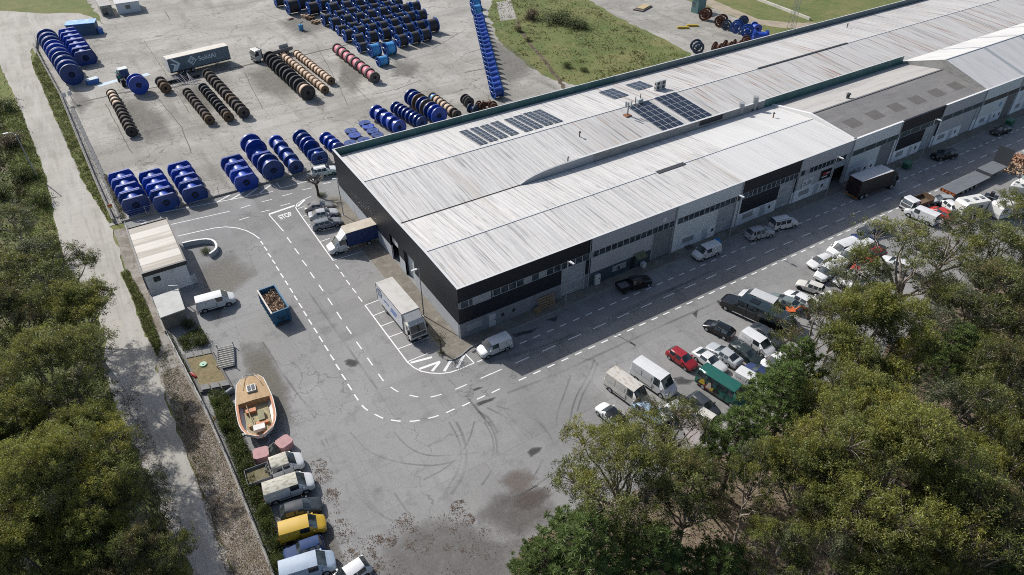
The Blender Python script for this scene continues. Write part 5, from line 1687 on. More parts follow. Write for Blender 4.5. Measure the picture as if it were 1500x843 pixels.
# --- junction lot
car('parked_van', 'tall old white van with a rust-streaked roof at the lot edge', 'van', (425, 470), (165, 285), 'bigvan', WHT2, WC, RUSTYROOF, extras=('panels',))
car('parked_van', 'tall clean white van parked beside the rust-roofed one', 'van', (615, 385), (355, 210), 'bigvan', WHT, WC, extras=('panels',))
car('parked_car', 'bright red hatchback in the junction lot', 'car', (770, 185), (612, 75), 'hatch', REDP, WC)
car('parked_car', 'white saloon with a sloped tail beside the red hatchback', 'car', (985, 210), (800, 80), 'coupe', WHT, WC)
car('parked_car', 'silver saloon between the white saloon and the dark green one', 'car', (895, 35), (1095, 165), 'sedan', SILV, WC)
car('parked_car', 'black hatchback standing alone in the junction lot', 'car', (868, 365), (1050, 455), 'hatch', BLKP, WB, glass=GLASS)
car('parked_car', 'dark green saloon with its bonnet towards the trees', 'car', (1260, 665), (1065, 515), 'sedan', DGREEN, WB)
car('parked_van', 'small white van beside the dark green saloon', 'van', (1325, 580), (1145, 465), 'vanlet', WHT, WB, extras=('panels',))
car('parked_car', 'slate grey saloon half under the eucalyptus behind the small white van', 'car', (1400, 520), (1215, 395), 'sedan', GREYP, WB)
lim = car('stretch_bus', 'long black party bus with a bonnet and roof hatches', 'bus', (1062, 232), (1385, 380), 'limo', BLKP, WB, surf('bus_roof', (.015, .028, .035), [((.03, .045, .05), .8, 4, .45, .7, .6)], rough=.3, coat=.3), extras=())
MB().box(-.2, 1.0, -.45, .45, 2.53, 2.62).build('roof_hatch', BLKP, lim)
for s in (-1, 1):
    MB().box(-2.2, 2.6, s * 1.16 - .02, s * 1.16 + .03, .42, .50).build('side_trim', plain('chrome_trim', (.7, .7, .7), .2, .1), lim)
car('parked_van', 'silver white long van behind the black party bus', 'van', (1140, 165), (1335, 250), 'midvan', paint('silver_white', (.52, .53, .54), .35), WB, extras=('panels',))
car('parked_car', 'grey green saloon beside the silver white van', 'car', (398, 590), (610, 685), 'sedan', GRGR, WD)
car('parked_car', 'small boxy white car between the grey green saloon and the old white estate', 'car', (545, 570), (690, 650), 'hatch', WHT, WD)
car('parked_car', 'old round-nosed white estate car', 'car', (622, 480), (805, 545), 'boxy', WHT2, WD, rim=BLACK)
car('parked_van', 'small white van facing the road under the leaves', 'van', (775, 445), (930, 350), 'vanlet', WHT, WD, extras=('panels',))
car('parked_car', 'white hatchback facing the road at the edge of the trees', 'car', (718, 335), (865, 275), 'hatch', WHT, WD)
car('parked_van', 'white van half hidden by leaves, nearest the road among hidden vans', 'van', (905, 230), (1050, 180), 'midvan', WHT, WD, extras=('panels',))
car('parked_van', 'white van half hidden by leaves behind the small road-facing van', 'van', (985, 300), (1110, 235), 'midvan', WHT, WD, extras=('panels',))
car('parked_car', 'white car half hidden by leaves near the red cars', 'car', (1085, 220), (1190, 170), 'suv', WHT, WD)
car('parked_car', 'navy car under the leaves beside the road dashes', 'car', (1105, 110), (1215, 135), 'hatch', NAVY, WD)
car('parked_car', 'dark grey car under the leaves at the kerb dashes', 'car', (1160, 55), (1290, 30), 'sedan', GREYP, WD)
car('parked_car', 'red car glimpsed through the tall eucalyptus', 'car', (1170, 270), (1290, 225), 'hatch', REDP, WD)
car('parked_car', 'red car deeper under the tall eucalyptus', 'car', (1100, 370), (1190, 320), 'hatch', paint('bright_red', (.48, .04, .03), .35), WD)
car('parked_car', 'white car deep under the eucalyptus', 'car', (950, 470), (1080, 410), 'sedan', WHT, WD)
car('parked_van', 'white van deep under the eucalyptus', 'van', (1040, 490), (1180, 430), 'midvan', WHT, WD, extras=('panels',))
car('parked_car', 'white car peeking through the branches on the far side of the lot', 'car', (1370, 310), (1470, 350), 'suv', WHT, WD)
car('parked_car', 'white saloon under leaves behind the boxy white car', 'car', (760, 640), (880, 600), 'hatch', WHT2, WD)
car('parked_car', 'navy saloon in the gap between tree crowns', 'car', (900, 640), (1010, 690), 'sedan', NAVY, WD)
car('parked_bus', 'dark green minibus with colourful graphics on its side', 'minibus', (1130, 455), (835, 265), 'minibus', BUSG, WC, extras=())
bus = bpy.context.scene.objects.get('parked_bus')
ad = MB()
for i, (x0, x1, z0, z1, k) in enumerate([(-2.9, -1.9, .5, 1.3, 0), (-2.6, -1.7, .7, 1.6, 1), (-2.0, -1.2, .45, 1.1, 2), (-1.6, -.8, .6, 1.7, 3), (-1.1, -.4, .5, 1.2, 1), (-.7, .2, .6, 1.4, 0), (-2.8, .2, .42, .5, 2)]):
    ad.add([(x0, -1.03 - .002 * i, z0), (x1, -1.03 - .002 * i, z0 + .1), (x1 - .2, -1.03 - .002 * i, z1), (x0 + .3, -1.03 - .002 * i, z1 - .15)], [(0, 1, 2, 3)], k)
    ad.add([(x0, 1.03 + .002 * i, z0), (x1, 1.03 + .002 * i, z0 + .1), (x1 - .2, 1.03 + .002 * i, z1), (x0 + .3, 1.03 + .002 * i, z1 - .15)], [(3, 2, 1, 0)], k)
ad.build('side_graphic', [plain('gfx_black', (.01, .01, .012), .4), plain('gfx_yellow', (.6, .4, .03), .4), plain('gfx_red', (.45, .04, .03), .4), plain('gfx_cream', (.6, .5, .4), .4)], bus)
car('parked_van', 'small white van by the green minibus at the edge of the pines', 'van', (1290, 365), (1110, 265), 'vanlet', WHT, WC, extras=('panels',))
car('parked_car', 'dark navy car between the small white van and the pine', 'car', (1200, 205), (1320, 275), 'hatch', NAVY, WC)
car('parked_car', 'white car under the overhanging pine branch', 'car', (1300, 180), (1420, 130), 'hatch', WHT, WC)
car('parked_car', 'white car with a black roof nearest the tyre-marked asphalt', 'car', (105, 480), (250, 605), 'hatch', WHT, WC, BLKP)
car('parked_car', 'light blue car under branches in front of the rust-roofed van', 'car', (510, 560), (390, 480), 'hatch', paint('light_blue', (.3, .42, .55), .4), WC)
car('parked_car', 'white car with black bonnet stripes under the branches', 'car', (530, 560), (670, 480), 'hatch', WHT, WC)
car('parked_car', 'dark grey car under the leaves beside the green minibus', 'car', (900, 510), (800, 430), 'hatch', GREYP, WC)
car('parked_car', 'white car deep in shade beside the pale flatbed under the trees', 'car', (950, 620), (840, 550), 'hatch', WHT2, WC)
# --- row near the low-loader
car('parked_car', 'pale grey car parked at the tail of the low trailer', 'car', (585, 610), (700, 612), 'hatch', paint('pale_grey', (.36, .38, .39), .35), WE)
car('parked_car', 'slate blue car in the shadow of the low trailer', 'car', (700, 640), (815, 672), 'sedan', GREYP, WE)
car('parked_car', 'white car behind the tipper truck under the foliage', 'car', (660, 620), (745, 690), 'hatch', WHT, WE)
car('parked_car', 'bright red car under the foliage by the tipper truck', 'car', (580, 700), (690, 760), 'hatch', paint('bright_red', (.48, .04, .03), .35), WE)
car('parked_van', 'white van beside the tipper truck under the foliage', 'van', (380, 730), (520, 790), 'midvan', WHT, WE, extras=('panels',))

# crew-cab dropside truck, built from the mid-van cab
def cab_truck(label, front, rear, win, pm, roofm, sp, bedL, bedW, bedH, bedmat, sidemat, name='dropside_truck', cat='truck'):
    a, b = zp(win, *front, .6), zp(win, *rear, .6)
    rz = math.atan2(a.y - b.y, a.x - b.x)
    L = sp['L']
    t = thing(name, label, cat, (a.x - math.cos(rz) * L / 2, a.y - math.sin(rz) * L / 2, 0), rz)
    s2 = dict(sp)
    s2['open'] = 1
    loft_car(t, s2, pm, roofm, name='cab')
    finish_car(t, s2, pm)
    x1 = -L / 2 - .08
    x0 = x1 - bedL
    w = bedW / 2
    MB().box(x0, x1, -.4, .4, .45, .66).build('chassis', DKMETAL, t)
    MB().box(x0, x1, -w, w, .74, .86).build('bed_floor', bedmat, t)
    for n_, bx in (('side_board', (x0, x1, -w - .04, -w, .74, .74 + bedH)), ('side_board', (x0, x1, w, w + .04, .74, .74 + bedH)), ('tail_board', (x0 - .04, x0, -w, w, .74, .74 + bedH)), ('headboard', (x1 - .04, x1, -w, w, .74, .9 + bedH))):
        MB().box(*bx).build(n_, sidemat, t)
    for s in (-1, 1):
        wheel(t, x0 + bedL * .35, s * (sp['W'] / 2), .33, .24, BLACK)
        MB().box(x0 - .06, x0 - .02, s * w * .85 - .1, s * w * .85 + .1, .6, .72).build('tail_light', REDL, t)
    return t


tr = cab_truck('white crew-cab dropside truck with mossy bed and roof beside the pink bins', (452, 172), (140, 290), WA, WHT, MOSSY, dict(SPEC['cabmid'], L=3.3, xc=.92, xf=.2, xr=-1.55, xb=-1.63, pil=[-.5], nside=2, xw=(.72,)), 2.35, 1.95, .4,
               surf('mossy_bed', (.17, .15, .085), [((.08, .07, .04), 1.2, 6, .45, .68, .8), ((.3, .28, .2), 2, 5, .55, .75, .6)], rough=.95), plain('bed_side', (.16, .17, .18), .6))
m = MB()
for i in range(9):
    m.bar((-1.8 - rnd.random() * .5, rnd.uniform(-.6, .6), .95), (-1.8 - rnd.random() * .5, rnd.uniform(-.6, .6), 1.5), .06)
m.build('load_rack', GALV, tr)
pk = cab_truck('black pickup with an open littered bed on the front road', (455, 45), (275, 100), WB, BLKP, None, SPEC['pickcab'], 1.75, 1.6, .45, plain('pickup_bed', (.15, .15, .155), .7, .6, 2), BLKP, 'parked_pickup', 'pickup')

# box bodied trucks -------------------------------------------------
def cabover(t, xf, w, h, pm, deflector=None, lowbump=BLACK, length=1.75):
    """cab with its nose at x = xf"""
    prof = [(xf - length, .75), (xf - .02, .55), (xf, 1.05), (xf - .04, 1.55), (xf - .32, h - .12), (xf - .5, h), (xf - length, h)]
    m = MB().prism_y(prof, -w / 2, w / 2)
    m.build('cab', pm, t)
    y0 = w / 2 - .14
    g = MB()
    a, b = Vector((xf - .04, 0, 1.55)), Vector((xf - .32, 0, h - .12))
    n = Vector((.02, 0, .006))
    p0, p1 = a.lerp(b, .04) + n, a.lerp(b, .93) + n
    g.add([(p0.x, -y0, p0.z), (p0.x, y0, p0.z), (p1.x, y0 * .96, p1.z), (p1.x, -y0 * .96, p1.z)], [(0, 1, 2, 3)])
    g.build('windscreen', GLASS, t)
    for s in (-1, 1):
        y = s * (w / 2 + .006)
        g = MB().add([(xf - .25, y, 1.6), (xf - 1.15, y, 1.6), (xf - 1.15, y, h - .3), (xf - .5, y, h - .3)], [(0, 1, 2, 3)])
        g.build('side_window', GLASS, t)
        MB().box(xf - .01, xf + .02, s * w * .36 - .18, s * w * .36 + .18, .66, .86).build('headlight', LAMPGL, t)
        MB().box(xf - .32, xf - .1, min(y, y + s * .22), max(y, y + s * .22), 1.6, 2.2).build('mirror', BLACK, t)
    MB().box(xf - .06, xf + .03, -w * .44, w * .44, .95, 1.45).build('grille', plain('grille_grey', (.10, .105, .11), .5), t)
    MB().box(xf - .3, xf + .05, -w / 2, w / 2, .35, .64).build('bumper', lowbump, t)
    MB().box(xf + .03, xf + .06, -.26, .26, .45, .56).build('number_plate', PLATE, t)
    if deflector:
        dz = deflector
        MB().add([(xf - .55, -w * .44, h + .003), (xf - .55, w * .44, h + .003), (xf - length + .05, w * .47, dz), (xf - length + .05, -w * .47, dz), (xf - length, w * .47, h + .003), (xf - length, -w * .47, h + .003), (xf - .75, -w * .42, h + .3), (xf - .75, w * .42, h + .3)],
                 [(0, 1, 7, 6), (6, 7, 2, 3), (1, 4, 2, 7), (5, 0, 6, 3), (4, 5, 3, 2)]).build('roof_deflector', pm, t)


def box_truck(label, front, rear, win, L, w, zt, boxmat, roofmat, cabmat, name='box_truck', axles=(-.2,), hcab=2.6, deflector=None, edge=None, fromrear=False, z=.7):
    a, b = zp(win, *front, z), zp(win, *rear, z)
    rz = math.atan2(a.y - b.y, a.x - b.x)
    c = (a + b) / 2
    if fromrear:
        c = b + Vector((math.cos(rz), math.sin(rz), 0)) * (L / 2)
    t = thing(name, label, 'truck', (c.x, c.y, 0), rz)
    xf = L / 2
    cabL = 1.75
    xb = xf - cabL - .12
    cabover(t, xf, w * .94, hcab, cabmat, deflector)
    MB().box(-L / 2 + .05, xf - .4, -.42, .42, .55, .85).build('chassis', DKMETAL, t)
    m = MB().box(-L / 2, xb, -w / 2, w / 2, .95, zt - .05)
    m.build('cargo_box', boxmat, t)
    MB().box(-L / 2 - .01, xb + .01, -w / 2 - .01, w / 2 + .01, zt - .049, zt).build('box_roof', roofmat, t)
    if edge:
        e = MB()
        for s in (-1, 1):
            e.box(-L / 2 - .02, xb + .02, s * (w / 2 + .012) - .012, s * (w / 2 + .012) + .012, zt - .10, zt + .004)
            e.box(-L / 2 - .02, -L / 2 + .05, s * (w / 2 + .012) - .014, s * (w / 2 + .012) + .014, .95, zt - .11)
            e.box(xb - .06, xb + .02, s * (w / 2 + .012) - .014, s * (w / 2 + .012) + .014, .95, zt - .11)
        e.build('edge_trim', edge, t)
    for xw in (xf - .95,) + tuple(axles):
        for s in (-1, 1):
            wheel(t, xw, s * (w / 2 - .05), .47, .3, GALV)
    for s in (-1, 1):
        MB().box(-L / 2 + 1.2, xb - .8, s * (w / 2 - .06) - .02, s * (w / 2 - .06) + .02, .5, .85).build('side_guard', DKMETAL, t)
        MB().box(-L / 2 - .02, -L / 2 + .04, s * w * .40 - .16, s * w * .40 + .16, .62, .76).build('tail_light', REDL, t)
    return t


WF = (545, 405, 8.43)
bt = box_truck('white box truck with blue lettering in the striped bays', (575, 740), (185, 270), WF, 9.6, 2.45, 3.7, surf('truck_white', (.62, .64, .68), [((.5, .51, .54), .6, 4, .5, .7, .5)], rough=.4, coat=.2), surf('truck_roof', (.50, .49, .46), [((.38, .37, .34), .8, 5, .48, .68, .7)], rough=.8), paint('cab_white', (.62, .61, .57), .4), axles=(-2.6,), hcab=2.75, deflector=3.6, edge=DKMETAL)
lg = MB()
BL = plain('logo_blue', (.04, .14, .42), .5)
BK = plain('logo_navy', (.015, .03, .09), .5)
# the box's lot-facing side is local -y
y = -2.45 / 2 - .006
for side in (-1, 1):
    y = side * (2.45 / 2 + .006)
    k = -side
    m = MB()
    m.add([(-4.35 , y, 2.0), (-3.2, y, 2.0), (-3.0, y, 2.75), (-3.25, y, 3.3), (-4.2, y, 3.25), (-4.45, y, 2.7)], [(0, 1, 2, 3, 4, 5)], 1)
    for i in range(3):
        m.box(-4.15, -3.25, y - .004, y + .004, 2.2 + i * .32, 2.36 + i * .32, 2)
    for i in range(4):
        m.box(-2.6 + i * .42, -2.35 + i * .42, y - .004, y + .004, 2.1 + .07 * (i % 2), 2.5, 0)
    for i in range(4):
        m.box(-.7 + .12 * i, 1.0 + .1 * i, y - .004, y + .004, 1.75 + i * .22, 1.9 + i * .22, 0)
    m.build('side_emblem', [BL, BK, plain('logo_pale', (.45, .55, .65), .5)], bt)
# delivery truck with blue curtains and a bonneted white cab
a, b = zp(W2, 490, 630, .5), zp(W2, 715, 560, .5)
rz = math.atan2(a.y - b.y, a.x - b.x)
sp = dict(L=2.75, W=2.0, H=2.25, zb=1.3, zn=1.05, zc=1.36, xc=.50, xf=-.25, xr=-1.28, xb=-1.33, zd=1.2, pil=[], nside=1, xw=(.42,), van=1)
t = thing('curtain_truck', 'white-nosed delivery truck with dark blue curtain sides and a sandy roof', 'truck', (a.x - math.cos(rz) * 1.375, a.y - math.sin(rz) * 1.375, 0), rz)
sp['open'] = 1
loft_car(t, sp, WHT, None, name='cab')
finish_car(t, sp, WHT)
x1, x0 = -1.45, -6.15
MB().box(x0, x1, -1.12, 1.12, .85, 3.22).build('curtain_box', surf('curtain_blue', (.012, .035, .13), [((.02, .05, .18), (3, 1, .3), 4, .45, .68, .7)], rough=.5, bump=((4, .1, .1), 2, .05)), t)
MB().box(x0 - .02, x1 + .02, -1.15, 1.15, 3.221, 3.28).build('box_roof', surf('sandy_roof', (.50, .45, .37), [((.38, .34, .27), .8, 5, .48, .68, .7), ((.6, .57, .5), .5, 4, .52, .7, .6)], rough=.85), t)
MB().add([(-.55, -.82, 2.24), (-.55, .82, 2.24), (-1.42, 1.0, 3.2), (-1.42, -1.0, 3.2), (-1.42, 1.0, 2.2), (-1.42, -1.0, 2.2)], [(0, 1, 2, 3), (1, 4, 2), (5, 0, 3), (4, 5, 3, 2)]).build('roof_deflector', WHT, t)
MB().box(x0 - .35, x0, -1.0, 1.0, .8, 2.2).build('tail_lift', plain('lift_grey', (.45, .46, .47), .5), t)
MB().box(x0, x1, -.4, .4, .55, .85).build('chassis', DKMETAL, t)
for s in (-1, 1):
    wheel(t, x0 + 1.5, s * 1.08, .38, .3, GALV)
    MB().box(-1.4, -.5, s * .95 - .06, s * .95 + .06, .5, .68).build('side_step', GALV, t)
# black lorry on the front road
WL = (1100, 200, 3.7475)
BLKT = surf('lorry_black', (.009, .011, .015), [((.03, .03, .034), (2.5, .5, .4), 4, .45, .7, .7)], rough=.5)
lo = box_truck('black lorry with a pale roof parked tail-on at the kerb', (765, 245), (545, 322), WL, 9.3, 2.5, 3.75, BLKT, surf('lorry_roof', (.46, .48, .50), [((.37, .39, .41), (2.2, .2, .4), 4, .45, .68, .7)], rough=.5), BLKP, axles=(-2.2, -3.4), hcab=3.0, deflector=3.7, edge=surf('dark_red_trim', (.07, .012, .012), rough=.5), name='lorry')
MB().box(-4.68, -4.655, -1.18, 1.18, 1.0, 3.6).build('tail_doors', surf('tail_dark', (.02, .012, .012), [((.05, .02, .018), 1.2, 4, .5, .7, .7)], rough=.4), lo)
MB().box(-4.72, -4.6, -1.2, 1.2, .55, .62).build('tail_bar', plain('amber', (.5, .2, .02), .4), lo)

# semitrailer with the big lettering in the yard
WG = (230, 50, 10.53)
a, b = zp(WG, 218, 640, 0), zp(WG, 1150, 470, 0)
A0 = zp(WG, 215, 600, 1.0)
B0 = zp(WG, 1140, 378, 1.0)
rz = math.atan2(B0.y - A0.y, B0.x - A0.x)
LT = (B0 - A0).length
t = thing('semitrailer', 'grey curtain-sided semitrailer with white lettering standing in the reel yard', 'semitrailer', ((A0.x + B0.x) / 2, (A0.y + B0.y) / 2, 0), rz)
hw = 1.3
TG = surf('trailer_curtain', (.145, .185, .215), [((.11, .145, .17), (2, 1, .3), 4, .45, .68, .6)], rough=.5)
MB().box(-LT / 2, LT / 2, 0, 2 * hw, 1.05, 3.95).build('curtain_box', TG, t)
MB().box(-LT / 2 - .03, LT / 2 + .03, -.03, 2 * hw + .03, 3.951, 4.05).build('box_roof', surf('trailer_roof', (.60, .57, .51), [((.5, .46, .39), .6, 5, .48, .68, .7), ((.68, .66, .6), .4, 4, .52, .7, .6)], rough=.8), t)
MB().box(-LT / 2 - .04, -LT / 2 - .003, .02, 2 * hw - .02, 1.05, 3.94).build('tail_doors', plain('door_pale', (.6, .62, .64), .5), t)
MB().box(-LT / 2, LT / 2, .1, 2 * hw - .1, .8, 1.04).build('chassis', DKMETAL, t)
for k in range(3):
    for s, yy in ((-1, .0), (1, 2 * hw)):
        m = MB()
        x = -LT / 2 + 2.2 + k * 1.35
        m.tube([(x, yy, .5), (x, yy - s * .3, .5)], .5, 18)
        o = m.build('wheel', BLACK, t, True)
        MB().tube([(x, yy + s * .012, .5), (x, yy - s * .02, .5)], .3, 12).build('rim', GALV, o)
for yy in (.3, 2 * hw - .3):
    MB().box(LT / 2 - 3.2, LT / 2 - 3.0, yy - .1, yy + .1, 0, .8).build('landing_leg', GALV, t)
WLET = plain('letter_white', (.8, .83, .85), .5, .1)
FM = Matrix.Rotation(PI / 2, 4, 'X')
text_part('SolidAl', 1.45, WLET, t, Matrix.Translation((1.75, -.012, 2.62)) @ FM, 'lettering', .012)
# diamond mark of nested squares
em = MB()


def ring_diamond(mb, cx, cz, r, w, gaps=(), y=-.012):
    P = [(cx, cz + r), (cx + r, cz), (cx, cz - r), (cx - r, cz)]
    q = [(cx, cz + r - w), (cx + r - w, cz), (cx, cz - r + w), (cx - r + w, cz)]
    for i in range(4):
        if i in gaps:
            continue
        j = (i + 1) % 4
        mb.add([(P[i][0], y, P[i][1]), (P[j][0], y, P[j][1]), (q[j][0], y, q[j][1]), (q[i][0], y, q[i][1])], [(3, 2, 1, 0)])


ring_diamond(em, -1.75, 2.6, 1.05, .2)
ring_diamond(em, -1.75, 2.6, .70, .17, (1,))
ring_diamond(em, -1.75, 2.6, .36, .17, (3,))
# big cropped chevrons at the tail
X0 = -LT / 2
for d in (0, 1.0):
    em.add([(X0 + .55 - d * .25, -.012, 3.85 - d * .95), (X0 + 1.15 - d * .25, -.012, 3.85 - d * .95), (X0 + 2.55 - d * .8, -.012, 2.6 - d * .2), (X0 + 1.95 - d * .8, -.012, 2.6 - d * .2)], [(3, 2, 1, 0)])
    em.add([(X0 + 2.55 - d * .8, -.012, 2.6 - d * .2), (X0 + 1.95 - d * .8, -.012, 2.6 - d * .2), (X0 + .95 - d * .45, -.012, 1.15), (X0 + 1.5 - d * .45, -.012, 1.15)], [(0, 1, 2, 3)])
em.build('side_emblem', WLET, t)
text_part('www.solidal.pt', .28, WLET, t, Matrix.Translation((4.6, -.012, 1.75)) @ FM, 'lettering', 0)

# white-cabbed flatbed truck behind the rows
a, b = zp(W8, 98, 325, .6), zp(W8, 300, 270, .6)
rz = math.atan2(a.y - b.y, a.x - b.x)
t = thing('flatbed_truck', 'white-cabbed flatbed truck parked beyond the wooden reel rows', 'truck', (a.x, a.y, 0), rz)
cabover(t, .9, 2.4, 2.9, paint('cab_white', (.62, .61, .57), .4))
MB().box(-9.0, -.95, -.45, .45, .6, .9).build('chassis', DKMETAL, t)
MB().box(-9.0, -1.1, -1.2, 1.2, 1.0, 1.15).build('bed_floor', plain('bed_planks', (.26, .24, .21), .9, .5, 2), t)
MB().box(-9.0, -1.1, 1.16, 1.22, 1.15, 1.75).build('side_board', plain('board_grey', (.22, .21, .2), .8), t)
MB().box(-9.0, -6.6, -1.24, -1.18, 1.1, 1.9).build('side_board', GALV, t)
MB().box(-1.1, -1.0, -1.2, 1.2, 1.1, 2.9).build('headboard', DKMETAL, t)
for xw in (0, -6.2, -7.5):
    for s in (-1, 1):
        wheel(t, xw, s * 1.16, .48, .3, GALV)

# low-loader with its raised ramp
WH = (1380, 200, 6.483)
p0, p1, q0, q1 = zp(WH, 0, 488, .95), zp(WH, 125, 548, .95), zp(WH, 330, 330, .95), zp(WH, 455, 385, .95)
d = ((q0 - p0) + (q1 - p1)).normalized()
rz = math.atan2(d.y, d.x)
wd_ = 2.6
o = (p0 + p1) / 2
t = thing('low_loader', 'grey low-loader trailer with a stepped deck and an upright ramp plate', 'trailer', (o.x, o.y, 0), rz)
Ld = ((q0 - p0).length + (q1 - p1).length) / 2
DECK = surf('deck_grey', (.15, .165, .18), [((.11, .12, .13), (.4, 3, 1), 4, .45, .68, .7)], rough=.8, spec=.2)
MB().box(0, Ld, -wd_ / 2, wd_ / 2, .8, .95).build('deck', DECK, t)
Lg = 5.0
MB().box(Ld + .02, Ld + Lg, -wd_ / 2, wd_ / 2, 1.25, 1.45).build('gooseneck', DECK, t)
MB().box(Ld - .05, Ld + .02, -wd_ / 2, wd_ / 2, .8, 1.46).build('step_plate', plain('step_dark', (.06, .068, .076), .5), t)
m = MB().box(Ld + Lg - .1, Ld + Lg + .05, -wd_ / 2, wd_ / 2, 1.452, 4.5)
m.build('ramp_plate', plain('ramp_dark', (.05, .058, .066), .5), t)
m = MB().box(-.06, -.002, -wd_ / 2, wd_ / 2, .45, .94)
m.build('tail_panel', plain('marker_dark_red', (.16, .02, .012), .5), t)
m = MB()
for k in range(4):
    m.box(-.075, -.061, -1.1 + k * .58, -.75 + k * .58, .62, .82)
m.build('tail_light', plain('amber', (.5, .2, .02), .4), t)
for k in range(4):
    for s in (-1, 1):
        wheel(t, 2.6 + k * 1.25, s * 1.2, .40, .3, GALV)
MB().box(2, Ld, -.6, .6, .5, .79).build('chassis', DKMETAL, t)
for yy in (-.9, .9):
    MB().box(Ld + 3.2, Ld + 3.4, yy - .1, yy + .1, 0, 1.25).build('landing_leg', GALV, t)

# tipper truck
a, b = zp(WE, 290, 690, .6), zp(WE, 520, 610, .6)
rz = math.atan2(a.y - b.y, a.x - b.x)
t = thing('tipper_truck', 'small white tipper truck with a brown open body near the low trailer', 'truck', (a.x, a.y, 0), rz)
cabover(t, 0, 2.0, 2.2, WHT)
MB().box(-5.2, -1.0, -.4, .4, .55, .8).build('chassis', DKMETAL, t)
m = MB()
m.box(-5.2, -1.95, -1.05, 1.05, .85, .95).box(-5.2, -1.95, -1.08, -1.02, .95, 1.5).box(-5.2, -1.95, 1.02, 1.08, .95, 1.5).box(-5.24, -5.2, -1.05, 1.05, .95, 1.9).box(-1.95, -1.9, -1.05, 1.05, .95, 1.9)
m.build('tipper_body', plain('tipper_brown', (.14, .095, .06), .8, .6, 2), t)
for xw in (-.9, -3.9):
    for s in (-1, 1):
        wheel(t, xw, s * .95, .4, .25, GALV)

# caravans
def caravan(label, a, b, win, L):
    a, b = zp(win, *a, 1.0), zp(win, *b, 1.0)
    rz = math.atan2(b.y - a.y, b.x - a.x)
    c = (a + b) / 2
    t = thing('caravan', label, 'caravan', (c.x, c.y, 0), rz)
    h = L / 2
    prof = [(-h + .15, .45), (h - .1, .45), (h, 1.1), (h - .1, 2.1), (h - .45, 2.55), (-h + .5, 2.58), (-h + .12, 2.2), (-h, 1.2)]
    CW = surf('caravan_white', (.66, .66, .63), [((.5, .5, .46), .8, 5, .5, .7, .5)], rough=.45)
    MB().prism_y(prof, -1.1, 1.1).build('body', CW, t)
    for s in (-1, 1):
        y = s * 1.106
        for x0, x1 in ((-h + .6, -h + 1.5), (.1, 1.0)):
            MB().add([(x0, y, 1.4), (x1, y, 1.4), (x1, y, 2.0), (x0, y, 2.0)], [(0, 1, 2, 3)]).build('window', GLASS, t)
        MB().box(-h + .2, h - .2, y - .004, y + .004, 1.05, 1.15).build('side_stripe', plain('stripe_tan', (.3, .22, .13), .6), t)
        MB().tube([(0, s * .85, .32), (0, s * 1.1, .32)], .32, 14).build('wheel', BLACK, t)
    for x in (-h + 1.1, .2, h - 1.2):
        MB().box(x - .3, x + .3, -.3, .3, 2.56, 2.68).build('roof_hatch', plain('hatch_grey', (.2, .21, .22), .3), t)
    MB().bar((-h - 1.1, 0, .45), (-h + .2, 0, .5), .1).build('tow_bar', DKMETAL, t)


caravan('white touring caravan beside the low trailer shadow', (855, 690), (985, 665), WE, 5.2)
caravan('white caravan with tan stripes beside the white cabin cruiser', (1175, 720), (1385, 665), WE, 6.6)

# skip container with scrap wood
p = [zp(W1, *q, z) for q, z in (((97, 92), 2.3), ((197, 70), 2.3), ((272, 190), 2.3), ((180, 222), 2.3))]
c = sum(p, Vector()) / 4
d = ((p[0] - p[3]) + (p[1] - p[2]))
rz = math.atan2(d.y, d.x)
Ls, Ws = d.length / 2, ((p[0] - p[1]).length + (p[3] - p[2]).length) / 2
t = thing('skip_container', 'blue open-top skip container heaped with scrap timber', 'skip', (c.x, c.y, 0), rz)
SK = surf('skip_blue', (.025, .13, .24), [((.015, .07, .13), 1.2, 5, .45, .68, .7), ((.16, .09, .05), 2, 6, .62, .78, .7)], rough=.6)
SKW = plain('skip_rim_pale', (.62, .56, .50), .7, .5, 2)
h, w2 = Ls / 2, Ws / 2
MB().box(-h, h, -w2, w2, .2, .3).build('floor', SK, t)
for nme, bx in (('side_wall', (-h, h, -w2, -w2 + .08, .3, 2.2)), ('side_wall', (-h, h, w2 - .08, w2, .3, 2.2)), ('end_wall', (-h, -h + .08, -w2 + .08, w2 - .08, .3, 2.2)), ('end_wall', (h - .08, h, -w2 + .08, w2 - .08, .3, 2.2))):
    MB().box(*bx).build(nme, SK, t)
r_ = MB()
r_.box(-h - .05, h + .05, w2 - .12, w2 + .08, 2.203, 2.33, 1).box(-h - .05, h + .05, -w2 - .08, -w2 + .1, 2.203, 2.33, 0).box(-h - .06, -h + .12, -w2 + .1, w2 - .12, 2.203, 2.3, 0).box(h - .12, h + .06, -w2 + .1, w2 - .12, 2.203, 2.3, 0)
r_.build('rim', [SK, SKW], t)
rb = MB()
for k in range(7):
    x = -h + .4 + k * (2 * h - .8) / 6
    for s in (-1, 1):
        rb.box(x - .06, x + .06, s * (w2 + .05) - .05, s * (w2 + .05) + .05, .3, 2.2)
for k in range(4):
    yk = -w2 + .25 + k * (2 * w2 - .5) / 3
    rb.box(-h - .1, -h - .002, yk - .06, yk + .06, .3, 2.2).box(h + .002, h + .1, yk - .06, yk + .06, .3, 2.2)
rb.build('rib', SK, t)
m = MB()
m.bar((-h - .14, -.5, .5), (-h - .14, .5, 1.3), .08).bar((-h - .14, .5, .5), (-h - .14, -.5, 1.3), .08).box(-h - .25, -h - .1, -.7, .7, .35, .5)
m.build('hook_frame', DKMETAL, t)
MB().box(-h, h, -.9, -.6, 0, .2).box(-h, h, .6, .9, 0, .2).build('skid', DKMETAL, t)
TIM = surf('scrap_timber', (.42, .29, .19), [((.14, .085, .055), 1.5, 5, .42, .66, .8), ((.46, .35, .25), 2.5, 4, .52, .72, .7)], rough=.95)
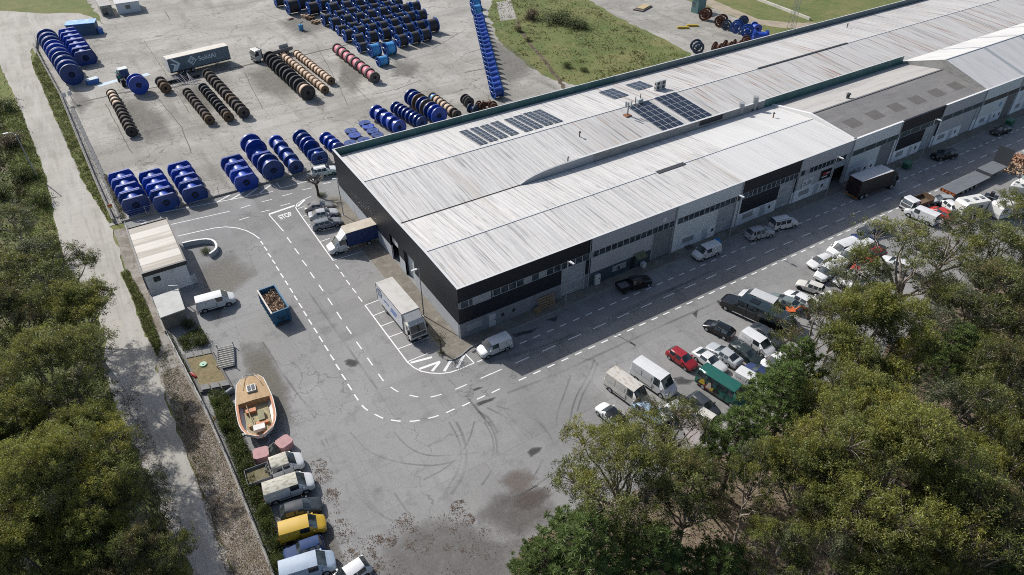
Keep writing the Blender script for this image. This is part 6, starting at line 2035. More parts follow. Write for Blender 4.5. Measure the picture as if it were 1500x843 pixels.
sw_ = thing('scrap_timber', 'heap of broken boards and branches filling the blue skip', 'scrap timber', (c.x, c.y, 1.2), rz)
m = MB()
m.box(-h + .1, h - .1, -w2 + .1, w2 - .1, -.85, .25)
rr = random.Random(5)
for i in range(130):
    x, y = rr.uniform(-h + .5, h - .5), rr.uniform(-w2 + .35, w2 - .35)
    z = .25 + rr.random() * .55
    a = rr.uniform(0, PI)
    l = rr.uniform(.3, .9)
    dx, dy = math.cos(a) * l, math.sin(a) * l
    dy = max(-w2 + .2 - y, min(w2 - .2 - y, dy))
    m.bar((x - dx * .5, y - dy * .5, z + rr.uniform(-.2, .2)), (x + dx * .5, y + dy * .5, z + rr.uniform(-.2, .3)), rr.choice((.06, .10, .16)))
m.build('boards', TIM, sw_)

# wooden boat on its trailer by the ivy
WBt = (220, 470, 4.436)
bow, stern = zp(WBt, 728, 770, .9), zp(WBt, 645, 375, 1.6)
d = bow - stern
d.z = 0
Lb = d.length
rz = math.atan2(d.y, d.x)
c = (bow + stern) / 2
t = thing('wooden_boat', 'open fishing boat with orange interior and tan foredeck on a trailer', 'boat', (c.x, c.y, 0), rz)
# local +x points to the tow end; the decked bow faces the yard (-x), the transom the tow end
ST = []
for i in range(13):
    u = i / 12
    x = -Lb / 2 + Lb * u
    wx = 2.0 * (.66 + .34 * min(1, u / .45) ** .8 - (.18 * max(0, 1 - u / .06))) if u < .62 else 2.0 * max(0, 1 - ((u - .62) / .385) ** 2.6) ** .5
    zk = .55 + .5 * max(0, (u - .65) / .35) ** 2
    ST.append((x, max(.06, wx), zk, 1.55 + .25 * (1 - u) ** 2))
hull, inner = MB(), MB()
V = []
for x, wx, zk, zg in ST:
    V.append([(x, -wx, zg), (x, -wx * .92, zg - .45), (x, -wx * .6, zk + .2), (x, 0, zk), (x, wx * .6, zk + .2), (x, wx * .92, zg - .45), (x, wx, zg)])
hull.v = [v for r in V for v in r]
for i in range(12):
    for j in range(6):
        o = i * 7
        hull.f.append((o + j, o + j + 1, o + 7 + j + 1, o + 7 + j))
        hull.mi.append(0)
hull.f.append(tuple(12 * 7 + k for k in range(7)))
hull.mi.append(0)
BW = surf('boat_white', (.62, .61, .58), [((.42, .4, .36), 1, 5, .5, .7, .6)], rough=.5)
BO = surf('boat_orange', (.52, .20, .085), [((.33, .13, .06), 1.5, 5, .45, .68, .6), ((.55, .3, .17), 2, 4, .52, .7, .5)], rough=.6)
BT = surf('boat_tan', (.42, .28, .14), [((.30, .19, .09), (1, 4, 1), 5, .45, .68, .7), ((.5, .37, .22), 2, 4, .52, .7, .5)], rough=.7)
BF = surf('boat_floor', (.36, .32, .19), [((.2, .17, .1), 1.5, 6, .45, .68, .8), ((.5, .46, .33), 2.5, 4, .54, .72, .6)], rough=.9)
hull.build('hull', BW, t, True)
gw = MB()
for s in (-1, 1):
    for i in range(12):
        a, b = ST[i], ST[i + 1]
        gw.add([(a[0], s * a[1], a[3] + .02), (b[0], s * b[1], b[3] + .02), (b[0], s * (b[1] - .26), b[3] + .02), (a[0], s * max(.0, a[1] - .26), a[3] + .02)], [(0, 1, 2, 3) if s < 0 else (3, 2, 1, 0)], 1)
        gw.add([(a[0], s * (a[1] + .05), a[3] + .04), (b[0], s * (b[1] + .05), b[3] + .04), (b[0], s * (b[1] - .03), b[3] + .04), (a[0], s * (a[1] - .03), a[3] + .04), (a[0], s * (a[1] + .05), a[3] - .06), (b[0], s * (b[1] + .05), b[3] - .06)], [(0, 1, 2, 3), (0, 1, 5, 4)], 0)
        if i > 3:
            gw.add([(a[0], s * (a[1] - .26), a[3] + .02), (b[0], s * (b[1] - .26), b[3] + .02), (b[0], s * (b[1] - .3), .95), (a[0], s * (a[1] - .3), .95)], [(0, 1, 2, 3)], 1)
gw.build('gunwale', [BW, BO], t)
k = 5
dk = MB()
for i in range(k):
    a, b = ST[i], ST[i + 1]
    dk.add([(a[0], -a[1] + .02, a[3] + .03), (b[0], -b[1] + .02, b[3] + .03), (b[0], 0, b[3] + .12), (a[0], 0, a[3] + .12), (b[0], b[1] - .02, b[3] + .03), (a[0], a[1] - .02, a[3] + .03)], [(0, 1, 2, 3), (3, 2, 4, 5)])
b = ST[k]
dk.add([(b[0], -b[1] + .1, b[3] + .03), (b[0], b[1] - .1, b[3] + .03), (b[0], b[1] - .1, .95), (b[0], -b[1] + .1, .95)], [(0, 1, 2, 3)])
dk.build('foredeck', BT, t)
xh = ST[2][0] + .3
f = MB().box(xh - .3, xh + .75, -.5, .5, 1.6, 2.02).build('hatch', BW, t)
MB().box(xh - .2, xh + .65, -.4, -.04, 2.022, 2.04).box(xh - .2, xh + .65, .04, .4, 2.022, 2.04).build('pane', GLASS, f)
MB().box(ST[5][0], ST[11][0] - .1, -1.3, 1.3, .9, .95).build('floor', BF, t)
MB().box(ST[6][0], ST[6][0] + .55, -1.1, 0, .95, 1.35).box(ST[9][0], ST[9][0] + .4, -1.05, 1.05, .95, 1.3).build('thwart', BO, t)
MB().box(ST[7][0], ST[7][0] + 1.5, .1, .75, .95, 1.45).build('engine_box', plain('box_green', (.26, .25, .15), .8, .5, 2), t)
m = MB()
m.bar((ST[5][0] + .2, -.9, 1.45), (ST[10][0], -.5, 1.5), .07).box(ST[8][0] + .4, ST[8][0] + 1.2, -.9, -.35, .95, 1.4).box(ST[10][0] + .2, ST[10][0] + .8, .3, .9, .95, 1.35)
m.build('locker', BF, t)
f = MB().box(ST[10][0] - .1, ST[11][0] - .1, -.6, .6, 1.2, 1.62)
f.build('transom_well', BW, t)
m = MB()
m.tube([(ST[0][0] - .25, 0, 1.9), (ST[0][0] - .05, -.6, 2.15), (ST[2][0], -1.1, 2.2)], .035, 6).tube([(ST[0][0] - .25, 0, 1.9), (ST[0][0] - .05, .6, 2.15), (ST[2][0], 1.1, 2.2)], .035, 6)
m.build('bow_rail', GALV, t)
tt = thing('boat_trailer', 'galvanised trailer carrying the orange fishing boat', 'trailer', (c.x, c.y, 0), rz)
m = MB()
m.box(-Lb / 2 + .8, Lb / 2, -.75, -.63, .38, .5).box(-Lb / 2 + .8, Lb / 2, .63, .75, .38, .5)
for x in (-2.5, -.5, 1.5, 3.2):
    m.box(x, x + .12, -.9, .9, .36, .54)
m.bar((Lb / 2, -.7, .44), (Lb / 2 + 1.3, 0, .44), .09).bar((Lb / 2, .7, .44), (Lb / 2 + 1.3, 0, .44), .09)
m.build('frame', GALV, tt)
for s in (-1, 1):
    wheel(tt, -.6, s * 1.05, .33, .2)
MB().tube([(Lb / 2 + 1.3, 0, .1), (Lb / 2 + 1.3, 0, .6)], .16, 10).build('jockey_wheel', BLACK, tt)

# white cabin cruiser by the caravans
a, b = zp(WE, 1255, 560, 1.0), zp(WE, 1560, 480, 1.0)
d = a - b
Lc = 9.0
rz = math.atan2(d.y, d.x)
t = thing('cabin_cruiser', 'white cabin cruiser on a cradle beside the timber heap', 'boat', (a.x - math.cos(rz) * Lc / 2, a.y - math.sin(rz) * Lc / 2, 0), rz)
V = []
for i in range(12):
    u = i / 11
    x = Lc / 2 - Lc * u
    wx = 1.5 * (1 - (1 - min(1, u / .5)) ** 2)
    wx = max(.05, wx)
    zk = .7 + .8 * max(0, 1 - u / .4) ** 2
    zg = 2.2 + .35 * (1 - u)
    V.append([(x, -wx, zg), (x - .1, -wx * .8, zk + .5), (x - .1, 0, zk), (x - .1, wx * .8, zk + .5), (x, wx, zg), (x, wx * .9, zg + .05), (x, wx * .5, zg + .12), (x, 0, zg + .14), (x, -wx * .5, zg + .12), (x, -wx * .9, zg + .05)])
m = MB()
m.v = [v for r in V for v in r]
for i in range(11):
    for j in range(10):
        o = i * 10
        m.f.append((o + j, o + 10 + j, o + 10 + (j + 1) % 10, o + (j + 1) % 10))
        m.mi.append(0)
m.f.append(tuple(110 + k for k in range(10)))
m.mi.append(0)
m.build('hull', BW, t, True)
MB().prism_y([(1.6, 2.45), (-2.6, 2.4), (-2.6, 3.1), (0, 3.2), (.9, 2.9)], -1.05, 1.05).build('cabin', BW, t)
MB().add([(1.0, -.95, 2.92), (1.0, .95, 2.92), (.05, .95, 3.225), (.05, -.95, 3.225)], [(0, 1, 2, 3)]).build('windscreen', plain('sea_glass', (.2, .33, .3), .1), t)
for y in (-.5, .5):
    MB().box(2.0, 2.5, y - .25, y + .25, 2.6, 2.68).build('deck_hatch', GLASS, t)
MB().box(-3, -2.8, -1.2, 1.2, 0, 1.0).box(1, 1.2, -.9, .9, 0, 1.0).build('cradle', DKMETAL, t)
m = MB()
for s in (-1, 1):
    m.tube([(4.2, s * .15, 3.0), (3.0, s * 1.1, 3.1), (1.2, s * 1.4, 3.0)], .03, 5)
m.build('bow_rail', GALV, t)

# reach loader carrying a reel in the yard
WI = (140, 100, 5.769)
c = zp(WI, 268, 130, 0)
c2 = zp(WI, 355, 225, 0)
d = c2 - c
rz = math.atan2(d.y, d.x)
t = thing('wheel_loader', 'teal wheel loader holding up a big blue reel in the yard', 'loader', (c.x, c.y, 0), rz)
TL = plain('loader_teal', (.03, .30, .30), .45, .5, 1.5)
MB().prism_y([(-3.4, .9), (-3.2, 2.1), (-.9, 2.3), (-.9, .9)], -1.1, 1.1).build('engine_cover', TL, t)
MB().box(-.9, 1.6, -.7, .7, .8, 1.7).build('chassis', DKMETAL, t)
MB().prism_y([(-.9, 1.7), (-.85, 3.3), (.6, 3.3), (.95, 1.7)], -.85, .85).build('cab', GLASS, t)
MB().box(-1.0, .75, -.95, .95, 3.303, 3.45).build('cab_roof', plain('cab_roof_pale', (.5, .55, .55), .5), t)
for xw in (-2.2, 1.3):
    for s in (-1, 1):
        wheel(t, xw, s * 1.35, .8, .6, plain('loader_rim', (.5, .5, .48), .5))
m = MB()
for s in (-1, 1):
    m.bar((.4, s * .5, 2.0), (3.0, s * .5, 1.6), .22).bar((3.0, s * .5, 1.6), (3.4, s * .5, .6), .16)
m.build('lift_arm', DKMETAL, t)
MB().box(-1.2, -.9, -1.2, -.9, 1.7, 3.0).box(-1.2, -.9, .9, 1.2, 1.7, 3.0).build('stack_pipe', plain('loader_rim', (.5, .5, .48), .5), t)
c = zp(WI, 357, 138, 1.9)
put_reel('blue_round', 'big blue reel carried by the teal wheel loader', 'reels at work', (c.x, c.y, .0), rz - PI / 2, 2.0, 1.9)
for (x, y), (x2, y2), i in (((20, 150), (215, 95), 0), ((330, 85), (450, 48), 1)):
    pa, pb = zp(WI, x, y), zp(WI, x2, y2)
    n = (pb - pa).normalized().cross(Vector((0, 0, 1))) * .8
    sheet('plastic_sheet', [pa - n, pb - n, pb + n, pa + n], .004, surf('pale_blue_film', (.35, .48, .58), [((.5, .58, .62), .8, 5, .45, .68, .8), ((.4, .4, .37), 1.5, 6, .58, .74, .9)], rough=.6), .15, .8, 60 + i)
# ================================================================== STREET FURNITURE, FENCES, CLUTTER
def lamp(label, loc, h, dirv, arm=.9):
    rz = math.atan2(dirv[1], dirv[0])
    t = thing('street_lamp', label, 'street lamp', loc, rz, 'street lamps')
    MB().tube([(0, 0, 0), (0, 0, h * .5), (0, 0, h)], [.085, .07, .05], 8).build('pole', GALV, t, True)
    MB().tube([(0, 0, h - .02), (arm * .35, 0, h + .05)], .035, 6).build('arm', GALV, t)
    m = MB()
    m.prism([(arm * .3, -.16), (arm * 1.15, -.12), (arm * 1.15, .12), (arm * .3, .16)], h - .02, h + .12)
    m.build('lamp_head', plain('lamp_white', (.62, .63, .63), .4), t)
    MB().box(-.17, .17, -.17, .17, 0, .05).build('base_plate', GALV, t)


def gp(x, y):
    p = G(x, y)
    return (p.x, p.y, .12)


lamp('street lamp standing behind the white box truck by the side wall', gp(621.3, 464.3), 7.75, (-1, 0))
lamp('street lamp by the pallets and roller gate of the black bay', gp(828.3, 453.2), 7.8, (.2, -1))
for px, py, lab in [(1069, 352, 'street lamp in front of the white bay near the small white van'), (1219, 298, 'street lamp by the name boards and the black lorry'), (1353, 236, 'street lamp on the kerb beside the first black car')]:
    p = G(px, py)
    lamp(lab, (p.x, max(57.9, min(58.6, p.y)), .12), 7.6, (.1, -1))
p = zp(W2, 575, 437)
lamp('street lamp against the side wall behind the three grey cars', (p.x, p.y, .12), 6.6, (-1, .2), .6)
p = zp(W3, 205, 225)
t = thing('utility_pole', 'grey utility pole on the verge of the gravel road', 'pole', p)
MB().tube([(0, 0, 0), (-.1, 0, 4), (-.15, 0, 8.2)], [.13, .11, .08], 8).build('pole', GALV, t, True)
MB().tube([(-.15, 0, 8.1), (-.5, .3, 8.4), (-1.2, .6, 8.45)], .05, 6).build('arm', GALV, t)
MB().prism([(-1.9, .5), (-1.1, .45), (-1.1, .75), (-1.9, .8)], 8.38, 8.52).build('lamp_head', plain('lamp_white', (.62, .63, .63), .4), t)
# lattice pylon beyond the sheds
p = G(1159, 42)
t = thing('lattice_pylon', 'thin grey lattice pylon standing in the field beyond the sheds', 'pylon', p)
m = MB()
hh = 16
for k in range(9):
    z0, z1 = hh * k / 9, hh * (k + 1) / 9
    w0, w1 = .75 * (1 - z0 / hh * .7), .75 * (1 - z1 / hh * .7)
    for sx, sy in ((-1, -1), (1, -1), (1, 1), (-1, 1)):
        m.bar((sx * w0, sy * w0, z0), (sx * w1, sy * w1, z1), .08)
    m.bar((-w0, -w0, z0), (w1, -w1, z1), .05).bar((w0, -w0, z0), (w1, w1, z1), .05).bar((w0, w0, z0), (-w1, w1, z1), .05).bar((-w0, w0, z0), (-w1, -w1, z1), .05)
m.build('lattice', GALV, t)


def wire_fence(label, pts, h, step=2.6, base=None, basew=.2, cat='fence', name='wire_fence', wires=4):
    """posts with wires, optionally on a low wall"""
    t = thing(name, label, cat)
    P = [Vector((p[0], p[1], 0)) for p in pts]
    z0 = base or 0
    w, wr, n_post = MB(), MB(), 0
    for a, b in zip(P[:-1], P[1:]):
        L = (b - a).length
        n = (b - a).normalized().cross(Vector((0, 0, 1))) * basew / 2
        if base:
            q = [a - n, b - n, b + n, a + n]
            w.add([(v.x, v.y, 0) for v in q] + [(v.x, v.y, base) for v in q], [(0, 1, 5, 4), (1, 2, 6, 5), (2, 3, 7, 6), (3, 0, 4, 7), (4, 5, 6, 7)])
        k = max(1, int(L / step))
        for i in range(k):
            c = a.lerp(b, i / k)
            if n_post < 95:
                lean = rnd.uniform(-.06, .06)
                MB().tube([(c.x, c.y, z0 - .02), (c.x + lean, c.y, h)], .04, 5).build('post', GALV, t)
            n_post += 1
        for i in range(wires):
            z = z0 + (h - z0) * (i + .7) / wires
            wr.tube([(a.x, a.y, z), (b.x, b.y, z)], .013, 3, caps=False)
    if base:
        w.build('base_wall', surf('old_wall', (.27, .26, .24), [((.16, .15, .13), .7, 6, .42, .66, .8), ((.36, .35, .32), 1.2, 5, .54, .72, .6), ((.09, .1, .05), 1.0, 6, .62, .78, .6)], rough=.95), t)
    wr.build('wire', GALV, t)
    return t


wire_fence('leaning wire fence on a low wall between the littered strip and the lot', [(-2.75, 110), (-2.8, 93), (-2.45, 81)], 1.5, 3.0, .45, .22)
wire_fence('wire fence above the ivy along the littered concrete strip', [(-2.3, 79.5), (-1.25, 65), (-.85, 54), (-.7, 41), (-.62, 25)], 1.55, 3.0, .5, .24)
wire_fence('yard fence on a concrete wall along the gravel road', [(-4.2, 113.2), (-5.0, 131), (-6.5, 175), (-8.9, 209), (-8.3, 215), (-3.5, 218.5)], 2.0, 3.2, .75, .35)
wire_fence('second low rail beside the yard wall near the gravel road', [(-3.6, 113.4), (-4.4, 131), (-5.7, 165)], .85, 4, None, .2, wires=2)
wire_fence('yard front fence between the flat-topped reels and the road', [(-3.2, 112.75), (12, 112.7), (28, 112.8), (60, 113)], 1.7, 3.4, .28, .22)
t = thing('drain_channel', 'grey drain channel of dark slabs beside the yard wall', 'drain')
m = MB()
for i in range(26):
    y = 114 + i * 2.0
    x = -2.95 - (y - 114) * .042
    m.box(x - .35, x + .3, y, y + 1.96, .0, .10 + .05 * rnd.random())
m.build('slabs', plain('drain_slab', (.085, .092, .10), .8, .6, 1.5), t)
p = G(165, 312)
t = thing('warning_sign', 'small red and yellow sign at the yard corner post', 'sign', (p.x, p.y - .3, 0), 0)
MB().tube([(0, 0, 0), (0, 0, 1.7)], .04, 6).build('post', GALV, t)
MB().box(-.35, .35, -.05, -.02, 1.1, 1.75).build('panel', plain('sign_yellow', (.55, .36, .06), .5), t)
MB().box(-.35, .35, -.06, -.052, 1.45, 1.75).build('panel_band', plain('sign_red', (.42, .04, .05), .5), t)
p = zp(W7, 378, 570)
t = thing('notice_boards', 'white notice boards on posts behind the yard wall', 'sign', (p.x + .4, p.y, 0), .3)
for x in (-.7, .5):
    MB().tube([(x, 0, 0), (x, 0, 2.4)], .05, 6).build('post', GALV, t)
    MB().box(x - .4, x + .4, -.08, -.05, 1.6, 2.5).build('panel', PLATE, t)

# wheelie bins, pallets, bag etc.
GRNB = plain('bin_green', (.025, .12, .07), .5, .4, 2)
for px, py, lab in [(1220 + 452 / 4.214, 70 + 745 / 4.214, 'green refuse container standing just beyond the black lorry'), (1220 + 1083 / 4.214, 70 + 482 / 4.214, 'green refuse container standing beside the farthest black car')]:
    p = G(px, py)
    t = thing('refuse_container', lab, 'bin', (p.x, p.y, .0), .05)
    MB().prism_y([(-.62, .2), (.62, .2), (.78, 1.15), (-.78, 1.15)], -.5, .5).build('tub', GRNB, t)
    MB().prism_y([(-.8, 1.153), (.8, 1.153), (.72, 1.32), (0, 1.42), (-.72, 1.32)], -.54, .54).build('lid', plain('lid_green', (.10, .22, .15), .5), t)
    for sx in (-.5, .5):
        for sy in (-.4, .4):
            MB().tube([(sx, sy - .04, .1), (sx, sy + .04, .1)], .1, 8).build('wheel', BLACK, t)
PAL = plain('pallet_wood', (.36, .25, .15), .9, .5, 3)
p = zp(W5, 385, 190)
t0 = None
for i, (dx, lean, lab) in enumerate([(-.75, .28, 'wooden pallet leaning on the grey wall, closer to the shed corner'), (.55, .24, 'wooden pallet leaning on the grey wall, closer to the roller gate')]):
    t = thing('pallet', lab, 'pallet', (p.x + dx, YF - .75, .13), 0, 'pallets leaning on the wall')
    for k in range(5):
        z = .05 + k * .35
        MB().add([(-.6, lean * z, z), (.6, lean * z, z), (.6, lean * z + .03, z + .13), (-.6, lean * z + .03, z + .13), (-.6, lean * z + .14, z), (.6, lean * z + .14, z), (.6, lean * z + .17, z + .13), (-.6, lean * z + .17, z + .13)],
                 [(0, 1, 2, 3), (3, 2, 6, 7), (4, 5, 1, 0), (5, 4, 7, 6)]).build('slat', PAL, t)
    for x in (-.55, 0, .55):
        MB().bar((x, .16, .03), (x, .16 + lean * 1.6, 1.65), .09).build('stringer', PAL, t)
t = thing('cardboard_box', 'brown open box beside the leaning pallets', 'box', (p.x - 1.7, YF - .8, .13), .2)
MB().box(-.4, .4, -.3, .3, 0, .55).build('carton', plain('card', (.3, .2, .11), .9), t)
MB().add([(-.4, -.3, .553), (.4, -.3, .553), (.4, -.5, .7), (-.4, -.5, .7)], [(0, 1, 2, 3)]).build('flap', plain('card', (.3, .2, .11), .9), t)
p = zp(W5, 258, 212)
t = thing('fire_hydrant', 'white-topped hydrant at the foot of the grey wall', 'hydrant', (p.x, p.y, .12))
MB().tube([(0, 0, 0), (0, 0, .45)], .16, 10, 0).build('barrel', plain('hydrant_red', (.3, .08, .05), .5), t, True)
MB().tube([(0, 0, .45), (0, 0, .75), (0, 0, .82)], [.2, .18, .05], 10).build('cap', PLATE, t, True)
p = zp((700, 200, 3.7475), 655, 815)
t = thing('meter_cabinet', 'white meter cabinet on the pavement before the dark base wall', 'cabinet', (p.x, p.y + .1, .12))
MB().box(-.4, .4, -.22, .22, 0, 1.5).build('case', PLATE, t)
MB().box(-.42, .42, -.25, .25, 1.503, 1.58).build('lid', PLATE, t)
MB().box(.1, .3, -.232, -.222, .9, 1.1).build('label_plate', DKMETAL, t)
p = zp((960, 150, 3.667), 328, 768)
t = thing('blue_bag', 'bright blue bulk bag standing behind the small white van', 'bag', (p.x, p.y, .0))
MB().tube([(0, 0, 0), (0, 0, .5), (.03, 0, 1.0), (.05, 0, 1.15)], [.5, .58, .5, .25], 10).build('sack', plain('bag_blue', (.03, .22, .5), .6, .4, 3), t, True)
MB().tube([(-.3, 0, 1.05), (0, 0, 1.4), (.3, 0, 1.05)], .04, 5).build('loop_handle', plain('bag_blue', (.03, .22, .5), .6, .4, 3), t)
p = zp((700, 200, 3.7475), 1155, 610)
t = thing('pallet', 'grey empty pallet lying at the kerb behind the small white van', 'pallet', (p.x, p.y, .12), .1)
for k in range(5):
    MB().box(-.6, .6, -.5 + k * .22, -.38 + k * .22, .1, .13).build('slat', WOODG, t)
for x in (-.5, 0, .5):
    MB().box(x - .05, x + .05, -.5, .5, 0, .1).build('stringer', WOODG, t)
p = zp((700, 200, 3.7475), 897, 712)
t = thing('wall_sink', 'white box beside the awning of the grey bay', 'box', (p.x, YF - .5, .12))
MB().box(-.3, .3, -.3, .3, 0, .6).box(-.33, .33, -.33, .33, .603, .68).build('case', PLATE, t)
# steel rack and sunken tank by the ivy
p = zp(WBt, 495, 245)
t = thing('steel_rack', 'galvanised folding rack of pipes lying beside the sunken bed', 'rack', (p.x, p.y, 0), 1.35)
m = MB()
for y in (-.95, .95):
    m.bar((-1.9, y, .3), (1.9, y, .3), .12).bar((-1.9, y, .3), (-1.9, y, .9), .1).bar((1.9, y, .3), (1.9, y, .9), .1)
m.build('side_rail', GALV, t)
for k in range(10):
    x = -1.8 + k * .4
    MB().tube([(x, -.95, .42), (x, .95, .42)], .055, 6).build('rung', plain('pale_pipe', (.55, .53, .48), .5), t)
MB().box(-1.9, 1.9, -1.0, 1.0, .02, .22).build('base_tray', plain('tray_dark', (.12, .12, .115), .8), t)
pts = [zp(WBt, *q) for q in ((215, 235), (400, 195), (540, 440), (330, 480))]
t = thing('sunken_bed', 'raised rectangular bed of dry grass with grey slabs at both ends', 'planter')
m = MB().prism([(q.x, q.y) for q in pts[::-1]] if (pts[1] - pts[0]).cross(pts[2] - pts[1]).z < 0 else [(q.x, q.y) for q in pts], 0, .4)
m.build('kerb_frame', plain('bed_kerb', (.15, .145, .135), .9, .6, 1.5), t)
cc_ = sum(pts, Vector()) / 4
ip = [cc_ + (q - cc_) * .84 for q in pts]
ip = ip[::-1] if (ip[1] - ip[0]).cross(ip[2] - ip[1]).z < 0 else ip
MB().prism([(q.x, q.y) for q in ip], .402, .47).build('dry_grass', surf('dry_grass', (.21, .165, .09), [((.12, .12, .05), .9, 6, .45, .66, .8), ((.32, .26, .16), 2.5, 6, .5, .72, .7), ((.09, .07, .04), 3, 6, .55, .75, .6)], rough=1, bump=(5, 5, .1)), t)
for (u0, u1) in ((0.02, .14), (.86, .98)):
    for k in range(3):
        a = pts[0].lerp(pts[1], .08 + .3 * k)
        b = pts[3].lerp(pts[2], .08 + .3 * k)
        a2 = pts[0].lerp(pts[1], .34 + .3 * k)
        b2 = pts[3].lerp(pts[2], .34 + .3 * k)
        q = [a.lerp(b, u0), a2.lerp(b2, u0), a2.lerp(b2, u1), a.lerp(b, u1)]
        q = q[::-1] if (q[1] - q[0]).cross(q[2] - q[1]).z < 0 else q
        MB().prism([(v.x, v.y) for v in q], .473, .56).build('slab', plain('bed_slab', (.21, .21, .205), .85, .5, 1.5), t)
p = zp(WBt, 345, 285, .5)
t = thing('tank_lid', 'round pale green lid lying on the dry grass bed', 'lid', (p.x, p.y, .47))
MB().tube([(0, 0, 0), (0, 0, .14)], .42, 18).tube([(0, 0, .14), (0, 0, .2)], .12, 10).build('disc', plain('lid_pale_green', (.25, .45, .3), .5), t, True)
p = zp(WBt, 282, 355, .5)
t = thing('fire_extinguisher', 'red cylinder lying against the edge of the dry grass bed', 'extinguisher', (p.x, p.y, .55), 1.9)
MB().tube([(-.6, 0, 0), (-.5, 0, 0), (.45, 0, 0), (.55, 0, 0)], [.08, .15, .15, .05], 10).build('cylinder', plain('ext_red', (.42, .03, .03), .4), t, True)
MB().tube([(.55, 0, 0), (.75, 0, 0)], .04, 6).build('valve', DKMETAL, t)
p = zp(WBt, 520, 480)
t = thing('propane_tank', 'small dark tank half hidden by the ivy at the bed corner', 'tank', (p.x, p.y, .0), .4)
MB().tube([(-.6, 0, .4), (-.5, 0, .4), (.5, 0, .4), (.6, 0, .4)], [.15, .38, .38, .15], 12).build('cylinder', plain('tank_slate', (.12, .15, .16), .5), t, True)
MB().box(-.3, .3, -.3, .3, 0, .1).build('foot', DKMETAL, t)
# pink bins
PK = surf('faded_pink', (.42, .235, .235), [((.3, .16, .16), 1.5, 5, .45, .68, .7)], rough=.7)
for i, (x, y, s, rz, lab) in enumerate([(345, 85, 1.2, .3, 'faded pink plastic tub near the boat trailer coupling'), (212, 150, 1.15, -.2, 'faded pink plastic tub behind the dropside truck cab')]):
    p = zp(WA, x, y, .4)
    t = thing('plastic_tub', lab, 'tub', (p.x, p.y, 0), rz, 'faded pink tubs')
    MB().prism([(-.75, -.5), (-.5, -.7), (.5, -.7), (.75, -.5), (.75, .5), (.5, .7), (-.5, .7), (-.75, .5)], 0, .85).build('tub', PK, t)
    MB().prism([(-.8, -.52), (-.52, -.75), (.52, -.75), (.8, -.52), (.8, .52), (.52, .75), (-.52, .75), (-.8, .52)], .853, .95).build('lid', PK, t)
p = zp(WA, 278, 100, .3)
t = thing('tarpaulin', 'crumpled grey green tarpaulin between the pink tubs', 'tarpaulin', (p.x, p.y, 0), .4)
m = MB()
rr = random.Random(3)
n = 9
for i in range(n):
    for j in range(n):
        u, v = i / (n - 1) * 2 - 1, j / (n - 1) * 2 - 1
        m.v.append((u * 1.1, v * .8, max(.03, .75 * (1 - u * u) * (1 - v * v) + rr.uniform(-.1, .1))))
for i in range(n - 1):
    for j in range(n - 1):
        m.f.append((i * n + j, (i + 1) * n + j, (i + 1) * n + j + 1, i * n + j + 1))
        m.mi.append(0)
m.build('cover', plain('tarp_grey_green', (.13, .15, .13), .7, .5, 2), t)
# orange digger under the leaves
p = zp(WB, 1445, 320, .8)
t = thing('mini_digger', 'orange mini digger behind the black party bus', 'digger', (p.x, p.y, 0), -.6)
OR = plain('digger_orange', (.62, .13, .03), .45)
for s in (-1, 1):
    MB().prism_y([(-1.1, .05), (1.1, .05), (1.3, .3), (1.1, .6), (-1.1, .6), (-1.3, .3)], s * .7 - .2, s * .7 + .2).build('track', BLACK, t)
MB().box(-1.1, .7, -.85, .85, .65, 1.25).build('housing', OR, t)
MB().box(-.3, .6, -.8, .1, 1.25, 2.3).build('cab', GLASS, t)
MB().box(-.35, .65, -.85, .15, 2.303, 2.4).build('cab_roof', OR, t)
m = MB()
m.tube([(.6, .3, 1.2), (1.6, .3, 2.4), (2.6, .3, 1.9)], [.16, .14, .12], 6).tube([(2.6, .3, 1.9), (2.9, .3, .8)], .12, 6)
m.build('boom', OR, t)
MB().prism_y([(2.7, .8), (3.2, .75), (3.1, .3), (2.7, .4)], .0, .6).build('bucket', DKMETAL, t)
# pale flatbed trailer under the trees
p = zp(WC, 770, 650, .6)
t = thing('flat_trailer', 'pale flat trailer with a tan headboard under the trees', 'trailer', (p.x, p.y, 0), 1.15)
MB().box(-2.5, 2.0, -1.05, 1.05, .7, .82).build('deck', plain('deck_pale', (.33, .30, .29), .85, .5, 1.5), t)
MB().box(2.0, 2.1, -1.05, 1.05, .7, 1.4).build('headboard', plain('board_tan', (.42, .26, .14), .8, .4, 2), t)
for s in (-1, 1):
    wheel(t, -.6, s * 1.0, .34, .22)
    wheel(t, .2, s * 1.0, .34, .22)
MB().bar((2.1, 0, .6), (3.3, 0, .5), .1).build('tow_bar', DKMETAL, t)
# motorboat parts / black sports boat near the caravans
p = zp(WE, 1090, 630, .6)
t = thing('jet_trailer', 'black low trailer with an outboard motor between the caravans', 'trailer', (p.x, p.y, 0), .35)
MB().prism_y([(-2.4, .6), (2.0, .6), (2.5, 1.0), (-2.5, 1.0)], -.95, .95).build('body', BLKP, t)
MB().box(1.1, 1.7, -.3, .3, 1.0, 1.9).build('motor', DKMETAL, t)
MB().tube([(.2, -.6, 1.0), (.2, -.6, 1.5), (.2, .6, 1.5), (.2, .6, 1.0)], .05, 6).build('hoop', GALV, t)
for s in (-1, 1):
    wheel(t, -.2, s * 1.0, .32, .2)
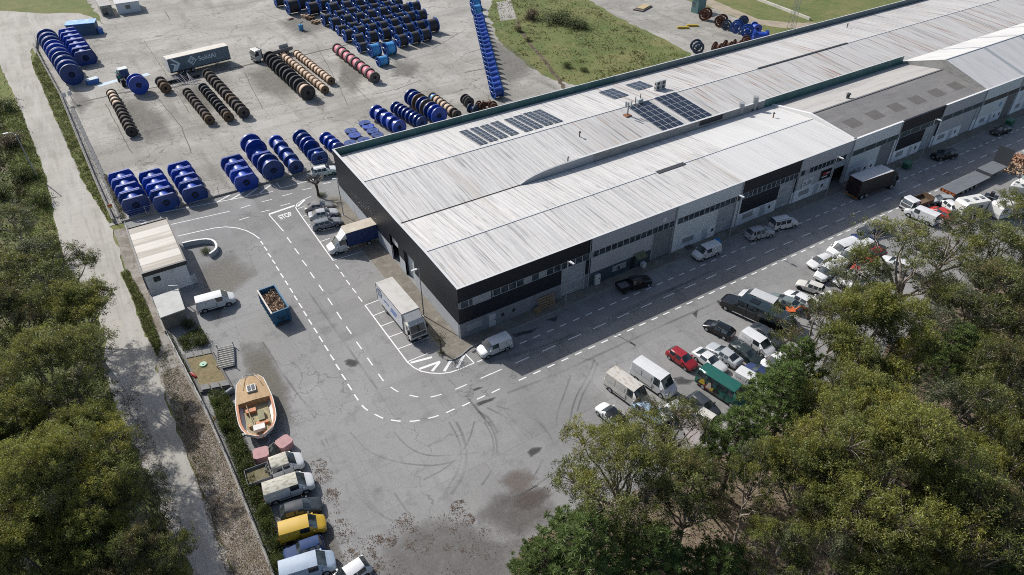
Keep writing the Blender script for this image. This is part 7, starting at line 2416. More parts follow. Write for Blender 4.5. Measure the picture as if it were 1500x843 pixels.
# timber heap near the low-loader
for i, (x, y, s, lab) in enumerate([(660, 285, 1.0, 'heap of pale split timber at the foot of the ramp plate'), (745, 215, 1.0, 'heap of reddish split timber behind the cabin cruiser')]):
    p = zp(WH, x, y, .4)
    t = thing('timber_heap', lab, 'timber heap', (p.x, p.y, 0), 0, 'split timber heaps')
    m = MB()
    rr = random.Random(20 + i)
    for k in range(120):
        a, rad = rr.uniform(0, 2 * PI), 2.3 * math.sqrt(rr.random())
        z = .1 + max(0, 1.2 * (1 - rad / 2.4)) * rr.random()
        b = rr.uniform(0, PI)
        x_, y_ = rad * math.cos(a), rad * math.sin(a)
        m.bar((x_ - .4 * math.cos(b), y_ - .4 * math.sin(b), z), (x_ + .4 * math.cos(b), y_ + .4 * math.sin(b), z + rr.uniform(-.1, .2)), rr.uniform(.14, .26))
    m.build('logs', surf('split_log' + str(i), (.42, .30, .2) if i == 0 else (.33, .18, .11), [((.2, .12, .07), 2, 5, .45, .68, .7)], rough=.95), t)
# small stuff in the yard
Zc = (400, 0, 12.5)
p = zp(Zc, 520, 560, 0)
t = thing('work_tank', 'small light blue tank with a spout standing alone in the yard', 'tank', p)
MB().tube([(0, 0, .1), (0, 0, 1.5)], .62, 12).build('drum', plain('tank_blue', (.05, .25, .45), .5), t, True)
MB().tube([(0, 0, 1.5), (0, 0, 1.9), (.9, .2, 2.1)], .12, 6).build('spout', DKMETAL, t)
MB().box(-.6, .6, -.6, .6, 0, .1).build('pallet', WOODG, t)
for i, (x, y, lab) in enumerate([(600, 315, 'stack of pale timber chocks by the cable block'), (690, 355, 'brown timber chocks next to the pale ones'), (790, 425, 'timber baulks at the foot of the cable block')]):
    p = zp(Zc, x, y, 0)
    t = thing('timber_chocks', lab, 'timber', p, .5, 'timber chocks by the cable block')
    m = MB()
    rr = random.Random(i)
    for k in range(7):
        z = .28 * (k // 3)
        m.box(-1.2, 1.2, -.7 + (k % 3) * .5, -.35 + (k % 3) * .5, z, z + .26) if k % 2 else m.box(-1.0 + (k % 3) * .7, -.7 + (k % 3) * .7, -.9, .9, z, z + .24)
    m.build('baulks', [CREAM, WOODB, PAL][i], t)
p = zp(Zc, 320, 360)
t = thing('timber_scrap', 'lone pinkish timber scrap lying in the open yard', 'timber', p, .3)
MB().box(-.9, .9, -.3, .3, 0, .25).box(-.5, .8, -.25, .2, .25, .4).build('baulks', plain('scrap_pink', (.4, .25, .2), .9), t)
p = zp((30, 20, 7.5), 800, 765)
t = thing('blue_trough', 'small blue tipping trough by the pale sheet strip', 'trough', p, .2)
MB().prism_y([(-1.2, 0), (1.0, 0), (1.3, 1.0), (-1.3, 1.0)], -.9, .9).build('tub', plain('crate_blue', (.05, .16, .45), .5), t)
MB().box(-1.2, 1.2, -.82, .82, 1.003, 1.05).build('lid', plain('pale_lid', (.4, .5, .55), .5), t)
# steel frames before the semitrailer
for i in range(5):
    x = 380 + i * 50
    p = zp(WG, x + 40, 770, 0)
    t = thing('steel_stand', 'slim galvanised reel stand propped before the semitrailer', 'stand', p, rnd.uniform(-.4, .4), 'steel stands before the semitrailer')
    MB().bar((-.5, 0, 0), (-.9, 3.0, 1.6), .10).bar((.4, 0, 0), (-.9, 3.0, 1.6), .10).build('frame', plain('stand_pale', (.5, .47, .46), .5), t)
    MB().box(-.6, .5, -.1, .1, 0, .12).build('foot', GALV, t)
p = zp(WG, 270, 730, 0)
t = thing('low_bogie', 'dark low bogie with blocks parked before the semitrailer', 'bogie', p, 0.05)
MB().box(-1.5, 5.5, -.9, .9, .3, .7).build('frame', DKMETAL, t)
for x in (-1, 1, 3, 5):
    wheel(t, x, .95, .35, .2, BLACK)
    wheel(t, x, -.95, .35, .2, BLACK)
# yellow blocks in the rear concrete area
for i, (x, y, lab) in enumerate([(170, 350, 'yellow concrete block lying nearer the grass in the rear yard'), (285, 325, 'yellow beam lying in the rear yard behind the yellow block')]):
    p = zp(Z9, x, y)
    t = thing('yellow_beam', lab, 'beam', p, -.6)
    MB().box(-1.5, 1.5, -.3, .3, 0, .45).box(-1.3, 1.3, -.22, .22, .452, .5).build('block', plain('beam_yellow', (.5, .36, .05), .6), t)
p = zp(WS, 905, 48)
t = thing('sand_tray', 'flat tray of sand and boards on the rear concrete', 'tray', p, .4)
MB().box(-3, 3, -1.5, 1.5, 0, .3).build('frame', WOODG, t)
MB().box(-1.8, 2.4, -1.1, 1.1, .302, .5).build('sand', plain('sand', (.45, .36, .2), .9), t)

# low white wall in the far field, odd scrap along the lot edge
a, b = zp((1100, 0, 3.7475), 20, -4), zp((1100, 0, 3.7475), 322, 112)
t = thing('low_wall', 'low whitish wall running across the far field behind the pylon', 'wall')
d = (b - a).normalized()
n = d.cross(Vector((0, 0, 1))) * .25
MB().prism([((a - n).x, (a - n).y), ((b - n).x, (b - n).y), ((b + n).x, (b + n).y), ((a + n).x, (a + n).y)][::1], 0, .7).build('wall_run', surf('field_wall', (.55, .53, .48), [((.35, .33, .28), .4, 6, .45, .68, .8)], rough=.9), t)
rr = random.Random(44)
for i, (x, y) in enumerate([(560, 655), (590, 690), (620, 730), (480, 560), (430, 640), (500, 600), (535, 690)]):
    p = zp((220, 470, 4.436), x, y)
    t = thing('scrap_board', 'loose scrap board lying among debris behind the wooden boat', 'scrap', (p.x - .4, p.y, .02), rr.uniform(0, 3), 'scrap boards behind the boat')
    m = MB()
    m.box(-.6, .6, -.12, .12, 0, .05).box(-.3, .5, .1, .25, .05, .09)
    m.build('board', [TIM, WOODG, PLATE, GALV][i % 4], t)
# ================================================================== VEGETATION
def leaf_mat(name, trans=.42, gloss=.45, vary=.14):
    m = bpy.data.materials.new(name)
    m.use_nodes = True
    nt = m.node_tree
    nt.nodes.clear()
    out = _node(nt, 'ShaderNodeOutputMaterial')
    at = _node(nt, 'ShaderNodeAttribute', attribute_name='Col')
    oi = _node(nt, 'ShaderNodeObjectInfo')
    mr = _node(nt, 'ShaderNodeMapRange')
    mr.inputs['To Min'].default_value = 1 - vary
    mr.inputs['To Max'].default_value = 1 + vary
    nt.links.new(oi.outputs['Random'], mr.inputs[0])
    hs = _node(nt, 'ShaderNodeHueSaturation')
    nt.links.new(mr.outputs[0], hs.inputs['Value'])
    nt.links.new(at.outputs['Color'], hs.inputs['Color'])
    b = _node(nt, 'ShaderNodeBsdfPrincipled')
    b.inputs['Roughness'].default_value = .5
    b.inputs['Specular IOR Level'].default_value = gloss
    tr = _node(nt, 'ShaderNodeBsdfTranslucent')
    mx = _node(nt, 'ShaderNodeMixShader')
    mx.inputs[0].default_value = trans
    nt.links.new(hs.outputs[0], b.inputs['Base Color'])
    nt.links.new(hs.outputs[0], tr.inputs['Color'])
    nt.links.new(b.outputs[0], mx.inputs[1])
    nt.links.new(tr.outputs[0], mx.inputs[2])
    nt.links.new(mx.outputs[0], out.inputs[0])
    return m


LEAF = leaf_mat('eucalyptus_leaf')
NEEDLE = leaf_mat('pine_needle', .38, .3)
HERB = leaf_mat('herb_leaf', .35, .2, 0)
LITTERM = leaf_mat('dead_leaf', .05, .1, 0)
BARK = surf('pale_bark', (.33, .285, .24), [((.13, .105, .085), (2, 2, .5), 6, .42, .64, .8), ((.42, .38, .33), (1.5, 1.5, .4), 5, .54, .72, .7)], rough=.9)
BARKD = surf('pine_bark', (.085, .066, .055), [((.04, .03, .026), (3, 3, .8), 6, .42, .64, .8), ((.15, .11, .085), 2, 5, .54, .72, .6)], rough=.95)


def rvec(rg, n):
    v = rg.normal(size=(n, 3))
    return v / np.linalg.norm(v, axis=1, keepdims=True)


def leaf_mesh(name, P, A, L, Wd, C, mat, N=None):
    """diamond leaves: centre P, axis A, length L, width Wd, colour C (per leaf)"""
    n = len(P)
    rg = np.random.default_rng(n)
    if N is None:
        N = rvec(rg, n)
    B = np.cross(A, N)
    B /= np.linalg.norm(B, axis=1, keepdims=True) + 1e-9
    a, b = A * (L / 2)[:, None], B * (Wd / 2)[:, None]
    V = np.stack([P - a, P + b, P + a, P - b], axis=1).reshape(-1, 3)
    me = bpy.data.meshes.new(name)
    me.vertices.add(4 * n)
    me.vertices.foreach_set('co', V.astype(np.float32).ravel())
    me.loops.add(4 * n)
    me.loops.foreach_set('vertex_index', np.arange(4 * n, dtype=np.int32))
    me.polygons.add(n)
    me.polygons.foreach_set('loop_start', np.arange(0, 4 * n, 4, dtype=np.int32))
    me.polygons.foreach_set('loop_total', np.full(n, 4, dtype=np.int32))
    me.update(calc_edges=True)
    at = me.color_attributes.new('Col', 'FLOAT_COLOR', 'POINT')
    cc = np.ones((4 * n, 4), np.float32)
    cc[:, :3] = np.repeat(C, 4, axis=0)
    at.data.foreach_set('color', cc.ravel())
    me.materials.append(mat)
    return me


def lerpc(c0, c1, t):
    return np.array(c0)[None, :] * (1 - t)[:, None] + np.array(c1)[None, :] * t[:, None]


def branch_path(rr, a, b, k=4, sag=.12):
    a, b = Vector(a), Vector(b)
    L = (b - a).length
    pts = [a]
    for i in range(1, k):
        t = i / k
        pts.append(a.lerp(b, t) + Vector((rr.uniform(-1, 1), rr.uniform(-1, 1), rr.uniform(-.3, 1))) * L * sag * .6)
    pts.append(b)
    return pts


def euc_proto(seed, h=16, cr=5.0, dens=1.0, tint=0.0, nlobe=9, low=.38):
    """eucalyptus: forked pale limbs, each carrying a domed lobe of hanging leaf sprays"""
    rr = random.Random(seed)
    rg = np.random.default_rng(seed)
    tb = MB()
    fork = Vector((rr.uniform(-.6, .6), rr.uniform(-.6, .6), h * rr.uniform(.26, .34)))
    tb.tube(branch_path(rr, (0, 0, -.1), fork, 4, .05), [.34, .30, .27, .25, .23], 8)
    lobes = []
    for i in range(nlobe):
        if i < max(1, nlobe // 4):
            a, rad, z = rr.uniform(0, 2 * PI), cr * rr.uniform(.05, .3), h * rr.uniform(.80, .90)
        else:
            a = 2 * PI * (i + rr.uniform(-.35, .35)) / (nlobe - nlobe // 4)
            rad, z = cr * rr.uniform(.55, .95), h * rr.uniform(.58, .80)
        e = Vector((math.cos(a) * rad, math.sin(a) * rad, z))
        P = branch_path(rr, fork - Vector((0, 0, rr.uniform(-1.5, 1.5))), e - Vector((0, 0, .8)), 5, .09)
        tb.tube(P, [.18, .155, .125, .10, .075, .05], 6)
        lobes.append((e, cr * rr.uniform(.26, .42), a))
    for i in range(6):
        a = rr.uniform(0, 2 * PI)
        s = fork + Vector((0, 0, rr.uniform(-1, 3)))
        tb.tube(branch_path(rr, s, s + Vector((math.cos(a) * cr * .8, math.sin(a) * cr * .8, rr.uniform(.5, 4))), 4, .15), [.055, .045, .03, .02, .012], 4)
    P, A, C, L, Wd = [], [], [], [], []
    for c, lr, a in lobes:
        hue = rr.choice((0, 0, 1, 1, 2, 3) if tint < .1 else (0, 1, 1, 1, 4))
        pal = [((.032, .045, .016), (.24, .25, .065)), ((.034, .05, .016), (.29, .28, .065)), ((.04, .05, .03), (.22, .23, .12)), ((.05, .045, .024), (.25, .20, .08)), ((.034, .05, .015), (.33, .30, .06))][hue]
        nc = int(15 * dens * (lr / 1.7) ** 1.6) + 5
        for k in range(nc):
            d = rvec(rg, 1)[0]
            d[2] = d[2] * .75 + .38
            d /= np.linalg.norm(d)
            r = lr * rr.uniform(.72, 1.05)
            cc = np.array(c) + d * np.array([r, r, r * .78])
            tb.tube([c - Vector((0, 0, .6)), (Vector(c) + Vector(cc)) / 2 - Vector((0, 0, .15)), Vector(cc)], [.04, .026, .012], 3)
            tone = rr.uniform(-.12, .12)
            for s in range(int(5 * dens) + 2):
                sc = cc + rg.normal(size=3) * np.array([.40, .40, .26])
                n = int(rg.integers(18, 32))
                p = sc + rg.normal(size=(n, 3)) * np.array([.19, .19, .15])
                dd = rvec(rg, n) * np.array([1, 1, .6]) + np.array([0, 0, -.45])
                dd /= np.linalg.norm(dd, axis=1, keepdims=True)
                t = np.clip(.30 + .55 * d[2] * np.ones(n) + .25 * (p[:, 2] - cc[2]) + tone + tint + rg.normal(size=n) * .15 - .2, 0, 1)  # leaves facing up brighter, undersides darker: shading put into the leaf colour
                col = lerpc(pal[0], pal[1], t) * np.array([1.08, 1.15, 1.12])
                br = rg.random(n) < .04
                col[br] = np.array([.24, .16, .07]) * (.7 + .5 * rg.random((br.sum(), 1)))
                gl = rg.random(n) < .05
                col[gl] = np.array([.28, .31, .20])
                P.append(p)
                A.append(dd)
                C.append(col)
                L.append(rg.uniform(.17, .32, n))
                Wd.append(rg.uniform(.05, .095, n))
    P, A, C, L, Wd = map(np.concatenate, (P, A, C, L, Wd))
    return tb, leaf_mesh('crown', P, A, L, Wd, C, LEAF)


def pine_proto(seed, h=13, cr=3.2):
    """pine: whorled limbs ending in round brushes of needles"""
    rr = random.Random(seed)
    rg = np.random.default_rng(seed)
    tb = MB()
    top = Vector((rr.uniform(-.5, .5), rr.uniform(-.5, .5), h))
    T = branch_path(rr, (0, 0, -.1), top, 6, .02)
    tb.tube(T, [.26, .23, .2, .16, .12, .08, .04], 8)
    tips = []
    z = h * .34
    while z < h:
        u = (z - h * .34) / (h * .66)
        rad = cr * (1 - u ** 1.6) * rr.uniform(.8, 1.05) + .25
        nb = 6 if u < .75 else 5
        for k in range(nb):
            a = 2 * PI * (k + rr.random()) / nb
            s = T[0].lerp(top, z / h)
            e = s + Vector((math.cos(a) * rad, math.sin(a) * rad, rad * rr.uniform(.12, .45)))
            tb.tube([s, s.lerp(e, .5) + Vector((0, 0, -.12)), e], [.05, .035, .02], 4)
            tips.append((e, 1.0))
            for q in range(int(rad * 3.2)):
                t = rr.uniform(.35, 1)
                f = s.lerp(e, t) + Vector((rr.uniform(-.6, .6), rr.uniform(-.6, .6), rr.uniform(0, .45)))
                tips.append((f, rr.uniform(.7, 1)))
        z += h * .062
    tips += [(top + Vector((0, 0, .2)), 1.1)]
    P, A, C, L, Wd = [], [], [], [], []
    for c, s in tips:
        n = 46
        d = rvec(rg, n)
        d[:, 2] = d[:, 2] * .8 + .28
        d /= np.linalg.norm(d, axis=1, keepdims=True)
        ln = rg.uniform(.30, .50, n) * s
        p = np.array(c) + d * (ln * .5)[:, None]
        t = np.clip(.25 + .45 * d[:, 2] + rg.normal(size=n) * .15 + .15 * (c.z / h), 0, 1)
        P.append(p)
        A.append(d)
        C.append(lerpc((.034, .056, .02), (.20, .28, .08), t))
        L.append(ln)
        Wd.append(np.full(n, .055))
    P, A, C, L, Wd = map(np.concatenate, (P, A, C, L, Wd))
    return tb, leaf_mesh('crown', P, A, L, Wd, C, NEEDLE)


def bush_proto(seed, r=1.6, col0=(.03, .05, .014), col1=(.16, .195, .045), n=2600, lsz=.13):
    rg = np.random.default_rng(seed)
    rr = random.Random(seed)
    tb = MB()
    for i in range(7):
        a = rr.uniform(0, 2 * PI)
        tb.tube([(0, 0, 0), (math.cos(a) * r * .3, math.sin(a) * r * .3, r * .5), (math.cos(a) * r * .6, math.sin(a) * r * .6, r * .8)], [.05, .035, .015], 4)
    nb = 16
    P, t = [], []
    for i in range(nb):
        c = rvec(rg, 1)[0] * r * rg.uniform(.3, .85) * np.array([1, 1, .6]) + np.array([0, 0, r * .55])
        p = c + rg.normal(size=(n // nb, 3)) * r * .22
        P.append(p)
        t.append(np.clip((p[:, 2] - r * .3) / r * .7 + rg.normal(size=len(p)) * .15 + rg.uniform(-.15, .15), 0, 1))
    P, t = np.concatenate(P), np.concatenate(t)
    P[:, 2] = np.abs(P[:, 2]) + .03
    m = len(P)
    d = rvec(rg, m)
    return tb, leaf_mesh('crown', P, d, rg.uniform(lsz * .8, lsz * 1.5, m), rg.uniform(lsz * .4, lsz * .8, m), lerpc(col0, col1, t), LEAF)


TREEP = {}
EP = [(11, 16, 5.0, .85, .04, 10), (23, 16, 5.0, 1.1, .12, 13), (35, 16, 5.0, .5, .0, 9), (47, 16, 5.0, .9, .0, 12), (59, 16, 5.0, .7, .05, 9), (71, 16, 5.0, 1.25, .18, 16), (83, 19, 7.6, .85, .18, 24), (97, 16, 6.8, .75, .10, 18)]


def tree_meshes(kind):
    if kind not in TREEP:
        if kind[0] == 'e':
            i = int(kind[1:])
            pr = EP[i]
            tb, cm = euc_proto(pr[0], pr[1], pr[2], pr[3], pr[4], pr[5])
            bark = BARK
        elif kind[0] == 'p':
            tb, cm = pine_proto(90 + int(kind[1:]))
            bark = BARKD
        else:
            q_ = {'0': {}, '1': dict(col0=(.16, .15, .06), col1=(.42, .38, .2)), '2': dict(col0=(.06, .05, .03), col1=(.21, .15, .09))}[kind[1]]
            tb, cm = bush_proto(130 + int(kind[1:]), **q_)
            bark = BARKD
        o = tb.build('trunk', bark, None, True, 60)
        me = o.data
        bpy.data.objects.remove(o)
        TREEP[kind] = (me, cm)
    return TREEP[kind]


def plant(kind, label, loc, h, d, rz=None, group=None, name=None, cat='tree'):
    tm, cm = tree_meshes(kind)
    base = (EP[int(kind[1])][1], EP[int(kind[1])][2] * 3.0) if kind[0] == 'e' else {'p': (13, 7.0), 'b': (1.9, 3.6)}[kind[0]]
    name = name or {'e': 'eucalyptus_tree', 'p': 'pine_tree', 'b': 'bush'}[kind[0]]
    t = thing(name, label, cat, loc, rnd.uniform(0, 2 * PI) if rz is None else rz, group)
    s = d / base[1]
    t.scale = (s, s, h / base[0])
    for nme, me in (('trunk' if kind[0] != 'b' else 'stem', tm), ('crown', cm)):
        o = bpy.data.objects.new(nme, me)
        COL.objects.link(o)
        o.parent = t
    return t


def tree_px(kind, px, py, dpx, h, label, group=None):
    zc = h * .68
    c = G(px, py, zc)
    d = dpx * depth(c) / FPX
    return plant(kind, label, (c.x, c.y, 0), h, d, group=group)


TREES = [
    # wood beside the junction lot: kind, crown centre, crown width, height, label
    ('e7', 915, 690, 280, 15, 'broad olive eucalyptus reaching over the tyre-marked asphalt'),
    ('e2', 985, 622, 160, 13, 'sparse eucalyptus whose twigs cover the rust-roofed van'),
    ('p0', 865, 800, 190, 12, 'bright green pine at the lot edge below the broad olive eucalyptus'),
    ('p1', 800, 838, 120, 9, 'small bright pine at the corner of the littered asphalt'),
    ('p2', 955, 815, 150, 11, 'green pine between the broad eucalyptus and a bare brown clearing'),
    ('e3', 1010, 725, 160, 14, 'dark eucalyptus behind the broad olive one'),
    ('p1', 1152, 585, 135, 14, 'tall pine with rounded tufts beside the green minibus'),
    ('p0', 1078, 650, 120, 12, 'mid green pine next to the pale flat trailer'),
    ('p2', 1165, 545, 110, 13, 'pine in front of the small white vans of the junction lot'),
    ('e2', 1195, 480, 170, 15, 'thin eucalyptus with parked white cars showing through it'),
    ('e4', 1235, 455, 110, 14, 'slim eucalyptus at the edge by the old white estate car'),
    ('e5', 1290, 500, 190, 19, 'domed yellow-green eucalyptus standing highest above the car lot'),
    ('e2', 1330, 380, 230, 17, 'wide airy eucalyptus spreading over the red and white cars'),
    ('e4', 1260, 400, 130, 13, 'grey-green eucalyptus tip touching the road-facing white cars'),
    ('e2', 1400, 350, 170, 15, 'airy eucalyptus below the tipper truck'),
    ('e4', 1465, 370, 190, 15, 'olive eucalyptus below the caravans'),
    ('e3', 1440, 440, 210, 15, 'dull brownish eucalyptus with pale fallen limbs around it'),
    ('e4', 1375, 465, 150, 14, 'grey-green eucalyptus behind the domed yellow one'),
    ('p2', 1400, 520, 110, 12, 'bluish pine behind the domed yellow eucalyptus'),
    ('e6', 1310, 690, 335, 20, 'huge rounded yellow-topped eucalyptus with forked pale limbs'),
    ('e1', 1185, 700, 200, 17, 'yellow-topped eucalyptus adjoining the huge rounded one'),
    ('e1', 1250, 600, 190, 17, 'mid-size eucalyptus between the domed and the huge yellow ones'),
    ('e4', 1400, 600, 210, 17, 'broad olive-brown eucalyptus behind the huge rounded one'),
    ('e3', 1480, 560, 170, 16, 'shaded eucalyptus by the picture edge behind a pale pine'),
    ('e1', 1480, 680, 180, 17, 'green-gold eucalyptus at the picture edge beside the huge rounded one'),
    ('e3', 1425, 770, 240, 17, 'dark shaded eucalyptus at the foot of the huge rounded one'),
    ('e0', 1130, 812, 130, 12, 'loose olive eucalyptus over the bare brown clearing'),
    ('e4', 1112, 690, 120, 16, 'tall narrow eucalyptus with two dark stems beside the clearing'),
    ('e0', 1200, 820, 170, 13, 'low bushy eucalyptus in front of the leaning grey trunk'),
    ('p0', 1060, 830, 120, 9, 'young pine at the brown clearing'),
    ('e1', 1310, 830, 210, 13, 'low olive eucalyptus below the huge rounded one'),
    ('p1', 1490, 830, 130, 11, 'dark green pine in the very corner of the wood'),
    # wood along the gravel road
    ('e0', 60, 400, 190, 14, 'thin olive eucalyptus by the gravel road opposite the gatehouse'),
    ('e1', 115, 455, 150, 14, 'eucalyptus whose branch hangs over the gravel opposite the lean-to'),
    ('e7', 70, 550, 250, 16, 'large dark eucalyptus beside the widest part of the gravel road'),
    ('e3', 15, 470, 150, 15, 'shadowy eucalyptus behind the thin olive one'),
    ('e1', 130, 640, 150, 14, 'dark eucalyptus casting its shade over the gravel road'),
    ('e6', 80, 715, 285, 18, 'large golden-topped eucalyptus filling the corner wood'),
    ('e1', 20, 650, 190, 16, 'golden eucalyptus behind the large golden-topped one'),
    ('e4', 215, 740, 140, 14, 'half bare eucalyptus leaning over the shaded gravel'),
    ('e3', 215, 825, 170, 14, 'dark eucalyptus at the lower end of the gravel road'),
    ('e5', 60, 820, 200, 16, 'golden eucalyptus under the large golden-topped one'),
    ('e1', 150, 800, 150, 15, 'olive eucalyptus squeezed between two golden ones'),
    ('e4', 20, 320, 110, 9, 'low eucalyptus among brown scrub by the utility pole'),
]
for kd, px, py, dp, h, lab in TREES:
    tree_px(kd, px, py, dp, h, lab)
# deeper stand between them, crowns nobody can tell apart
rr = random.Random(12)
for i, (px, py) in enumerate([(1440, 520), (1230, 545), (1480, 760), (1500, 470), (1500, 400), (1540, 620), (1540, 720), (1540, 820), (1400, 850), (1530, 320)]):
    tree_px('e' + str(rr.choice((0, 3, 4, 1))), px, py, rr.uniform(120, 180), rr.uniform(9, 12.5), 'shaded eucalyptus deep in the wood, sunk between taller crowns', 'shaded trees deep in the wood')
for i, (px, py) in enumerate([(-30, 560), (-30, 700), (0, 780), (40, 610), (-20, 850), (110, 860), (230, 880)]):
    tree_px('e' + str(rr.choice((0, 3, 1))), px, py, rr.uniform(130, 190), rr.uniform(10, 13), 'shaded eucalyptus in the corner wood, sunk between golden crowns', 'shaded trees in the corner wood')

# bushes
for px, py, d, h, lab in [(168, 655, 3.6, 2.2, 'leafy bush at the gravel edge under the shading eucalyptus'), (190, 690, 3.2, 2.0, 'small bush leaning onto the shaded gravel'), (36, 262, 5.5, 2.6, 'dark scrub bush by the utility pole'), (22, 215, 6, 2.6, 'brown scrub bush on the bank above the utility pole'), (60, 300, 4.5, 2.2, 'green bush below the utility pole at the gravel edge'),
                          (12, 160, 6, 2.4, 'scrub bush high on the bank'), (5, 290, 5, 2.4, 'scrub bush hidden behind the utility pole bush'), (648, 497, .0, 0, ''), (302, 371, 1.7, .9, 'bright green bush inside the curved island wall'), (278, 480, 2.2, 1.2, 'weedy bush beside the lean-to'), (296, 503, 2.6, 1.3, 'dark weedy bush between lean-to and raised bed'),
                          (270, 502, 1.8, 1.0, 'small weedy bush by the littered strip wall'), (815, 32, 11, 2.6, 'wide dark thicket in the grass field'), (845, 40, 8, 2.2, 'dark thicket end in the grass field'), (780, 28, 7, 2.6, 'brown topped thicket in the grass field'), (855, 105, 2.4, 1.0, 'small dark bush in the grass near the parapet'),
                          (830, 99, 2.6, 1.3, 'small green bush in the grass near the parapet'), (758, 46, 3.5, 1.7, 'pale pampas clump by the ditch'), (773, 60, 2.4, 1.1, 'smaller pale pampas clump by the ditch'), (1440, 15, 1, 1, '')]:
    if not lab:
        continue
    p = G(px, py)
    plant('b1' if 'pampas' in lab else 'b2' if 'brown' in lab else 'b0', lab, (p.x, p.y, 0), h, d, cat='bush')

for i in range(12):
    y = 41.5 + i * 2.1
    plant('b0', 'rough bramble bush in the ivy strip between fence and parked row', (rnd.uniform(-.1, .7), y, 0), rnd.uniform(.9, 1.7), rnd.uniform(1.4, 2.4), group='bramble bushes in the ivy strip', name='bramble_bush', cat='bush')

# pollarded tree by the grey cars
p = zp(W2, 437, 330)
t = thing('pollarded_tree', 'bare pollarded tree with a dense head of twigs above the first grey car', 'tree', (p.x, p.y, .1))
rr = random.Random(8)
tb = MB()
tb.tube([(0, 0, 0), (.05, 0, 1.2), (0, .05, 2.2)], [.22, .19, .24], 8)
tw = MB()
for i in range(9):
    a = 2 * PI * i / 9 + rr.uniform(-.2, .2)
    e = Vector((math.cos(a) * .75, math.sin(a) * .75, rr.uniform(2.7, 3.2)))
    tb.tube([(0, 0, 2.1), Vector((0, 0, 2.1)).lerp(e, .5) + Vector((0, 0, -.05)), e], [.13, .1, .08], 6)
    for k in range(34):
        b = a + rr.uniform(-1.1, 1.1)
        l = rr.uniform(.5, 1.25)
        f = e + Vector((math.cos(b) * l * .8, math.sin(b) * l * .8, l * rr.uniform(.15, 1)))
        tw.tube([e, e.lerp(f, .5) + Vector((rr.uniform(-.08, .08), rr.uniform(-.08, .08), .05)), f], [.022, .016, .008], 3)
tb.build('trunk', BARKD, t, True)
tw.build('twigs', plain('twig_grey', (.20, .19, .165), .9), t)
p = zp(W1, 1110, 440)
t = thing('small_tree', 'small thin tree on the pavement corner by the striped bays', 'tree', (p.x, p.y, .12))
tb = MB()
tb.tube([(0, 0, 0), (.04, .02, 1.2), (-.03, 0, 2.3)], [.11, .09, .06], 6)
for i in range(8):
    a = 2 * PI * i / 8
    tb.tube([(0, 0, 1.5 + .08 * i), (math.cos(a) * .7, math.sin(a) * .7, 2.5 + .1 * (i % 3))], [.04, .015], 4)
tb.build('trunk', BARKD, t, True)
rg = np.random.default_rng(5)
n = 900
P = rg.normal(size=(n, 3)) * np.array([.55, .55, .4]) + np.array([0, 0, 2.4])
o = bpy.data.objects.new('crown', leaf_mesh('crown', P, rvec(rg, n), rg.uniform(.08, .16, n), rg.uniform(.03, .06, n), lerpc((.03, .03, .015), (.12, .11, .045), rg.random(n)), LEAF))
COL.objects.link(o)
o.parent = t
plant('b0', 'green tuft at the foot of the small thin pavement tree', (p.x - .1, p.y - .2, .12), .5, 1.1, cat='bush')
p = zp(W2, 455, 328)
plant('b0', 'low green growth under the bare pollarded tree', (p.x, p.y, .1), .4, 1.9, cat='bush')


# ---- ground cover nobody could count
def in_poly(P, poly):
    x, y = P[:, 0], P[:, 1]
    inside = np.zeros(len(P), bool)
    n = len(poly)
    for i in range(n):
        x0, y0 = poly[i][0], poly[i][1]
        x1, y1 = poly[(i + 1) % n][0], poly[(i + 1) % n][1]
        c = (y0 > y) != (y1 > y)
        with np.errstate(divide='ignore', invalid='ignore'):
            inside ^= c & (x < (x1 - x0) * (y - y0) / (y1 - y0 + 1e-12) + x0)
    return inside


def clumpy(rg, poly, n, clump=.6, per=14):
    """n points in the outline, gathered in clumps"""
    q = np.array([(p[0], p[1]) for p in poly])
    lo, hi = q.min(0), q.max(0)
    out = []
    got = 0
    while got < n:
        c = rg.uniform(lo, hi, size=(max(8, n // per), 2))
        p = (c[:, None, :] + rg.normal(size=(len(c), per, 2)) * clump * rg.uniform(.3, 1.6, (len(c), 1, 1))).reshape(-1, 2)
        p = p[in_poly(p, poly)]
        out.append(p)
        got += len(p)
        if len(p) == 0:
            break
    return np.concatenate(out)[:n]


def cover(name, poly, n, zmax, cols, size, mat, seed, flat=False, clump=.6, per=14, z0=.02, slim=.45):
    rg = np.random.default_rng(seed)
    xy = clumpy(rg, poly, n, clump, per)
    m = len(xy)
    hump = .5 + .5 * np.sin(xy[:, 0] * 1.7 + seed) * np.sin(xy[:, 1] * 1.1 + 2 * seed)
    z = z0 + (rg.random(m) ** 1.3) * zmax * (.35 + .65 * hump)
    P = np.column_stack([xy, z])
    A = rvec(rg, m)
    N = None
    if flat:
        A[:, 2] *= .15
        A /= np.linalg.norm(A, axis=1, keepdims=True)
        N = rvec(rg, m) * .35 + np.array([0, 0, 1])
    else:
        A[:, 2] = np.abs(A[:, 2]) * .8
        A /= np.linalg.norm(A, axis=1, keepdims=True)
    cs = np.array(cols)
    k = rg.integers(0, len(cs), m)
    t = rg.uniform(.65, 1.25, m)
    C = cs[k] * t[:, None]
    L = rg.uniform(size * .6, size * 1.4, m)
    me = leaf_mesh(name, P, A, L, L * slim, C, mat, N)
    o = bpy.data.objects.new(name, me)
    COL.objects.link(o)
    return tag(o, kind='stuff')


GREENS = [(.045, .075, .018), (.08, .12, .026), (.125, .155, .036), (.15, .14, .045)]
DRYS = [(.20, .155, .10), (.28, .22, .15), (.13, .09, .06), (.34, .28, .2), (.09, .06, .045)]
BROWNS = [(.14, .10, .075), (.18, .135, .105), (.09, .07, .058), (.22, .175, .14)]
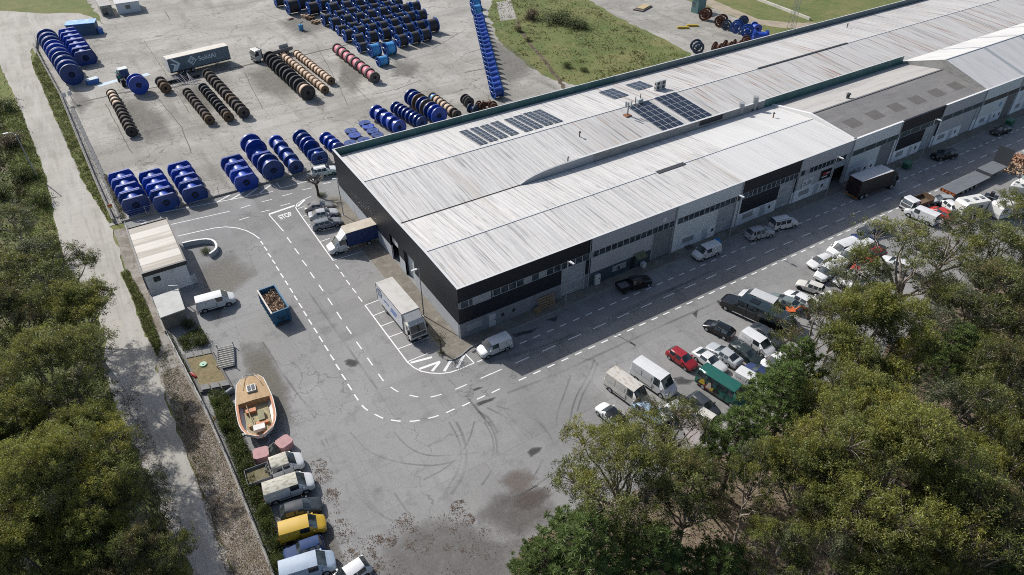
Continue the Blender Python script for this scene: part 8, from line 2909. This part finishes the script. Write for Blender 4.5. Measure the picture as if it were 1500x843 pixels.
# ivy and brambles between the fence and the parked row
IVY = [(.06, .10, .022), (.11, .165, .034), (.17, .21, .045), (.035, .055, .016), (.15, .115, .06)]
cover('ivy', [(-.5, 67), (1.3, 66.5), (1.9, 62), (1.2, 58), (1.5, 55), (.9, 52), (1.2, 47), (.8, 44), (1.2, 40), (-.55, 40)], 24000, 1.3, IVY, .15, HERB, 1, clump=.35, per=30)
cover('ivy', [(-1.2, 79), (1.6, 80), (1.9, 76), (-1.3, 76)], 4500, .7, IVY, .14, HERB, 2, clump=.3, per=20)
cover('ivy', [(-2.4, 81), (-1.9, 81), (-1.0, 66), (-1.3, 66)], 1500, .4, GREENS, .12, HERB, 22)
# grass on the verges
cover('grass', [(-5.4, 98.5), (-4.4, 98.5), (-3.5, 90), (-3.3, 79), (-4.2, 77), (-4.9, 84), (-4.9, 90)], 9000, .38, GREENS + [(.19, .17, .09)], .22, HERB, 3, clump=.3, per=20, slim=.18)
cover('grass', [(-4.9, 113.5), (-4.3, 113.5), (-5.0, 131), (-6.6, 175), (-8.4, 209), (-10.4, 200), (-9.0, 172), (-6.9, 131)], 15000, .4, GREENS + [(.19, .17, .09)], .3, HERB, 4, clump=.5, per=20, slim=.2)
cover('grass', [(-14.2, 171), (-12.2, 135), (-12.3, 117), (-11.8, 104), (-9.3, 91), (-12.5, 91), (-16, 104), (-17, 135), (-19, 171)], 22000, .6, GREENS + [(.08, .12, .02), (.15, .14, .05)], .3, HERB, 5, clump=.5, per=24, slim=.25)
cover('grass', [(-3.3, 79), (-4.3, 79), (-4.5, 62), (-3.6, 54), (-2.6, 54), (-3.0, 68)], 2600, .25, GREENS + DRYS[:2], .16, HERB, 6, clump=.3, per=12, slim=.25)
cover('weeds', [(-3.0, 131), (-3.6, 131), (-3.1, 113.5), (-2.3, 113.5)], 1800, .5, GREENS + DRYS[:3], .2, HERB, 17, clump=.3, per=10)
cover('scrub', [(-40, 210), (-17.5, 205), (-18, 171), (-15.5, 135), (-15, 104), (-12, 91), (-20, 88), (-45, 120)], 34000, 1.5, [(.05, .05, .025), (.09, .075, .045), (.05, .07, .02), (.13, .10, .065), (.03, .04, .015)], .42, HERB, 7, clump=1.1, per=40)
# litter
cover('weeds', [(-4.5, 76), (-2.6, 78), (-1.2, 62), (-.9, 40), (-1.6, 26), (-3.9, 26), (-4.3, 55)], 5200, .2, GREENS + DRYS[:2], .13, HERB, 61, clump=.28, per=40, slim=.3)
cover('leaf_litter', [(-4.5, 74), (-2.3, 74), (-1.0, 60), (-.8, 40), (-.8, 25), (-4.2, 25), (-4.4, 50)], 30000, .03, DRYS, .12, LITTERM, 8, flat=True, clump=.5, per=18)
cover('leaf_litter', [(-9.5, 74), (-7.4, 74), (-6.2, 40), (-6, 25), (-8.5, 25), (-9.2, 60)], 9000, .03, DRYS, .12, LITTERM, 9, flat=True, clump=.4, per=18)
wl = [zp(W4, *q) for q in [(560, 220), (700, 260), (760, 560), (960, 640), (1040, 540), (1250, 520), (1380, 470), (1499, 500), (1650, 700), (1500, 900), (900, 900), (660, 843), (640, 560), (560, 330)]]
cover('leaf_litter', [(p.x, p.y) for p in wl], 1500, .03, BROWNS, .13, LITTERM, 10, flat=True, clump=.42, per=34)
for i, (x, y, r) in enumerate([(740, 600, .9), (880, 740, .7), (940, 660, .5), (1010, 640, .6), (650, 300, .7), (690, 420, .7), (800, 740, .6), (620, 240, .6), (960, 820, .9), (1110, 560, .8), (1400, 470, .6), (1440, 540, .5)]):
    c = zp(W4, x, y)
    cover('leaf_litter', [(c.x + r * 1.6 * math.cos(a) , c.y + r * 1.6 * math.sin(a)) for a in np.linspace(0, 2 * PI, 10)[:-1]], 170, .04, BROWNS, .13, LITTERM, 40 + i, flat=True, clump=r * .6, per=60)
fp = [(p.x, p.y) for p in fl] + [(170, 60), (170, 30), (120, 0), (20, 0)]
cover('leaf_litter', fp, 36000, .05, BROWNS + DRYS, .2, LITTERM, 11, flat=True, clump=1.2, per=30)
cover('undergrowth', fp, 60000, 1.5, GREENS + [(.07, .06, .035), (.11, .09, .05)], .3, HERB, 12, clump=1.0, per=60)
fq = [(-9.4, 88), (-10.2, 76), (-9.4, 64), (-8.2, 52), (-7.3, 44), (-7.0, 20), (-45, 20), (-60, 88)]
cover('undergrowth', fq, 42000, 1.3, IVY + [(.13, .19, .03), (.09, .075, .045)], .3, HERB, 13, clump=1.0, per=60)
cover('leaf_litter', fq, 12000, .05, BROWNS + DRYS, .2, LITTERM, 14, flat=True, clump=1.0, per=30)
# field grass tufts
gf = [G(*p) for p in [(722, 2), (716, 20), (730, 58), (770, 93), (812, 116), (850, 124), (900, 150), (1000, 112), (1005, 82), (960, 56), (905, 30), (850, -4)]]
cover('grass', [(p.x, p.y) for p in gf], 7000, .35, GREENS[1:] + [(.16, .14, .06), (.2, .17, .09)], .5, HERB, 15, clump=1.6, per=30, slim=.3)
# fallen pale limbs in the wood
for i, (px, py, l, a) in enumerate([(1470, 385, 9, .4), (1300, 480, 5, 1.2), (1440, 470, 7, 2.6), (1210, 790, 6, 1.0), (1330, 640, 5, 2.0), (30, 800, 6, .3), (150, 700, 5, 2.2)]):
    p = G(px, py, 1.0)
    t = thing('fallen_limb', 'pale fallen limb lying in the undergrowth', 'branch', (p.x, p.y, .6), a, 'fallen limbs in the undergrowth')
    rr = random.Random(i)
    m = MB()
    Q = branch_path(rr, (-l / 2, 0, 0), (l / 2, 0, .5), 5, .06)
    m.tube(Q, [.11, .1, .08, .06, .045, .02], 6)
    for k in range(3):
        s = Q[1 + k]
        m.tube(branch_path(rr, s, s + Vector((l * .25, rr.choice((-1, 1)) * l * .2, rr.uniform(.1, .7))), 3, .1), [.045, .035, .025, .012], 4)
    m.build('limb', BARK, t, True)
